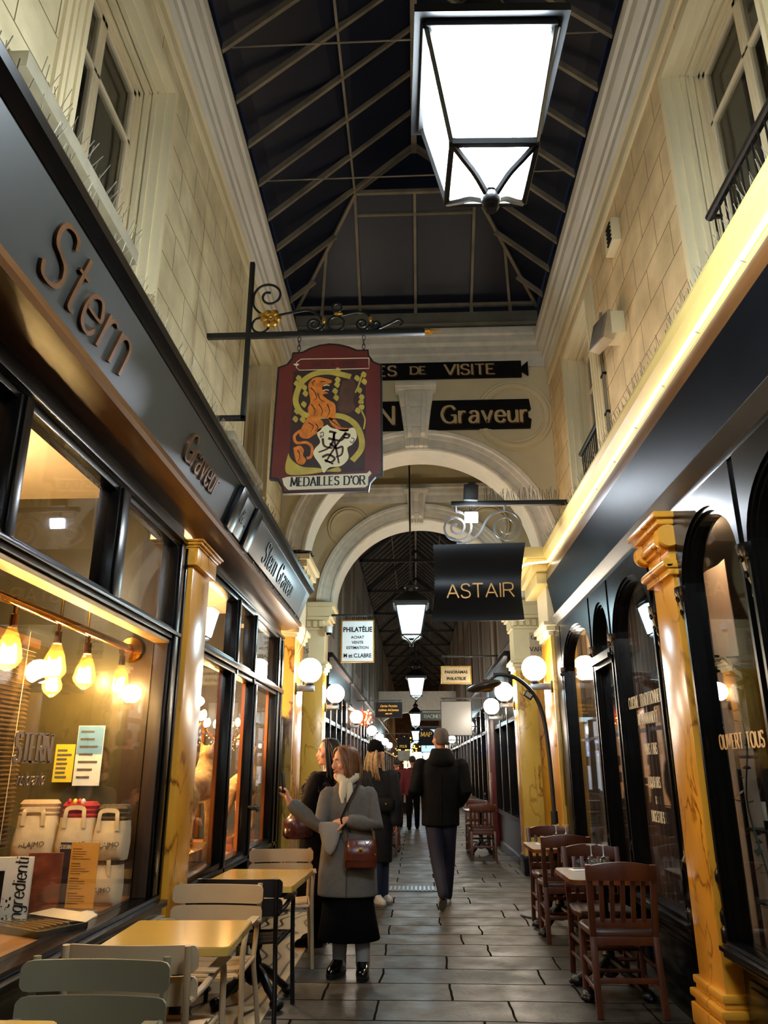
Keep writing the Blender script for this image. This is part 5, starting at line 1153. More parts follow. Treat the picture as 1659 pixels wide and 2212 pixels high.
mb = MB(); random.seed(4)
for k in range(16): mb.ball((random.uniform(-.055, -.005), -.0125, random.uniform(.01, .13)), random.uniform(.002, .006), 6, 4, (1, .2, 1.3))
mb.build('printed_seeds', M_ink, t)['kind'] = 'stuff'
MB().box(-.11, -.05, -.0135, -.012, .0, .23).build('black_band', M_ink, t, ang=0)
t = thing('cookery_book', 'cookery book with a red brown food photograph on its cover', 'book', (-1.845, 4.07, .75), .10)
MB().box(-.09, .075, -.012, .012, 0, .30).build('cover', paint('food_photo_cover', '#6d3420', .3, vary=.6, scale=14), t, bevel=.002)
t = thing('knife_box', 'open black knife box lying in the left display window', 'box', (-1.80, 3.86, .75), -.5)
mb = MB().box(-.25, .25, -.13, .13, 0, .012); mb.box(-.25, .25, -.13, -.12, 0, .03); mb.box(-.25, .25, .12, .13, 0, .03); mb.box(-.25, -.24, -.13, .13, 0, .03); mb.box(.24, .25, -.13, .13, 0, .03); mb.build('tray', paint('black_box_board', '#1a1815', .5), t, bevel=.002)
MB().obox((.02, .155, .04), (.44, .07, .004), (.35, 0, 0)).build('paper_card', paint('cream_card', '#d6c3a0', .6), t, ang=0)
k0 = None
for k in range(7):
    lb = 'table knife in the open black box, %s from the window glass' % ('first', 'second', 'third', 'fourth', 'fifth', 'sixth', 'seventh')[k]
    off = Matrix.Rotation(-.5, 4, 'Z') @ Vector((-.02, -.10+k*.033, .013)); loc = Vector((-1.80, 3.86, .75))+off
    if k0 is None:
        k0 = thing('knife', lb, 'knife', loc, -.5, 'table knives in the box')
        MB().prism([(-.18, -.004), (-.02, -.009), (.0, -.006), (.0, .006), (-.18, .004), (-.19, 0)], 'z', .004, .007).build('blade', paint('knife_steel', '#9a9488', .25, .9), k0, ang=0); MB().limb([(.0, 0, .008), (.09, 0, .009), (.17, 0, .008)], [.005, .0065, .006], 8).build('handle', paint('knife_horn', '#6d4a26', .4, vary=.3), k0)
    else: copytree(k0, loc, -.5, lb)

tag(MB().lathe([(.055, 0), (.05, .012), (.035, .028), (.0, .036)], (-1.63, 4.10, .752), 18).build('paper_dome', paint('white_paper', '#e4ded2', .6)), 'small white dome in front of the orange menu card', 'ornament')
t = thing('venetian_blind', 'dark wooden venetian blind half drawn behind the display window', 'blind', (-2.25, 3.6, 1.0))
mb = MB()
for k in range(46): mb.obox((-2.25, 3.55, 1.05+k*.0235), (.045, 1.75, .003), (0, .55, 0))
mb.build('slats', paint('dark_wood_slat', '#4d3a28', .3, vary=.2), t, world=True, ang=0)
mb = MB()
for y in (2.9, 3.6, 4.3): mb.tube([(-2.22, y, .95), (-2.22, y, 2.2)], .0025, 4)
mb.build('cord', paint('blind_cord', '#b8a88a', .6), t, world=True)
MB().box(-2.28, -2.22, 2.66, 4.44, 2.12, 2.17).build('head_rail', M_brown, t, world=True)
m_post = {}
for x, z0, z1, wd, c, lb in ((-2.15, 1.37, 1.59, .12, '#c6b42c', 'yellow poster on the inner glass above the canvas bags'), (-2.0, 1.35, 1.70, .165, '#c9ced0', 'blue and white poster to the right of the yellow poster')):
    t = thing('poster', lb, 'poster', (x, 4.80, z0))
    MB().box(x-wd/2, x+wd/2, 4.796, 4.80, z0, z1).build('sheet', paint('poster_'+c[1:], c, .6), t, world=True, ang=0)
    if x > -2.1: MB().box(x-wd/2+.004, x+wd/2-.004, 4.7945, 4.7965, z0+(z1-z0)*.52, z1-.004).build('blue_half', paint('poster_blue', '#5f8fbc', .6), t, world=True, ang=0)
    mb = MB(); random.seed(int(-x*100))
    for k in range(7): zz = z1-.03-k*(z1-z0-.04)/7; mb.box(x-wd*.38, x+wd*random.uniform(.1, .38), 4.793, 4.796, zz-.012, zz)
    mb.build('print', m_print, t, world=True, ang=0)
# ------------------------------------------------------------------ restaurant rooms on the right
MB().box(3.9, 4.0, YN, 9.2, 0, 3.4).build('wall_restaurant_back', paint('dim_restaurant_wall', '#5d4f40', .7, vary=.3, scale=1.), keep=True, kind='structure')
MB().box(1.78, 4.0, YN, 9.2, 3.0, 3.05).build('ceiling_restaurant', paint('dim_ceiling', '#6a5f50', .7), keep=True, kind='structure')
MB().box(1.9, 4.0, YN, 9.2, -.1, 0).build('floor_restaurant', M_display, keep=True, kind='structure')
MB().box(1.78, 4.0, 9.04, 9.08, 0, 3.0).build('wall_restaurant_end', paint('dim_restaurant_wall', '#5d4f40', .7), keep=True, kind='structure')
def drape(name, label, x, y0, y1, z0, z1, m, amp=.02, wav=14):
    n_ = int((y1-y0)*wav*6); pts = [(x+amp*math.sin(2*PI*wav*(y0+(y1-y0)*i/n_)/1.), y0+(y1-y0)*i/n_) for i in range(n_+1)]
    out_ = pts+[(p[0]+.006, p[1]) for p in reversed(pts)]; return tag(MB().prism(out_, 'z', z0, z1).build(name, m, ang=60), label, 'curtain')
m_cur = paint('brown_velvet', '#3e2a1e', .85, vary=.25); m_lin = paint('beige_linen', '#9d8a72', .8, vary=.06)
drape('curtain', 'dark brown curtain behind the gold menu lettering', 1.95, 5.95, 7.3, .0, 2.9, m_cur, .02, 9)
drape('curtain', 'plain beige curtain hanging behind the window right of the orange pilaster', 2.05, 4.92, 5.32, .0, 2.75, m_lin, .008, 3)
drape('curtain', 'beige curtain behind the narrow arched window at the far right corner', 1.95, 8.15, 9.0, .0, 2.9, m_lin, .012, 4)
lampdisc(1.90, 4.95, 2.92, 'added warm lamp hidden above the beige curtain inside the restaurant window', .06, 130., '#ffe6c8'); lampdisc(1.86, 8.4, 2.92, 'added warm lamp hidden in the restaurant above the corner curtain', .06, 260., '#ffe6c8')  # small lamps added above the arch heads to light the curtains
t = thing('shelf_rack', 'thin black shelf rack with bottle behind the right window', 'shelf', (2.0, 4.70, 0))
mb = MB()
for y in (4.54, 4.88): mb.box(1.92, 1.94, y, y+.02, 0, 1.9); mb.box(2.14, 2.16, y, y+.02, 0, 1.9)
for z in (.30, .72, 1.10, 1.5): mb.box(1.92, 2.16, 4.54, 4.90, z, z+.015)
mb.build('frame', M_blackm, t, world=True, ang=0)
t = thing('wine_bottle', 'dark wine bottle with a cream label on the shelf behind the right window', 'bottle', (1.99, 4.69, 1.115))
MB().lathe([(.036, 0), (.038, .01), (.038, .19), (.03, .215), (.015, .24), (.014, .30), (.016, .302), (.016, .312)], n=18).build('glass_body', paint('dark_bottle_glass', '#0d120b', .08), t); MB().lathe([(.0386, .05), (.0386, .15)], n=18).build('bottle_label', paint('cream_label', '#c9bd9e', .5), t); MB().lathe([(.0155, .255), (.0165, .312), (.0, .314)], n=14).build('capsule', paint('red_foil', '#4a1a18', .3), t)
m_leaf = paint('dark_leaf', '#1e3018', .5, vary=.4, scale=30)
def vine(label, pts, n_, sz, seed):
    random.seed(seed); t = thing('trailing_plant', label, 'plant', pts[0]); P = catmull(pts, 8)
    MB().tube(P, .005, 5).build('stem', m_leaf, t, world=True); mb = MB()
    for k in range(n_):
        p = P[random.randrange(len(P))]; a = random.uniform(0, 2*PI); e = random.uniform(-.7, .5); d = Vector((math.cos(a)*math.cos(e), math.sin(a)*math.cos(e), math.sin(e))); s_ = sz*random.uniform(.6, 1.2); r = d.cross(Vector((0, 0, 1))).normalized(); b0 = p+d*s_*.3
        mb.add([b0, b0+d*s_*.4+r*s_*.42, b0+d*s_*1.15, b0+d*s_*.4-r*s_*.42], [(0,1,2), (0,2,3)])
    mb.build('leaves', m_leaf, t, world=True, ang=0); return t
vine('dark leafy plant spreading below the arch of the right window', [(1.96, 4.95, 1.9), (1.93, 5.05, 2.0), (1.93, 4.92, 2.10), (1.92, 4.78, 2.05)], 40, .13, 3); vine('thin trailing plant climbing the black shelf rack', [(1.91, 4.55, .5), (1.90, 4.62, .9), (1.91, 4.78, 1.25), (1.90, 4.64, 1.6), (1.91, 4.75, 1.92)], 34, .055, 8)

t = thing('menu_case', 'glazed brass menu case on the orange pier beside the heater lamp pole', 'menu', (1.59, 8.97, 1.0))
mb = MB().box(1.63, 1.80, 9.00, 9.03, 1.05, 1.95); mb.build('case', paint('aged_brass_case', '#7a6426', .35, .7), t, world=True, bevel=.006); MB().box(1.655, 1.775, 8.994, 9.0, 1.10, 1.90).build('paper', paint('white_paper', '#e4ded2', .6), t, world=True, ang=0)
# ================================================================== metal garden armchairs on the left terrace
M_beige = paint('beige_metal_paint', '#b29a78', .38, vary=.05, scale=5); M_olive = paint('grey_olive_metal_paint', '#857d63', .42, vary=.06, scale=5); M_ckb = paint('black_chair_paint', '#0f0d0d', .35)
def slat(w, h, c, dep, th=.012, r=.03):
    """rounded, slightly bowed slat: width w, height h, centre c, bow dep towards +y"""
    n = 14; o = []
    def half(x): 
        e = w/2-abs(x); return h/2 if e > r else h/2-r+math.sqrt(max(0, r*r-(r-e)**2))
    mb = MB(); xs = [-w/2+w*i/n for i in range(n+1)]; xs = sorted(set([-w/2+.0005, -w/2+r*.15, -w/2+r*.5, w/2-r*.5, w/2-r*.15, w/2-.0005]+xs[1:-1]))
    for x in xs:
        y = c[1]-dep*(2*x/w)**2; k = half(x)
        for dy, dz in ((-th/2, -k), (th/2, -k), (th/2, k), (-th/2, k)): mb.v.append((c[0]+x, y+dy, c[2]+dz))
    m_ = len(xs)
    for i in range(m_-1):
        for k in range(4): l = (k+1) % 4; mb.f.append((i*4+k, i*4+l, i*4+4+l, i*4+4+k))
    mb.f += [(0,1,2,3), ((m_-1)*4+3, (m_-1)*4+2, (m_-1)*4+1, (m_-1)*4)]
    return mb
def metal_chair(loc, rz, m, label):
    t = thing('armchair', label, 'chair', loc, rz, None)
    for z in (.745, .635): slat(.54, .10, (0, .235-(z-.6)*-.12, z), .035).build('back_slat', m, t)
    for i, y in enumerate((-.21, -.10, .01, .12)):
        mb = MB(); n = 10
        for k in range(n+1):
            x = -.23+.46*k/n; z = .435-.012*math.cos(PI*x/.46)+(.012 if i == 0 else 0)*-1
            for dy, dz in ((-.05, -.006), (.05, -.006), (.05, .006), (-.05, .006)): mb.v.append((x, y+dy, z+dz))
        for k in range(n):
            for q in range(4): l = (q+1) % 4; mb.f.append((k*4+q, k*4+l, k*4+4+l, k*4+4+q))
        mb.f += [(0,1,2,3), (n*4+3, n*4+2, n*4+1, n*4)]; mb.build('seat_slat', m, t)
    for s_ in (-1, 1):
        MB().tube(catmull([(s_*.24, .268, .80), (s_*.24, .255, .66), (s_*.235, .22, .50), (s_*.235, .20, .40), (s_*.25, .25, .20), (s_*.26, .30, .0)], 5), .0145, 10).build('rear_leg', m, t)
        MB().tube(catmull([(s_*.285, -.25, .0), (s_*.275, -.24, .30), (s_*.27, -.235, .52), (s_*.275, -.20, .625), (s_*.275, -.12, .645), (s_*.27, .08, .625), (s_*.245, .235, .60)], 5), .0145, 10).build('front_leg', m, t)
        MB().tube([(s_*.235, .22, .425), (s_*.25, -.23, .425)], .011, 8).build('seat_rail', m, t)
        MB().prism([(s_*.275-.028, -.22), (s_*.275+.028, -.22), (s_*.272+.024, .04), (s_*.272-.024, .04)], 'z', .655, .663).build('armrest', m, t, bevel=.003)
    MB().tube([(-.25, -.23, .425), (.25, -.23, .425)], .010, 8).build('front_rail', m, t)
    return t
metal_chair((-1.155, 2.83, 0), 0, M_olive, 'nearest olive grey metal armchair at the bottom left corner, slats towards us')
metal_chair((-1.13, 3.55, 0), PI, M_beige, 'beige metal armchair seen from behind, pulled up to the nearer yellow table')
metal_chair((-1.185, 4.70, 0), -.02, M_beige, 'beige metal armchair facing us behind the nearer yellow table')
metal_chair((-1.11, 5.40, 0), PI, M_ckb, 'black metal armchair between the two yellow tables')
metal_chair((-1.13, 6.78, 0), .12, M_beige, 'farthest beige metal armchair, beside the woman in the grey coat')
# ---- yellow topped tables on cast iron feet
M_ytop = paint('yellow_lacquer_top', '#d2ab55', .18, 0., vary=.06, scale=2, coat=.5)
def cast_foot(par, r, z_top, m, paws=False):
    mb = MB().lathe([(.035, .10), (.06, .12), (.05, .16), (.032, .19), (.045, .24), (.028, .28), (.026, z_top-.12), (.04, z_top-.10), (.03, z_top-.05), (.06, z_top-.02)], n=14)
    mb.ball((0, 0, .33), .045, 12, 8, (1, 1, .9)); mb.build('column', m, par)
    for k in range(4):
        a = PI/4+PI/2*k; c, s_ = math.cos(a), math.sin(a); b = MB()
        b.tube(catmull([(.02*c, .02*s_, .20), (r*.35*c, r*.35*s_, .165), (r*.7*c, r*.7*s_, .09), (r*.95*c, r*.95*s_, .045)], 5), [.03]*5+[.028]*5+[.024]*5+[.026], 10)
        b.ball((r*c, r*s_, .035), .038, 12, 8, (1.25, 1.25, .9))
        if paws:
            for j in (-.022, 0, .022): b.ball((r*c*1.13-s_*j, r*s_*1.13+c*j, .024), .017, 8, 6)
        b.build('foot', m, par)
def cafe_table(loc, sx, sy, z, top, edge, m, label, rz=0., rr=.02, paws=False):
    t = thing('cafe_table', label, 'table', loc, rz)
    def rect(a, b_, r): return [(p*(a/2-r)+r*math.cos(PI/4*k+q), s_*(b_/2-r)+r*math.sin(PI/4*k+q)) for p, s_, q in ((1,1,0), (-1,1,PI/2), (-1,-1,PI), (1,-1,PI*1.5)) for k in range(3)]
    MB().prism(rect(sx-.008, sy-.008, rr), 'z', z-.03, z).build('tabletop', top, t, ang=30)
    MB().prism(rect(sx, sy, rr), 'z', z-.034, z-.004).build('edge_band', edge, t, ang=30)
    cast_foot(t, .27, z-.03, m, paws); MB().box(-.16, .16, -.03, .03, z-.05, z-.034).box(-.03, .03, -.16, .16, z-.05, z-.034).build('spider', m, t)
    return t
cafe_table((-1.085, 3.85, 0), .56, .60, .74, M_ytop, M_ytop, M_blackm, 'nearer yellow topped table, between the two beige armchairs on the left', .04)
cafe_table((-1.09, 5.70, 0), .62, .86, .74, M_ytop, M_ytop, M_blackm, 'second yellow topped table, beyond the black armchair on the left', -.03)
cafe_table((-1.35, 2.28, 0), .56, .60, .74, M_ytop, M_ytop, M_blackm, 'yellow topped table cut off by the bottom left corner of the view', 0)
# ================================================================== bistro side on the right
M_wood = paint('reddish_brown_wood', '#4c2412', .35, vary=.25, scale=3, stretch=(8, 8, 1)); M_leather = paint('brown_leather_seat', '#432a20', .4, vary=.15)
M_ttop = paint('pale_marble_top', '#c9bfae', .2, vary=.06, scale=5)
def wood_chair(loc, rz, label):
    """back at -y"""
    t = thing('bistro_chair', label, 'chair', loc, rz)
    q = [(-.205, -.18), (-.16, -.20), (.16, -.20), (.205, -.18), (.225, .10), (.19, .19), (-.19, .19), (-.225, .10)]
    MB().prism(q, 'z', .435, .475).build('seat', M_leather, t, bevel=.014, seg=3, ang=60)
    for s_ in (-1, 1):
        b = MB(); P = [(s_*.20, -.235, 0), (s_*.195, -.19, .44), (s_*.205, -.255, .86)]
        for a, c in zip(P[:-1], P[1:]): b.bar(a, c, .04, .034, (0, 1, 0))
        b.build('rear_leg', M_wood, t, bevel=.006)
        MB().bar((s_*.195, .175, 0), (s_*.19, .165, .44), .036, .036, (0, 1, 0)).build('front_leg', M_wood, t, bevel=.006)
        for z in (.14, .26): MB().tube([(s_*.20, -.21, z), (s_*.193, .17, z)], .0125, 8).build('side_stretcher', M_wood, t)
    for z in (.17, .30): MB().tube([(-.19, .17, z), (.19, .17, z)], .0125, 8).build('front_stretcher', M_wood, t)
    MB().bar((-.20, -.215, .20), (.20, -.215, .20), .022, .03).build('rear_stretcher', M_wood, t, bevel=.004)
    MB().bar((-.2, -.19, .415), (.2, -.19, .415), .03, .05).build('seat_rail', M_wood, t, bevel=.004); MB().bar((-.2, -.195, .515), (.2, -.195, .515), .022, .05).build('lower_rail', M_wood, t, bevel=.004)
    n = 16; v = []; b = MB()
    for i in range(n+1):
        x = -.215+.43*i/n; f = 1-(x/.215)**2; y = -.255-.035*f; z0 = .765+.006*f; z1 = .85+.03*f
        v += [(x, y-.012, z0), (x, y+.012, z0), (x, y+.012, z1), (x, y-.012, z1)]
    b.v = v; b.f = [(i*4+k, i*4+(k+1) % 4, i*4+4+(k+1) % 4, i*4+4+k) for i in range(n) for k in range(4)]+[(0,1,2,3), (n*4+3, n*4+2, n*4+1, n*4)]
    b.build('top_rail', M_wood, t, bevel=.004, ang=40)
    for k in range(5):
        x = -.13+.065*k; MB().bar((x, -.197, .51), (x*1.02, -.275+.02*abs(k-2)/2, .79), .03, .013, (0, 1, 0)).build('back_slat', M_wood, t, bevel=.003)
    return t
wood_chair((1.295, 5.64, 0), 0, 'nearest brown bistro chair, its slatted back towards us')
wood_chair((1.35, 6.30, 0), PI, 'brown bistro chair facing us across the nearer pale table')
wood_chair((1.33, 7.72, 0), 0, 'brown bistro chair with its back to us at the farther pale table')
wood_chair((1.35, 8.30, 0), PI, 'farthest brown bistro chair, in front of the black lamp pole')
cafe_table((1.30, 5.97, 0), .56, .66, .74, M_ttop, M_copper, M_blackm, 'nearer pale table with a copper edge and claw feet on the right', 0, .05, True)
cafe_table((1.33, 8.0, 0), .54, .72, .74, M_ttop, M_copper, M_blackm, 'farther pale table with a copper edge, by the heater lamp', 0, .05, True)
m_wg = glass('wine_glass', '#eef2f2', 1.5, .01)
def wineglass(x, y, z, label):
    """upside down stem glass: rim on the table"""
    t = thing('wine_glass', label, 'glass', (x, y, z), 0, 'upturned wine glasses')
    MB().lathe([(.030, 0), (.037, .03), (.038, .055), (.026, .09), (.008, .105), (.006, .104), (.024, .087), (.036, .055), (.035, .03), (.028, 0)], n=20).build('bowl', m_wg, t)
    MB().lathe([(.008, .10), (.0035, .115), (.0035, .165), (.012, .172), (.034, .177), (.034, .180), (.0, .181)], n=20).build('stem_and_foot', paint('bright_glass', '#cfd6d6', .05, .3), t)
wineglass(1.255, 6.05, .741, 'upturned wine glass on the nearer pale table, left of the pair'); wineglass(1.335, 6.02, .741, 'upturned wine glass on the nearer pale table, right of the pair')
wineglass(1.35, 8.06, .741, 'upturned wine glass on the farther pale table, left of the pair'); wineglass(1.44, 8.04, .741, 'upturned wine glass on the farther pale table, right of the pair')
def napkin(x, y, label, rz):
    t = thing('place_setting', label, 'napkin', (x, y, .741), rz); MB().box(-.09, .09, -.05, .05, 0, .006).build('napkin', M_signw, t, bevel=.002); MB().limb([(-.06, .02, .009), (.07, .015, .009)], [.006, .004], 6).build('knife', M_steel, t)
napkin(1.20, 6.13, 'white folded napkin with a knife on the nearer pale table', .2); napkin(1.25, 8.12, 'white folded napkin with a knife on the farther pale table', .1)
# ================================================================== people
M_skin = paint('skin', '#c98e6e', .5, vary=.06, scale=30); M_skin2 = paint('skin_rosy', '#c08468', .5, vary=.06)
M_lip = paint('lips', '#9c4a42', .4); M_eyew = paint('eye_white', '#e8e2da', .3); M_iris = paint('dark_eye', '#20140e', .2)
def R3(rz): return Matrix.Rotation(rz, 4, 'Z')
def head_mb(c, rz, s=1., tilt=0., neck=None):
    """skin of a head that looks along -y before turning by rz; c = middle of the skull"""
    b = MB()
    b.loft([(0, .004, .112, .02, .025), (0, .006, .105, .045, .055), (0, .008, .085, .064, .080), (0, .008, .05, .074, .094), (0, .006, .015, .076, .098), (0, .002, -.015, .073, .094), (0, -.006, -.045, .066, .082), (0, -.018, -.075, .055, .066), (0, -.030, -.10, .040, .048), (0, -.040, -.115, .022, .026)], 24)
    b.limb([(0, -.088, .005), (0, -.106, -.025), (0, -.102, -.036)], [.010, .013, .015], 10); b.ball((-.011, -.096, -.036), .009, 8, 6); b.ball((.011, -.096, -.036), .009, 8, 6)
    b.limb([(-.030, -.082, .024), (0, -.090, .022), (.030, -.082, .024)], .012, 10)                      # brow
    b.ball((0, -.080, -.100), .020, 10, 8, (1.1, .8, .8)); b.limb([(-.024, -.072, -.062), (0, -.088, -.060), (.024, -.072, -.062)], .010, 8); b.limb([(-.022, -.072, -.076), (0, -.086, -.077), (.022, -.072, -.076)], .009, 8)
    for s_ in (-1, 1): b.ball((s_*.048, -.062, -.028), .024, 10, 8, (1, .8, 1)); b.ball((s_*.077, .012, -.012), .022, 10, 8, (.35, .75, 1.35))
    b.limb([(0, .012, -.07), (0, .018, -.13), (0, .022, -.20)], [.052, .050, .060], 16)
    M = Matrix.Translation(c) @ R3(rz) @ Matrix.Rotation(tilt, 4, 'X') @ Matrix.Scale(s, 4)
    return b, M
def face_parts(par, M, smile=True, iris=M_iris):
    for s_ in (-1, 1):
        MB().merge(MB().ball((s_*.030, -.0835, .002), .0105, 10, 8, (1.3, .55, .75)), M).build('eye', M_eyew, par, world=True)
        MB().merge(MB().ball((s_*.030, -.0885, .002), .0052, 8, 6, (1, .5, 1)), M).build('iris', iris, par, world=True)
        MB().merge(MB().tube(catmull([(s_*.016, -.093, .020), (s_*.032, -.090, .026), (s_*.048, -.078, .020)], 4), [.002]+[.0035]*7+[.0015], 6), M).build('eyebrow', paint('brow_hair', '#4a3020', .8), par, world=True)
    MB().merge(MB().limb(catmull([(-.024, -.080, -.066), (-.010, -.094, -.069), (.010, -.094, -.069), (.024, -.080, -.066)], 3), [.003]+[.0055]*8+[.003], 8), M).build('mouth', M_lip, par, world=True)
    if smile: MB().merge(MB().limb([(-.012, -.0925, -.069), (0, -.0955, -.069), (.012, -.0925, -.069)], .0034, 8), M).build('teeth', M_eyew, par, world=True)
def hand_mb(w, d, n, s=1., curl=.5, side=1, thumb=.6):
    """palm and five fingers: w wrist, d direction of the fingers, n out of the palm"""
    d = Vector(d).normalized(); n = Vector(n); n = (n-d*n.dot(d)).normalized(); r = d.cross(n)*side; w = Vector(w); b = MB()
    P = lambda a, c, e: w+(d*a+r*c+n*e)*s
    b.limb([P(-.02, 0, 0), P(.02, 0, 0)], [.026*s, .028*s], 12)
    for c in (-.026, -.009, .009, .026): b.limb([P(.01, c*.7, 0), P(.045, c, .002), P(.085, c, 0)], [.015*s, .0145*s, .0125*s], 10)
    for c, l, k in ((-.030, .060, 1.1), (-.010, .076, 1.), (.010, .080, .95), (.029, .070, .9)):
        p = [P(.082, c, 0)]; a = 0.
        for seg, q in ((.46, .55), (.30, .8), (.24, .6)):
            a += curl*q*k; p.append(p[-1]+(d*math.cos(a)+n*math.sin(a)+r*c*.15)*(l*seg*s))
        b.limb(p, [.0105*s, .0095*s, .0085*s, .007*s], 9)
    b.limb([P(.012, .026, .004), P(.042, .050, .012+.010*thumb), P(.068, .058, .018+.026*thumb), P(.088, .056, .022+.038*thumb)], [.015*s, .0125*s, .011*s, .008*s], 9)
    return b
def arm_pts(a, e, w, r0, r1, r2): return ([a, tuple((Vector(a)*2+Vector(e))/3), e, tuple((Vector(e)+Vector(w))/2), w], [r0, r0*.95, r1, (r1+r2)/2*1.02, r2])
def folds(b, amp, f, seed, zr=None):
    o = []
    for p in b.v:
        q = Vector(p); k = noise.noise(Vector((q.x*f+seed, q.y*f, q.z*f*.45)))+.5*noise.noise(Vector((q.x*f*2.2, q.y*f*2.2+seed, q.z*f)))
        o.append((q.x+amp*k, q.y+amp*.7*k, q.z))
    b.v = o; return b
def strands(M, guide, n_, seed, r=.006):
    """locks of hair: each guide = list of points, spread jitter"""
    random.seed(seed); b = MB()
    for g, j in guide:
        for k in range(n_):
            o = Vector((random.gauss(0, j), random.gauss(0, j), random.gauss(0, j*.4))); P = catmull([Vector(p)+o*(.35+.65*i/(len(g)-1))+Vector((random.gauss(0, j*.25),)*3) for i, p in enumerate(g)], 4)
            m_ = len(P); b.tube([M@p for p in P], [r*(1.05-.75*(i/(m_-1))**2) for i in range(m_)], 5)
    return b
# ------------------------------------------------------------------ woman in the grey coat, photographing the window
W = thing('person', 'smiling woman in a long grey coat holding a phone up to the left shop window', 'person', (-.50, 6.38, 0))
hb, hM = head_mb((-.565, 6.34, 1.495), -1.08, 1.0, .06)
b = MB().merge(hb, hM)
b.loft([(-.53, 6.37, .45, .10, .09), (-.53, 6.37, .80, .16, .115), (-.53, 6.37, 1.0, .145, .10), (-.53, 6.36, 1.18, .16, .105), (-.53, 6.36, 1.28, .16, .085), (-.545, 6.36, 1.335, .07, .06)], 24)
for x, y in ((-.595, 6.41), (-.415, 6.35)):
    b.limb([(x*.6-.21, 6.38, .74), (x*.85-.08, 6.38, .46), (x, y, .10), (x, y, .06)], [.085, .062, .042, .045], 14)
sR, eR, wR = (-.69, 6.33, 1.25), (-.752, 6.22, 1.02), (-.965, 6.12, 1.205); sL, eL, wL = (-.375, 6.35, 1.25), (-.315, 6.27, 1.03), (-.545, 6.17, 1.075)
for a, e, w_ in ((sR, eR, wR), (sL, eL, wL)): P, q = arm_pts(a, e, w_, .05, .038, .026); b.limb(P, q, 12)
b.merge(hand_mb(wR, (-.28, -.05, 1.), (-.9, -.2, -.3), .92, .75, -1, .9)); b.merge(hand_mb(wL, (-1., -.10, -.25), (.0, .5, -1.), .92, .8, 1, .5))
body = b.build('body', M_skin, W, world=True, ang=180, remesh=.0065, smooth_it=2)
face_parts(W, hM)
hg = []
for a in range(-6, 7):
    t_ = a/6.; x = .085*t_
    hg.append(([(x*.2+.012, -.03, .118), (x*.9, -.005+.06*abs(t_)*-1+.06, .085), (x*1.18, .055-.075*abs(t_)+.02, -.02), (x*1.28, .06-.07*abs(t_), -.12), (x*1.15, .05-.05*abs(t_), -.185)], .010))
for s_ in (-1, 1):
    for q in range(3): hg.append(([(s_*.012, -.055+.02*q, .112), (s_*.062, -.062+.022*q, .075), (s_*.088, -.045+.025*q, -.01), (s_*.094, -.032+.025*q, -.09), (s_*.078, -.035+.025*q, -.165)], .009))
for q in range(5): hg.append(([(0, .02, .118), (-.05+.025*q, .085, .07), (-.06+.03*q, .108, -.03), (-.07+.035*q, .10, -.12), (-.06+.03*q, .09, -.19)], .012))
hb2 = MB().merge(MB().loft([(0, .02, .118, .03, .035), (0, .022, .098, .062, .074), (0, .026, .06, .080, .090), (0, .034, .01, .083, .088), (0, .045, -.06, .082, .070), (0, .05, -.13, .072, .052), (0, .05, -.17, .055, .035)], 24), hM)
M_hair = paint('chestnut_hair', '#6d4526', .45, vary=.35, scale=25); hair = hb2.build('hair', M_hair, W, world=True, ang=180)
strands(hM, hg, 9, 3, .0075).build('hair_locks', M_hair, W, world=True, ang=180)
M_coat = paint('grey_wool_coat', '#5f5a54', .85, vary=.10, scale=40, bump=.25, bscale=250)
b = MB().loft([(-.535, 6.385, .535, .228, .165), (-.535, 6.385, .545, .232, .168), (-.535, 6.38, .70, .222, .16), (-.535, 6.375, .90, .207, .15), (-.53, 6.37, 1.03, .198, .142), (-.53, 6.36, 1.15, .205, .140), (-.53, 6.36, 1.24, .185, .12), (-.535, 6.36, 1.29, .145, .10), (-.54, 6.36, 1.325, .10, .08), (-.545, 6.36, 1.345, .075, .066)], 40, 2.3)
for a, e, w_ in ((sR, eR, tuple(Vector(eR)*.16+Vector(wR)*.84)), (sL, eL, tuple(Vector(eL)*.22+Vector(wL)*.78))): P, q = arm_pts(a, e, w_, .064, .060, .054); b.limb(P, q, 16)
folds(b, .013, 8., 2.); coat = b.build('coat', M_coat, W, world=True, ang=180, remesh=.008, smooth_it=3)
# lapels, front edge, pocket and cuffs of the coat
b = MB()
b.ribbon([(-.60, 6.245, 1.325), (-.585, 6.208, 1.22), (-.555, 6.205, 1.10), (-.525, 6.212, 1.02)], [.05, .075, .06, .012], .010, (-.1, -1, .1)); b.ribbon([(-.47, 6.262, 1.325), (-.475, 6.218, 1.22), (-.495, 6.208, 1.10), (-.52, 6.212, 1.02)], [.05, .075, .06, .012], .010, (.1, -1, .1))
b.build('lapel', M_coat, coat, world=True, ang=40)
MB().ribbon([(-.525, 6.212, 1.02), (-.53, 6.213, .85), (-.535, 6.212, .54)], .008, .012, (0, -1, 0)).build('front_edge', paint('coat_shadow_seam', '#393632', .9), coat, world=True); MB().ribbon([(-.70, 6.262, .86), (-.655, 6.24, .84)], .03, .012, (-.3, -1, 0)).build('pocket_flap', M_coat, coat, world=True)
M_blk = paint('black_cloth', '#080708', .9, vary=.3, scale=20, spec=.1)
folds(MB().loft([(-.525, 6.39, .235, .225, .17), (-.525, 6.39, .245, .232, .178), (-.53, 6.39, .40, .205, .155), (-.53, 6.385, .56, .185, .14), (-.53, 6.38, .75, .165, .12)], 44), .012, 9., 5.).build('skirt', M_blk, W, world=True, ang=60)
M_sock = paint('grey_sock', '#8e8a85', .85, vary=.1); M_pat = paint('black_patent', '#080808', .12, coat=.6)
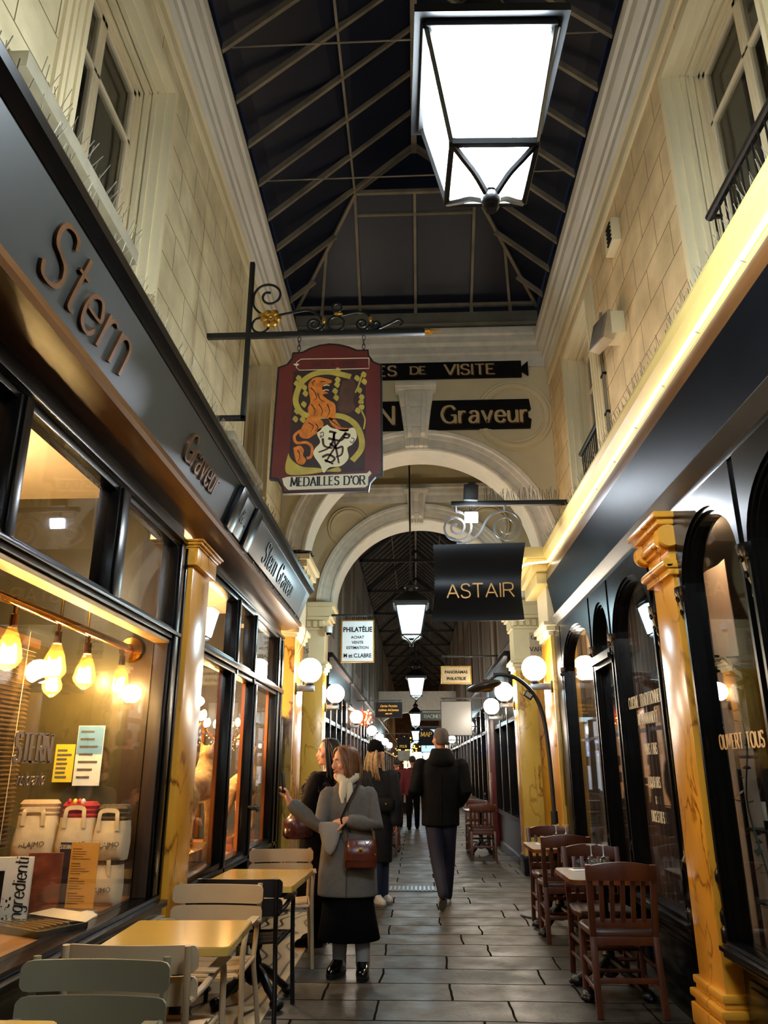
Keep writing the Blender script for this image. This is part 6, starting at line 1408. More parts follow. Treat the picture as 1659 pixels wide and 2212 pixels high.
for x, y, an in ((-.595, 6.41, -.35), (-.415, 6.35, .05)):
    MB().limb([(x, y, .07), (x, y, .13), tuple(Vector((x, y, .10)).lerp(Vector((x*.85-.08, 6.38, .46)), .75))], [.052, .052, .066], 16).build('sock', M_sock, W, world=True)
    Mx = Matrix.Translation((x, y, 0)) @ R3(an); q = MB()
    q.merge(MB().loft([(0, -.05, .028, .047, .125), (0, -.05, .045, .049, .127), (0, -.048, .065, .046, .118), (0, -.02, .085, .043, .085), (0, .012, .108, .044, .058), (0, .02, .125, .043, .05)], 24, 2.4), Mx); q.build('shoe', M_pat, W, world=True, ang=70)
    MB().merge(MB().loft([(0, -.05, .0, .046, .125), (0, -.05, .030, .051, .131)], 24, 2.4), Mx).build('sole', paint('black_rubber_sole', '#121110', .6), W, world=True)
b = MB().tube(catmull([(-.60, 6.29, 1.375), (-.545, 6.255, 1.345), (-.49, 6.30, 1.375), (-.48, 6.38, 1.39), (-.55, 6.43, 1.395), (-.62, 6.37, 1.39), (-.60, 6.29, 1.375)], 6), .036, 12); b.limb([(-.565, 6.25, 1.34), (-.572, 6.222, 1.27), (-.57, 6.215, 1.20)], [.034, .03, .018], 12); b.limb([(-.525, 6.25, 1.33), (-.515, 6.222, 1.26), (-.53, 6.215, 1.21)], [.03, .026, .015], 12)
folds(b, .006, 22., 1.).build('scarf', paint('cream_scarf', '#cfc2a6', .9, vary=.1, bump=.4, bscale=80), W, world=True, ang=180)
t = thing('phone', 'dark phone held upright in the raised hand of the woman in grey', 'phone', (-1.012, 6.10, 1.27)); MB().obox((-1.012, 6.105, 1.345), (.009, .072, .15), (0, -.10, -.15)).build('body', M_ink, t, world=True, bevel=.004); MB().obox((-1.018, 6.105, 1.345), (.002, .066, .14), (0, -.10, -.15)).build('screen', paint('phone_screen', '#1b1c20', .08), t, world=True)
t = thing('knitted_hat', 'light grey knitted hat dangling from the lowered hand of the woman in grey', 'hat', (-.655, 6.16, .83))
folds(MB().loft([(-.655, 6.16, .832, .008, .008), (-.655, 6.16, .86, .035, .025), (-.655, 6.16, .92, .062, .036), (-.655, 6.162, .98, .078, .040), (-.655, 6.165, 1.03, .080, .040), (-.655, 6.165, 1.045, .076, .036)], 24), .004, 18., 3.).build('crown', paint('grey_knit', '#97928a', .9, vary=.1, bump=.6, bscale=160), t, world=True, ang=180); MB().loft([(-.655, 6.163, .985, .085, .046), (-.655, 6.165, .995, .089, .048), (-.655, 6.166, 1.05, .087, .046), (-.655, 6.167, 1.062, .080, .04)], 24).build('brim', MATS['grey_knit'], t, world=True, ang=60)
t = thing('handbag', 'quilted reddish brown leather handbag hanging at the grey coat', 'bag', (-.425, 6.17, .745), .06)
M_bag = paint('brown_glossy_leather', '#5e2412', .22, vary=.2, scale=12, coat=.4)
MB().loft([(0, 0, 0, .112, .028), (0, 0, .012, .118, .036), (0, 0, .09, .116, .04), (0, 0, .16, .11, .034), (0, 0, .19, .104, .022)], 32, 4.).build('bag_body', M_bag, t, ang=60)
b = MB().loft([(0, -.006, .055, .120, .042), (0, -.006, .07, .122, .044), (0, -.004, .16, .116, .040), (0, 0, .198, .106, .024)], 32, 4.); b.build('flap', M_bag, t, ang=60)
for a, c in (((-.11, .075), (-.02, .185)), ((-.04, .07), (.07, .185)), ((.03, .07), (.11, .14)), ((-.02, .07), (-.11, .16)), ((.06, .07), (-.04, .185)), ((.112, .09), (.03, .18))): MB().tube([(a[0], -.0455, a[1]), (c[0], -.040, c[1])], .0028, 5).build('quilting', M_bag, t)
mb = MB().box(-.018, .018, -.054, -.046, .10, .145); mb.build('clasp', M_gold, t, bevel=.003); MB().box(-.009, .009, -.056, -.053, .11, .132).build('clasp_window', M_bag, t)
MB().tube([(-.10, 0, .185), (-.13, -.02, .26)], .005, 6).tube([(.10, 0, .185), (.085, -.01, .27)], .005, 6).build('chain', M_gold, t); MB().ribbon([(-.13, -.02, .26), (-.15, -.035, .34), (-.10, -.05, .45), (-.04, -.02, .56), (-.01, .06, .625)], .014, .005, (0, -1, 0)).build('strap', M_ink, t)
# ------------------------------------------------------------------ man walking away
P_ = thing('person', 'man in a black hooded parka walking away down the passage', 'person', (.27, 9.2, 0))
hb, hM = head_mb((.283, 9.19, 1.765), PI+.55, 1.02, -.03)
b = MB().merge(hb, hM)
b.loft([(.27, 9.2, .92, .14, .10), (.27, 9.2, 1.05, .15, .10), (.275, 9.2, 1.35, .19, .11), (.28, 9.2, 1.52, .18, .09), (.28, 9.2, 1.58, .07, .06)], 24)
lh, lk, la = (.185, 9.2, .88), (.215, 9.14, .48), (.262, 8.93, .175); rh, rk, ra = (.345, 9.2, .88), (.345, 9.32, .48), (.325, 9.46, .09)
for h_, k, a in ((lh, lk, la), (rh, rk, ra)): b.limb([h_, tuple((Vector(h_)+Vector(k))/2), k, tuple((Vector(k)*.55+Vector(a)*.45)), a], [.09, .078, .056, .055, .04], 14)
b.limb([la, (.262, 8.985, .13), (.26, 9.04, .07)], [.036, .026, .02], 12); b.limb([ra, (.325, 9.52, .05)], [.036, .02], 12)
aL = ((.05, 9.2, 1.47), (-.02, 9.15, 1.20), (-.045, 9.33, 1.16)); aR = ((.505, 9.2, 1.47), (.555, 9.15, 1.20), (.47, 9.33, 1.05))
for q in (aL, aR): P, r_ = arm_pts(*q, .055, .045, .032); b.limb(P, r_, 12)
b.merge(hand_mb(aL[2], (-.2, .9, .15), (.9, .2, -.3), 1., .7, 1)); b.merge(hand_mb(aR[2], (-.5, .8, -.25), (-.8, -.5, 0), 1., .7, -1))
b.build('body', M_skin2, P_, world=True, ang=180, remesh=.009, smooth_it=2); face_parts(P_, hM, False)
M_gh = paint('grey_brown_hair', '#4a4038', .7, vary=.3, scale=40)
MB().merge(MB().loft([(0, .004, .122, .02, .025), (0, .008, .113, .052, .06), (0, .012, .09, .071, .084), (0, .016, .05, .081, .094), (0, .022, .01, .082, .092), (0, .035, -.03, .076, .078), (0, .045, -.065, .066, .062)], 24), hM).build('hair', M_gh, P_, world=True, ang=180)
M_parka = paint('black_parka', '#0b0b0d', .8, vary=.25, scale=14, spec=.12, bump=.15, bscale=40)
b = MB().loft([(.265, 9.2, .835, .205, .155), (.265, 9.2, .845, .21, .16), (.265, 9.2, 1.0, .208, .155), (.27, 9.2, 1.2, .22, .155), (.275, 9.2, 1.38, .232, .15), (.28, 9.2, 1.48, .225, .13), (.28, 9.2, 1.545, .16, .105), (.28, 9.2, 1.59, .10, .09)], 40, 2.3)
for q in (aL, aR): P, r_ = arm_pts(q[0], q[1], tuple(Vector(q[1])*.15+Vector(q[2])*.85), .088, .078, .062); b.limb(P, r_, 16)
folds(b, .016, 6., 9.); pk = b.build('parka', M_parka, P_, world=True, ang=180, remesh=.010, smooth_it=3)
b = MB().loft([(.285, 9.13, 1.44, .10, .05), (.285, 9.12, 1.48, .15, .085), (.285, 9.13, 1.54, .155, .10), (.285, 9.16, 1.60, .135, .11), (.285, 9.18, 1.645, .115, .11), (.285, 9.19, 1.66, .10, .10)], 28); folds(b, .014, 9., 4.).build('hood', M_parka, pk, world=True, ang=180)
MB().ribbon([(.27, 9.043, 1.36), (.268, 9.040, 1.1), (.266, 9.037, .85)], .006, .006, (0, -1, 0)).build('back_seam', M_ink, pk, world=True)
M_navy = paint('navy_trousers', '#14162a', .8, vary=.15)
b = MB()
for h_, k, a in ((lh, lk, la), (rh, rk, ra)): P = [h_, tuple((Vector(h_)+Vector(k))/2), k, tuple((Vector(k)*.55+Vector(a)*.45)), a]; b.limb(P, [.105, .092, .072, .066, .056], 18)
folds(b, .008, 12., 6.).build('trousers', M_navy, P_, world=True, ang=180)
M_tr = paint('white_trainer', '#c9c3b8', .6, vary=.08); M_sl = paint('pale_trainer_sole', '#8d887e', .7, vary=.2)
def shoe(par, heel, toe, m, msole, w_=.047, h=.085):
    H = Vector(heel); T = Vector(toe); d = (T-H).normalized(); r = d.cross(Vector((0, 0, 1))).normalized(); u = r.cross(d); L_ = (T-H).length
    Mx = Matrix(((r.x, d.x, u.x, H.x), (r.y, d.y, u.y, H.y), (r.z, d.z, u.z, H.z), (0, 0, 0, 1)))
    MB().merge(MB().loft([(0, L_*.5, .022, w_*.95, L_*.53), (0, L_*.5, .04, w_, L_*.535), (0, L_*.47, .06, w_*.92, L_*.48), (0, L_*.34, h, w_*.85, L_*.32), (0, L_*.22, h+.03, w_*.85, L_*.20)], 22, 2.4), Mx).build('shoe', m, par, world=True, ang=70)
    MB().merge(MB().loft([(0, L_*.5, -.004, w_*.92, L_*.52), (0, L_*.5, .024, w_*1.02, L_*.545)], 22, 2.4), Mx).build('sole', msole, par, world=True)
shoe(P_, (.268, 8.885, .155), (.252, 9.07, .004), M_tr, M_sl); shoe(P_, (.325, 9.42, .006), (.325, 9.66, .006), M_tr, M_sl)
# ------------------------------------------------------------------ woman in the black beanie
P_ = thing('person', 'fair haired woman in a black beanie and dark grey coat, behind the woman in grey', 'person', (-.48, 9.5, 0))
hb, hM = head_mb((-.47, 9.5, 1.62), PI-.75, 1.0)
b = MB().merge(hb, hM); b.loft([(-.48, 9.5, .75, .14, .10), (-.48, 9.5, 1.1, .15, .10), (-.48, 9.5, 1.36, .17, .09), (-.475, 9.5, 1.45, .07, .06)], 24)
for x, y in ((-.47, 9.42), (-.40, 9.58)): b.limb([(x, 9.5, .80), (x, y, .45), (x, y, .09)], [.09, .06, .042], 14)
aR = ((-.30, 9.48, 1.36), (-.24, 9.45, 1.08), (-.24, 9.40, .86)); aL = ((-.66, 9.48, 1.36), (-.66, 9.44, 1.08), (-.60, 9.35, .95))
for q in (aL, aR): P, r_ = arm_pts(*q, .05, .04, .028); b.limb(P, r_, 12); b.merge(hand_mb(q[2], (0, -.1, -1), (-1, 0, 0), .9, .6, 1))
b.build('body', M_skin2, P_, world=True, ang=180, remesh=.010, smooth_it=2); face_parts(P_, hM, False)
M_dc = paint('charcoal_coat', '#222326', .9, vary=.15, scale=30, spec=.15)
b = MB().loft([(-.485, 9.5, .43, .185, .15), (-.485, 9.5, .44, .19, .155), (-.48, 9.5, .8, .195, .15), (-.48, 9.5, 1.1, .195, .14), (-.48, 9.5, 1.33, .20, .125), (-.475, 9.5, 1.40, .15, .10), (-.475, 9.5, 1.45, .08, .08)], 36, 2.3)
for q in (aL, aR): P, r_ = arm_pts(*q, .08, .07, .06); b.limb(P, r_, 14)
folds(b, .012, 7., 12.).build('coat', M_dc, P_, world=True, ang=180, remesh=.010, smooth_it=3)
MB().merge(MB().loft([(0, .01, .012, .088, .102), (0, .01, .03, .091, .105), (0, .012, .07, .088, .10), (0, .02, .115, .070, .08), (0, .03, .145, .045, .05), (0, .035, .155, .015, .02)], 24), hM).build('beanie', M_blk, P_, world=True, ang=180)
M_bl = paint('fair_hair', '#a98a5c', .5, vary=.3, scale=30)
gd = [([(-.07+.014*k, .07, .02), (-.085+.017*k, .10, -.08), (-.10+.02*k, .10, -.20), (-.11+.022*k, .07, -.31)], .013) for k in range(11)]+[([(s_*.082, .0, .01), (s_*.092, .0, -.09), (s_*.105, -.01, -.19), (s_*.10, -.03, -.29)], .012) for s_ in (-1, 1)]
strands(hM, gd, 9, 6, .009).build('hair', M_bl, P_, world=True, ang=180)
b = MB()
for x, y in ((-.47, 9.42), (-.40, 9.58)): b.limb([(x, 9.5, .72), (x, y, .42), (x, y, .08)], [.095, .072, .06], 14)
b.build('jeans', paint('blue_jeans', '#1c2a44', .8, vary=.2), P_, world=True, ang=180)
shoe(P_, (-.50, 9.46, .0), (-.37, 9.27, .0), M_tr, M_sl); shoe(P_, (-.45, 9.64, .0), (-.30, 9.50, .0), M_tr, M_sl)
t = thing('handbag', 'small black shoulder bag at the side of the woman in the beanie', 'bag', (-.36, 9.27, .98)); MB().loft([(-.36, 9.27, .98, .10, .03), (-.36, 9.27, 1.0, .11, .04), (-.36, 9.27, 1.10, .11, .04), (-.36, 9.27, 1.12, .10, .03)], 20, 4).build('bag_body', M_ink, t, world=True, ang=60); MB().ribbon([(-.45, 9.28, 1.12), (-.52, 9.33, 1.28), (-.58, 9.45, 1.41)], .012, .005, (0, -1, 0)).build('strap', M_ink, t, world=True); MB().ball((-.35, 9.228, 1.06), .012, 8, 6).build('clasp', M_gold, t, world=True)
# ------------------------------------------------------------------ dark haired woman half hidden at the shop window
P_ = thing('person', 'woman with long dark hair in a black fur trimmed coat, facing the left shop', 'person', (-.84, 6.95, 0))
hb, hM = head_mb((-.765, 6.98, 1.59), -1.45, 1.0)
b = MB().merge(hb, hM); b.loft([(-.84, 6.98, .6, .13, .10), (-.84, 6.98, 1.0, .14, .10), (-.82, 6.98, 1.33, .15, .09), (-.78, 6.98, 1.42, .07, .06)], 24)
for x, y in ((-.83, 6.90), (-.80, 7.06)): b.limb([(x, 6.98, .7), (x, y, .4), (x, y, .08)], [.085, .06, .042], 14)
aR = ((-.86, 6.86, 1.33), (-.93, 6.80, 1.10), (-1.0, 6.86, 1.02)); aL = ((-.80, 7.12, 1.33), (-.84, 7.15, 1.08), (-.98, 7.12, 1.02))
for q in (aL, aR): P, r_ = arm_pts(*q, .05, .04, .028); b.limb(P, r_, 12); b.merge(hand_mb(q[2], (-1, 0, -.3), (0, 0, -1), .9, .8, 1))
b.build('body', M_skin2, P_, world=True, ang=180, remesh=.010, smooth_it=2); face_parts(P_, hM, False)
M_fc = paint('black_brown_coat', '#100b0a', .9, vary=.35, scale=20, spec=.1)
b = MB().loft([(-.85, 6.98, .30, .17, .19), (-.85, 6.98, .31, .175, .195), (-.85, 6.98, .7, .165, .18), (-.85, 6.98, 1.05, .16, .17), (-.83, 6.98, 1.28, .16, .19), (-.80, 6.98, 1.36, .13, .14), (-.78, 6.98, 1.42, .09, .10)], 36)
for q in (aL, aR): P, r_ = arm_pts(*q, .085, .075, .06); b.limb(P, r_, 14)
folds(b, .014, 8., 15.).build('coat', M_fc, P_, world=True, ang=180, remesh=.010, smooth_it=3)
random.seed(41); b = MB()
for k in range(420):
    a = random.uniform(0, 2*PI); z = random.uniform(1.12, 1.42); rr_ = .16-.10*max(0, (z-1.30)/.12); p = Vector((-.83+rr_*math.cos(a)*1.0, 6.98+rr_*1.15*math.sin(a), z)); b.tube([p, p+Vector((math.cos(a)*.03, math.sin(a)*.03, random.uniform(-.05, .01)))], [.007, .001], 4)
b.build('fur_collar', paint('brown_fur', '#33211a', .9, vary=.4, scale=40), P_, world=True, ang=180)['kind'] = 'stuff'
M_dh = paint('dark_brown_hair', '#1d0f0a', .45, vary=.4, scale=20)
MB().merge(MB().loft([(0, .01, .125, .03, .03), (0, .014, .108, .066, .074), (0, .02, .06, .088, .094), (0, .03, .0, .095, .092), (0, .045, -.08, .098, .078), (0, .055, -.18, .10, .062), (0, .06, -.28, .09, .05)], 24), hM).build('hair', M_dh, P_, world=True, ang=180)
strands(hM, [([(s_*.03, -.02, .118), (s_*.085, -.02+.02*q, .05), (s_*.102, -.01+.025*q, -.08), (s_*.105, .0+.03*q, -.20), (s_*.09, .01+.03*q, -.33)], .012) for s_ in (-1, 1) for q in range(4)], 8, 8, .010).build('hair_locks', M_dh, P_, world=True, ang=180)
b = MB()
for x, y in ((-.83, 6.90), (-.80, 7.06)): b.limb([(x, 6.98, .6), (x, y, .4), (x, y, .09)], [.09, .066, .05], 12)
b.build('stockings', M_blk, P_, world=True, ang=180)
shoe(P_, (-.78, 6.90, 0), (-1.0, 6.84, 0), M_blk, M_ink); shoe(P_, (-.76, 7.06, 0), (-.98, 7.06, 0), M_blk, M_ink)
t = thing('handbag', 'burgundy leather bag on the arm of the dark haired woman', 'bag', (-1.0, 6.78, .86)); b = MB().loft([(-1.0, 6.78, .86, .10, .06), (-1.0, 6.78, .89, .14, .075), (-1.0, 6.78, 1.0, .13, .07), (-.99, 6.79, 1.08, .07, .03)], 20, 2.6); folds(b, .012, 14., 2.).build('bag_body', paint('burgundy_leather', '#35100f', .25, vary=.3, scale=12, coat=.3), t, world=True, ang=180); MB().tube(catmull([(-1.06, 6.78, 1.05), (-1.0, 6.80, 1.14), (-.93, 6.80, 1.05)], 6), .009, 6).build('handle', M_ink, t, world=True)
P_.location = Vector(P_.location)+Vector((-.05, .42, 0)); t.location = Vector(t.location)+Vector((-.05, .42, 0))
# ------------------------------------------------------------------ far walkers
def walker(x, y, h, label, col, hat=None, pack=False):
    t = thing('person', label, 'person', (x, y, 0)); k = h/1.75
    b = MB().ball((x, y, 1.64*k), .1*k, 14, 10, (.85, .95, 1.15)); b.limb([(x, y, 1.55*k), (x, y, 1.42*k)], .05*k, 10)
    b.loft([(x, y, .82*k, .16*k, .11*k), (x, y, 1.1*k, .17*k, .11*k), (x, y, 1.4*k, .17*k, .1*k), (x, y, 1.47*k, .07*k, .06*k)], 18)
    for s_ in (-1, 1): b.limb([(x+s_*.09*k, y, .88*k), (x+s_*.1*k, y+s_*.1, .46*k), (x+s_*.1*k, y+s_*.16, .06)], [.09*k, .065*k, .045*k], 10); b.limb([(x+s_*.2*k, y, 1.4*k), (x+s_*.27*k, y, 1.12*k), (x+s_*.24*k, y+.06, .86*k)], [.055*k, .045*k, .035*k], 10)
    b.build('body', M_skin2, t, world=True, ang=180, remesh=.016, smooth_it=2)
    b = MB().loft([(x, y, .80*k, .20*k, .14*k), (x, y, 1.1*k, .21*k, .14*k), (x, y, 1.38*k, .215*k, .13*k), (x, y, 1.48*k, .11*k, .09*k)], 20, 2.4)
    for s_ in (-1, 1): b.limb([(x+s_*.2*k, y, 1.4*k), (x+s_*.275*k, y, 1.12*k), (x+s_*.25*k, y+.05, .9*k)], [.075*k, .065*k, .055*k], 12)
    b.build('jacket', paint('jacket_'+col[1:], col, .8, vary=.2), t, world=True, ang=180, remesh=.018, smooth_it=2)
    b = MB()
    for s_ in (-1, 1): b.limb([(x+s_*.09*k, y, .88*k), (x+s_*.1*k, y+s_*.1, .46*k), (x+s_*.1*k, y+s_*.16, .07)], [.10*k, .075*k, .06*k], 12); b.limb([(x+s_*.1*k, y+s_*.16-.03, .04), (x+s_*.1*k, y+s_*.16+.12, .035)], .045, 10)
    b.build('trousers', M_blk, t, world=True, ang=180)
    MB().ball((x, y-.01, 1.67*k), .105*k, 14, 10, (.88, .95, 1.0)).build('hair', paint('hair_'+(hat or '#2a2420')[1:], hat or '#2a2420', .7), t, world=True)
    if pack: MB().loft([(x, y-.19, .98*k, .12, .06), (x, y-.19, 1.02*k, .14, .08), (x, y-.19, 1.35*k, .13, .075), (x, y-.18, 1.42*k, .08, .05)], 18, 3).build('backpack', M_ink, t, world=True, ang=60)
walker(-.52, 21.0, 1.66, 'distant walker in a red jacket with a black backpack, on the left', '#6d1118', None, True); walker(-.10, 20.4, 1.72, 'distant walker in a wine red jacket, right of the one with the backpack', '#57101c', '#15110f')
# ================================================================== shop fronts beyond the second arch
M_winred = paint('oxblood_shop_paint', '#5c1416', .3, vary=.15); M_dkwood = paint('dark_stained_wood', '#2a1c14', .35, vary=.3)
m_warm = glow('lit_shop_window', '#ffb469', 1.1); m_cool = glow('cool_lit_shop_window', '#dce6f2', 1.3); m_dim = glow('dim_shop_window', '#c89660', .18)
def shopfront(label, side, y0, y1, m, lit, npost=3, xf=None):
    x = (1.62 if side > 0 else -1.52) if xf is None else xf; s_ = side
    t = thing('shop', label, 'shop front', (x, (y0+y1)/2, 0))
    def B(mb, p0, p1, a, b_, z0, z1): X = sorted((x-s_*p0, x-s_*p1)); mb.box(X[0], X[1], a, b_, z0, z1)
    mb = MB(); B(mb, 0, -.2, y0, y1, 0, .7); B(mb, .04, 0, y0, y1, .62, .70); B(mb, .03, 0, y0, y1, 0, .12); mb.build('stall_riser', m, t, world=True, ang=0)
    mb = MB(); B(mb, .10, -.2, y0, y1, 2.75, 3.2); B(mb, .15, 0, y0, y1, 3.2, 3.28); B(mb, .13, 0, y0, y1, 2.70, 2.76); mb.build('fascia', m, t, world=True, ang=0)
    st = (y1-y0)/npost; mb = MB()
    for k in range(npost+1): y = y0+k*st; B(mb, .03, -.12, max(y0, y-.06), min(y1, y+.06), .7, 2.72)
    B(mb, .02, -.08, y0, y1, 2.18, 2.25); mb.build('posts', m, t, world=True, ang=0)
    mb = MB(); B(mb, -.06, -.068, y0+.02, y1-.02, .7, 2.72); mb.build('pane', M_glass, t, world=True)
    mb = MB(); B(mb, -.30, -.32, y0+.05, y1-.05, .7, 2.72); mb.build('shop_interior', lit, t, world=True)
    mb = MB(); random.seed(int(y0*10)+side)
    for k in range(int((y1-y0)*5)):
        y = random.uniform(y0+.1, y1-.1); z = random.choice((.72, 1.1, 1.5, 1.9)); B(mb, -.12, -.22, y, y+random.uniform(.08, .25), z, z+random.uniform(.1, .35))
    mb.build('shop_goods', paint('dark_goods', '#3a2a20', .5, vary=.5), t, world=True, ang=0)['kind'] = 'stuff'
    return t
od = ('first', 'second', 'third', 'fourth', 'fifth', 'sixth')
yl = [12.7, 17.0, 21.5, 26.5, 33., 42., 61.5]
for k in range(6): shopfront('shop front on the left beyond the second pier, %s in the row' % od[k], -1, yl[k], yl[k+1]-.15, (M_black, M_dkwood, M_black, M_dkwood, M_black, M_dkwood)[k], (m_dim, m_warm, m_cool, m_warm, m_cool, m_warm)[k], 4)
yr = [12.7, 16.3, 18.1, 23.5, 30., 40., 61.5]
for k in range(6): shopfront(('black shop front on the right just beyond the carved plaque pier', 'red painted shop front on the right behind the curved lamp', 'black shop front on the right beyond the red one', 'fourth shop front of the row on the right, dark and narrow', 'fifth shop front of the row on the right, far down', 'last shop front of the row on the right, by the far end')[k], 1, yr[k]+(.72 if k == 1 else 0), yr[k+1]-.1, (M_black, M_winred, M_black, M_dkwood, M_black, M_dkwood)[k], (m_dim, m_dim, m_dim, m_cool, m_dim, m_warm)[k], (3, 1, 4, 4, 4, 4)[k])
t = thing('red_post', 'tall glossy red painted door post on the right behind the walking man', 'post', (1.56, 16.7, 0)); MB().box(1.52, 1.70, 16.28, 16.96, 0, 3.2).build('post', M_winred, t, world=True, bevel=.015); mb = MB().box(1.51, 1.525, 16.36, 16.88, .2, 1.2); mb.box(1.51, 1.525, 16.36, 16.88, 1.35, 2.9); mb.build('raised_panel', M_winred, t, world=True, bevel=.01)
# end of the passage
MB().box(-1.8, 2.0, YF-.1, YF, 0, 9).build('wall_far_end', paint('warm_end_wall', '#6b5136', .7, vary=.4), keep=True, kind='structure')
t = thing('lit_doorway', 'bright warm doorway glowing at the far end of the passage', 'door', (XC, YF-.15, 0)); MB().box(-1.0, 1.2, YF-.2, YF-.12, .0, 2.6).build('lit_panes', glow('far_light', '#ffdcae', 3.0), t, world=True)
mb = MB()
for x in (-1.05, -.32, .45, 1.18): mb.box(x, x+.08, YF-.26, YF-.1, 0, 2.7)
mb.box(-1.05, 1.26, YF-.26, YF-.1, 2.6, 2.75); mb.build('frame', M_dkwood, t, world=True)
# arch and fascia half way down
t = thing('cross_beam', 'pale plaster beam arching over the passage far behind the lanterns', 'beam', (XC, 34, 2.9)); mb = MB()
n = 16
for i in range(n):
    a, b_ = PI*i/n, PI*(i+1)/n; p = [(XC+1.68*math.cos(u), 3.0+.75*math.sin(u)) for u in (a, b_)]; mb.add([(x_, y_, z_) for y_ in (33.8, 34.3) for x_, z_ in (p[0], p[1], (p[1][0], 4.6), (p[0][0], 4.6))], [(0,1,2,3), (7,6,5,4), (0,4,5,1), (2,6,7,3), (1,5,6,2), (3,7,4,0)])
mb.build('arch', M_white, t, world=True, ang=0)
random.seed(31)
t = thing('orange_garland', 'glowing orange twig ball with lights over the left shop fronts', 'decoration', (-1.22, 18.6, 2.45)); mb = MB(); mg = MB()
for k in range(120):
    d = Vector((random.gauss(0, 1), random.gauss(0, 1), random.gauss(0, 1))).normalized(); mb.tube([Vector((-1.22, 18.6, 2.58)), Vector((-1.22, 18.6, 2.58))+d*random.uniform(.12, .27)], .004, 3)
for k in range(26):
    d = Vector((random.gauss(0, 1), random.gauss(0, 1), random.gauss(0, 1))).normalized(); mg.ball(Vector((-1.22, 18.6, 2.58))+d*random.uniform(.08, .22), .016, 6, 4)
mb.build('twigs', paint('orange_twigs', '#c2541a', .6), t, world=True, ang=0)['kind'] = 'stuff'; mg.build('small_lights', glow('orange_spark', '#ff8a3a', 40), t, world=True)['kind'] = 'stuff'
MB().bar((-1.52, 18.6, 2.60), (-1.2, 18.6, 2.60), .02, .02).build('arm', M_blackm, t, world=True)
t = thing('flower_garland', 'yellow lit flower garland hanging far down the centre left', 'decoration', (-.30, 27.5, 1.2)); mb = MB()
for k in range(160): mb.ball((-.30+random.gauss(0, .22), 27.5+random.gauss(0, .2), 1.9+random.gauss(0, .25)), random.uniform(.012, .03), 5, 4)
mb.build('flowers', glow('lit_yellow_flower', '#ffd23a', 2.2), t, world=True)['kind'] = 'stuff'; MB().lathe([(.16, 0), (.2, .35), (.18, .35)], (-.30, 27.5, 0), 12).tube([(-.3, 27.5, .3), (-.3, 27.5, 1.95)], .02, 6).build('pot', M_dkwood, t, world=True)
# a few tables and chairs standing in the passage beyond
def far_set(x, y, lab, rz):
    t = cafe_table((x, y, 0), .55, .6, .74, paint('dull_wood_top', '#6b4a34', .3), M_dkwood, M_blackm, 'dark cafe table beyond the second arch, %s' % lab, rz)
    c = wood_chair((x-.02, y-.62, 0), 0, 'dark chair near side, cafe table %s' % lab); wood_chair((x, y+.64, 0), PI, 'dark chair far side, cafe table %s' % lab)
    q = thing('water_bottle', 'clear bottle standing on the cafe table %s' % lab, 'bottle', (x+.1, y, .741)); MB().lathe([(.034, 0), (.036, .02), (.036, .15), (.016, .21), (.014, .26)], n=14).build('glass_body', m_wg, q); MB().lathe([(.016, .255), (.016, .28), (.0, .281)], n=12).build('stopper', M_steel, q)
far_set(-.55, 15.2, 'on the left, past the beanie', 0); far_set(1.12, 14.6, 'on the right, past the walking man', .05); far_set(-.75, 18.6, 'farther left, below the garland', 0)
# ================================================================== fittings on the upper right wall
t = thing('siren', 'small white slatted alarm siren high on the right wall', 'alarm', (XR-.06, 5.73, 5.85))
MB().box(XR-.08, XR, 5.60, 5.86, 5.82, 6.06).build('housing', M_cream, t, world=True, bevel=.012); mb = MB()
for k in range(5): mb.box(XR-.09, XR-.078, 5.625, 5.75, 5.845+k*.042, 5.862+k*.042)
mb.build('slots', M_ink, t, world=True, ang=0)
t = thing('flood_box', 'square beige floodlight box on the right wall, above the spikes', 'floodlight', (XR-.14, 5.9, 4.95))
MB().obox((XR-.15, 5.93, 5.10), (.10, .26, .30), (0, .25, .25)).build('housing', paint('beige_box', '#b09a78', .5), t, world=True, bevel=.012); MB().obox((XR-.21, 5.90, 5.085), (.012, .23, .27), (0, .25, .25)).build('front_glass', paint('grey_glass_face', '#7d766c', .2), t, world=True, bevel=.003); MB().box(XR-.12, XR, 5.78, 6.0, 5.0, 5.22).build('bracket', M_cream, t, world=True, bevel=.006)
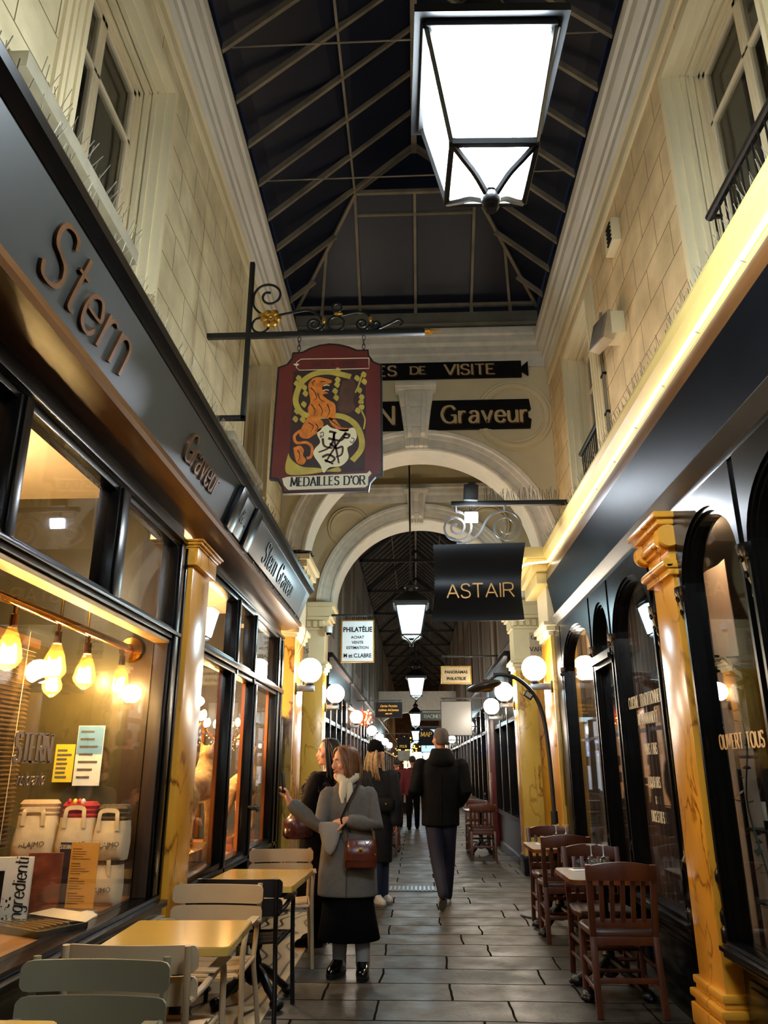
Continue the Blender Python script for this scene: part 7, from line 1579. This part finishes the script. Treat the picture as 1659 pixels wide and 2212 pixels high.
t = thing('wall_pipe', 'thin grey cable pipe running down the right wall by the small window', 'pipe', (XR-.02, 6.55, 3.95)); MB().tube([(XR-.02, 6.42, 5.62), (XR-.02, 6.52, 5.45), (XR-.02, 6.52, 3.95)], .013, 6).tube([(XR-.02, 6.57, 5.3), (XR-.02, 6.57, 3.95)], .009, 6).build('pipe', M_zinc, t, world=True); mb = MB()
for z in (5.42, 5.0, 4.6, 4.2): MB().box(XR-.035, XR, 6.50, 6.60, z, z+.02).build('clip', M_ink, t, world=True)
def rail(label, y0, y1, z, x):
    t = thing('balcony_rail', label, 'railing', (x, (y0+y1)/2, z-.4)); MB().tube([(x, y0, z), (x, y1, z)], .026, 10).build('handrail', M_blackm, t, world=True); mb = MB(); k = y0+.03
    while k < y1: mb.tube([(x, k, z), (x, k, z-.42)], .006, 5); k += .075
    mb.box(x-.012, x+.012, y0, y1, z-.42, z-.40); mb.box(x, XR, y0, y0+.02, z-.01, z+.01); mb.box(x, XR, y1-.02, y1, z-.01, z+.01); mb.build('bars', M_blackm, t, world=True)
rail('black iron rail before the nearer upper window on the right', 2.95, 3.80, 4.55, 1.79); rail('black iron rail before the farther upper window on the right', 6.80, 7.72, 4.68, 1.84)
# dome camera, hanging cables
t = thing('dome_camera', 'small white dome security camera on the left pier capital', 'camera', (-1.33, 11.86, 3.42)); MB().lathe([(.055, .0), (.06, .02), (.06, .10), (.03, .11)], (-1.34, 11.80, 3.45), 16).build('housing', M_signw, t, world=True); MB().ball((-1.34, 11.80, 3.45), .045, 12, 8).build('dome', paint('dark_dome', '#0a0a0c', .05), t, world=True)
random.seed(8)
t = thing('cable_bundle', 'tangle of black cables lying on top of the left pier capital', 'cable', (-1.45, 9.3, 3.93)); mb = MB()
for k in range(12): mb.tube(catmull([(-1.36+random.uniform(-.2, .1), 8.95+random.uniform(0, .3), 3.95+random.uniform(0, .05)) for i in range(5)], 5), .008, 5)
mb.build('cables', M_blackm, t, world=True)['kind'] = 'stuff'
t = thing('loose_cable', 'pale cable hanging down beside the left pier capital', 'cable', (-1.30, 8.98, 2.6)); MB().tube(catmull([(-1.30, 8.98, 3.4), (-1.28, 8.98, 3.15), (-1.31, 8.98, 2.9), (-1.40, 9.0, 2.7)], 6), .006, 6).build('cable', M_cream, t, world=True)
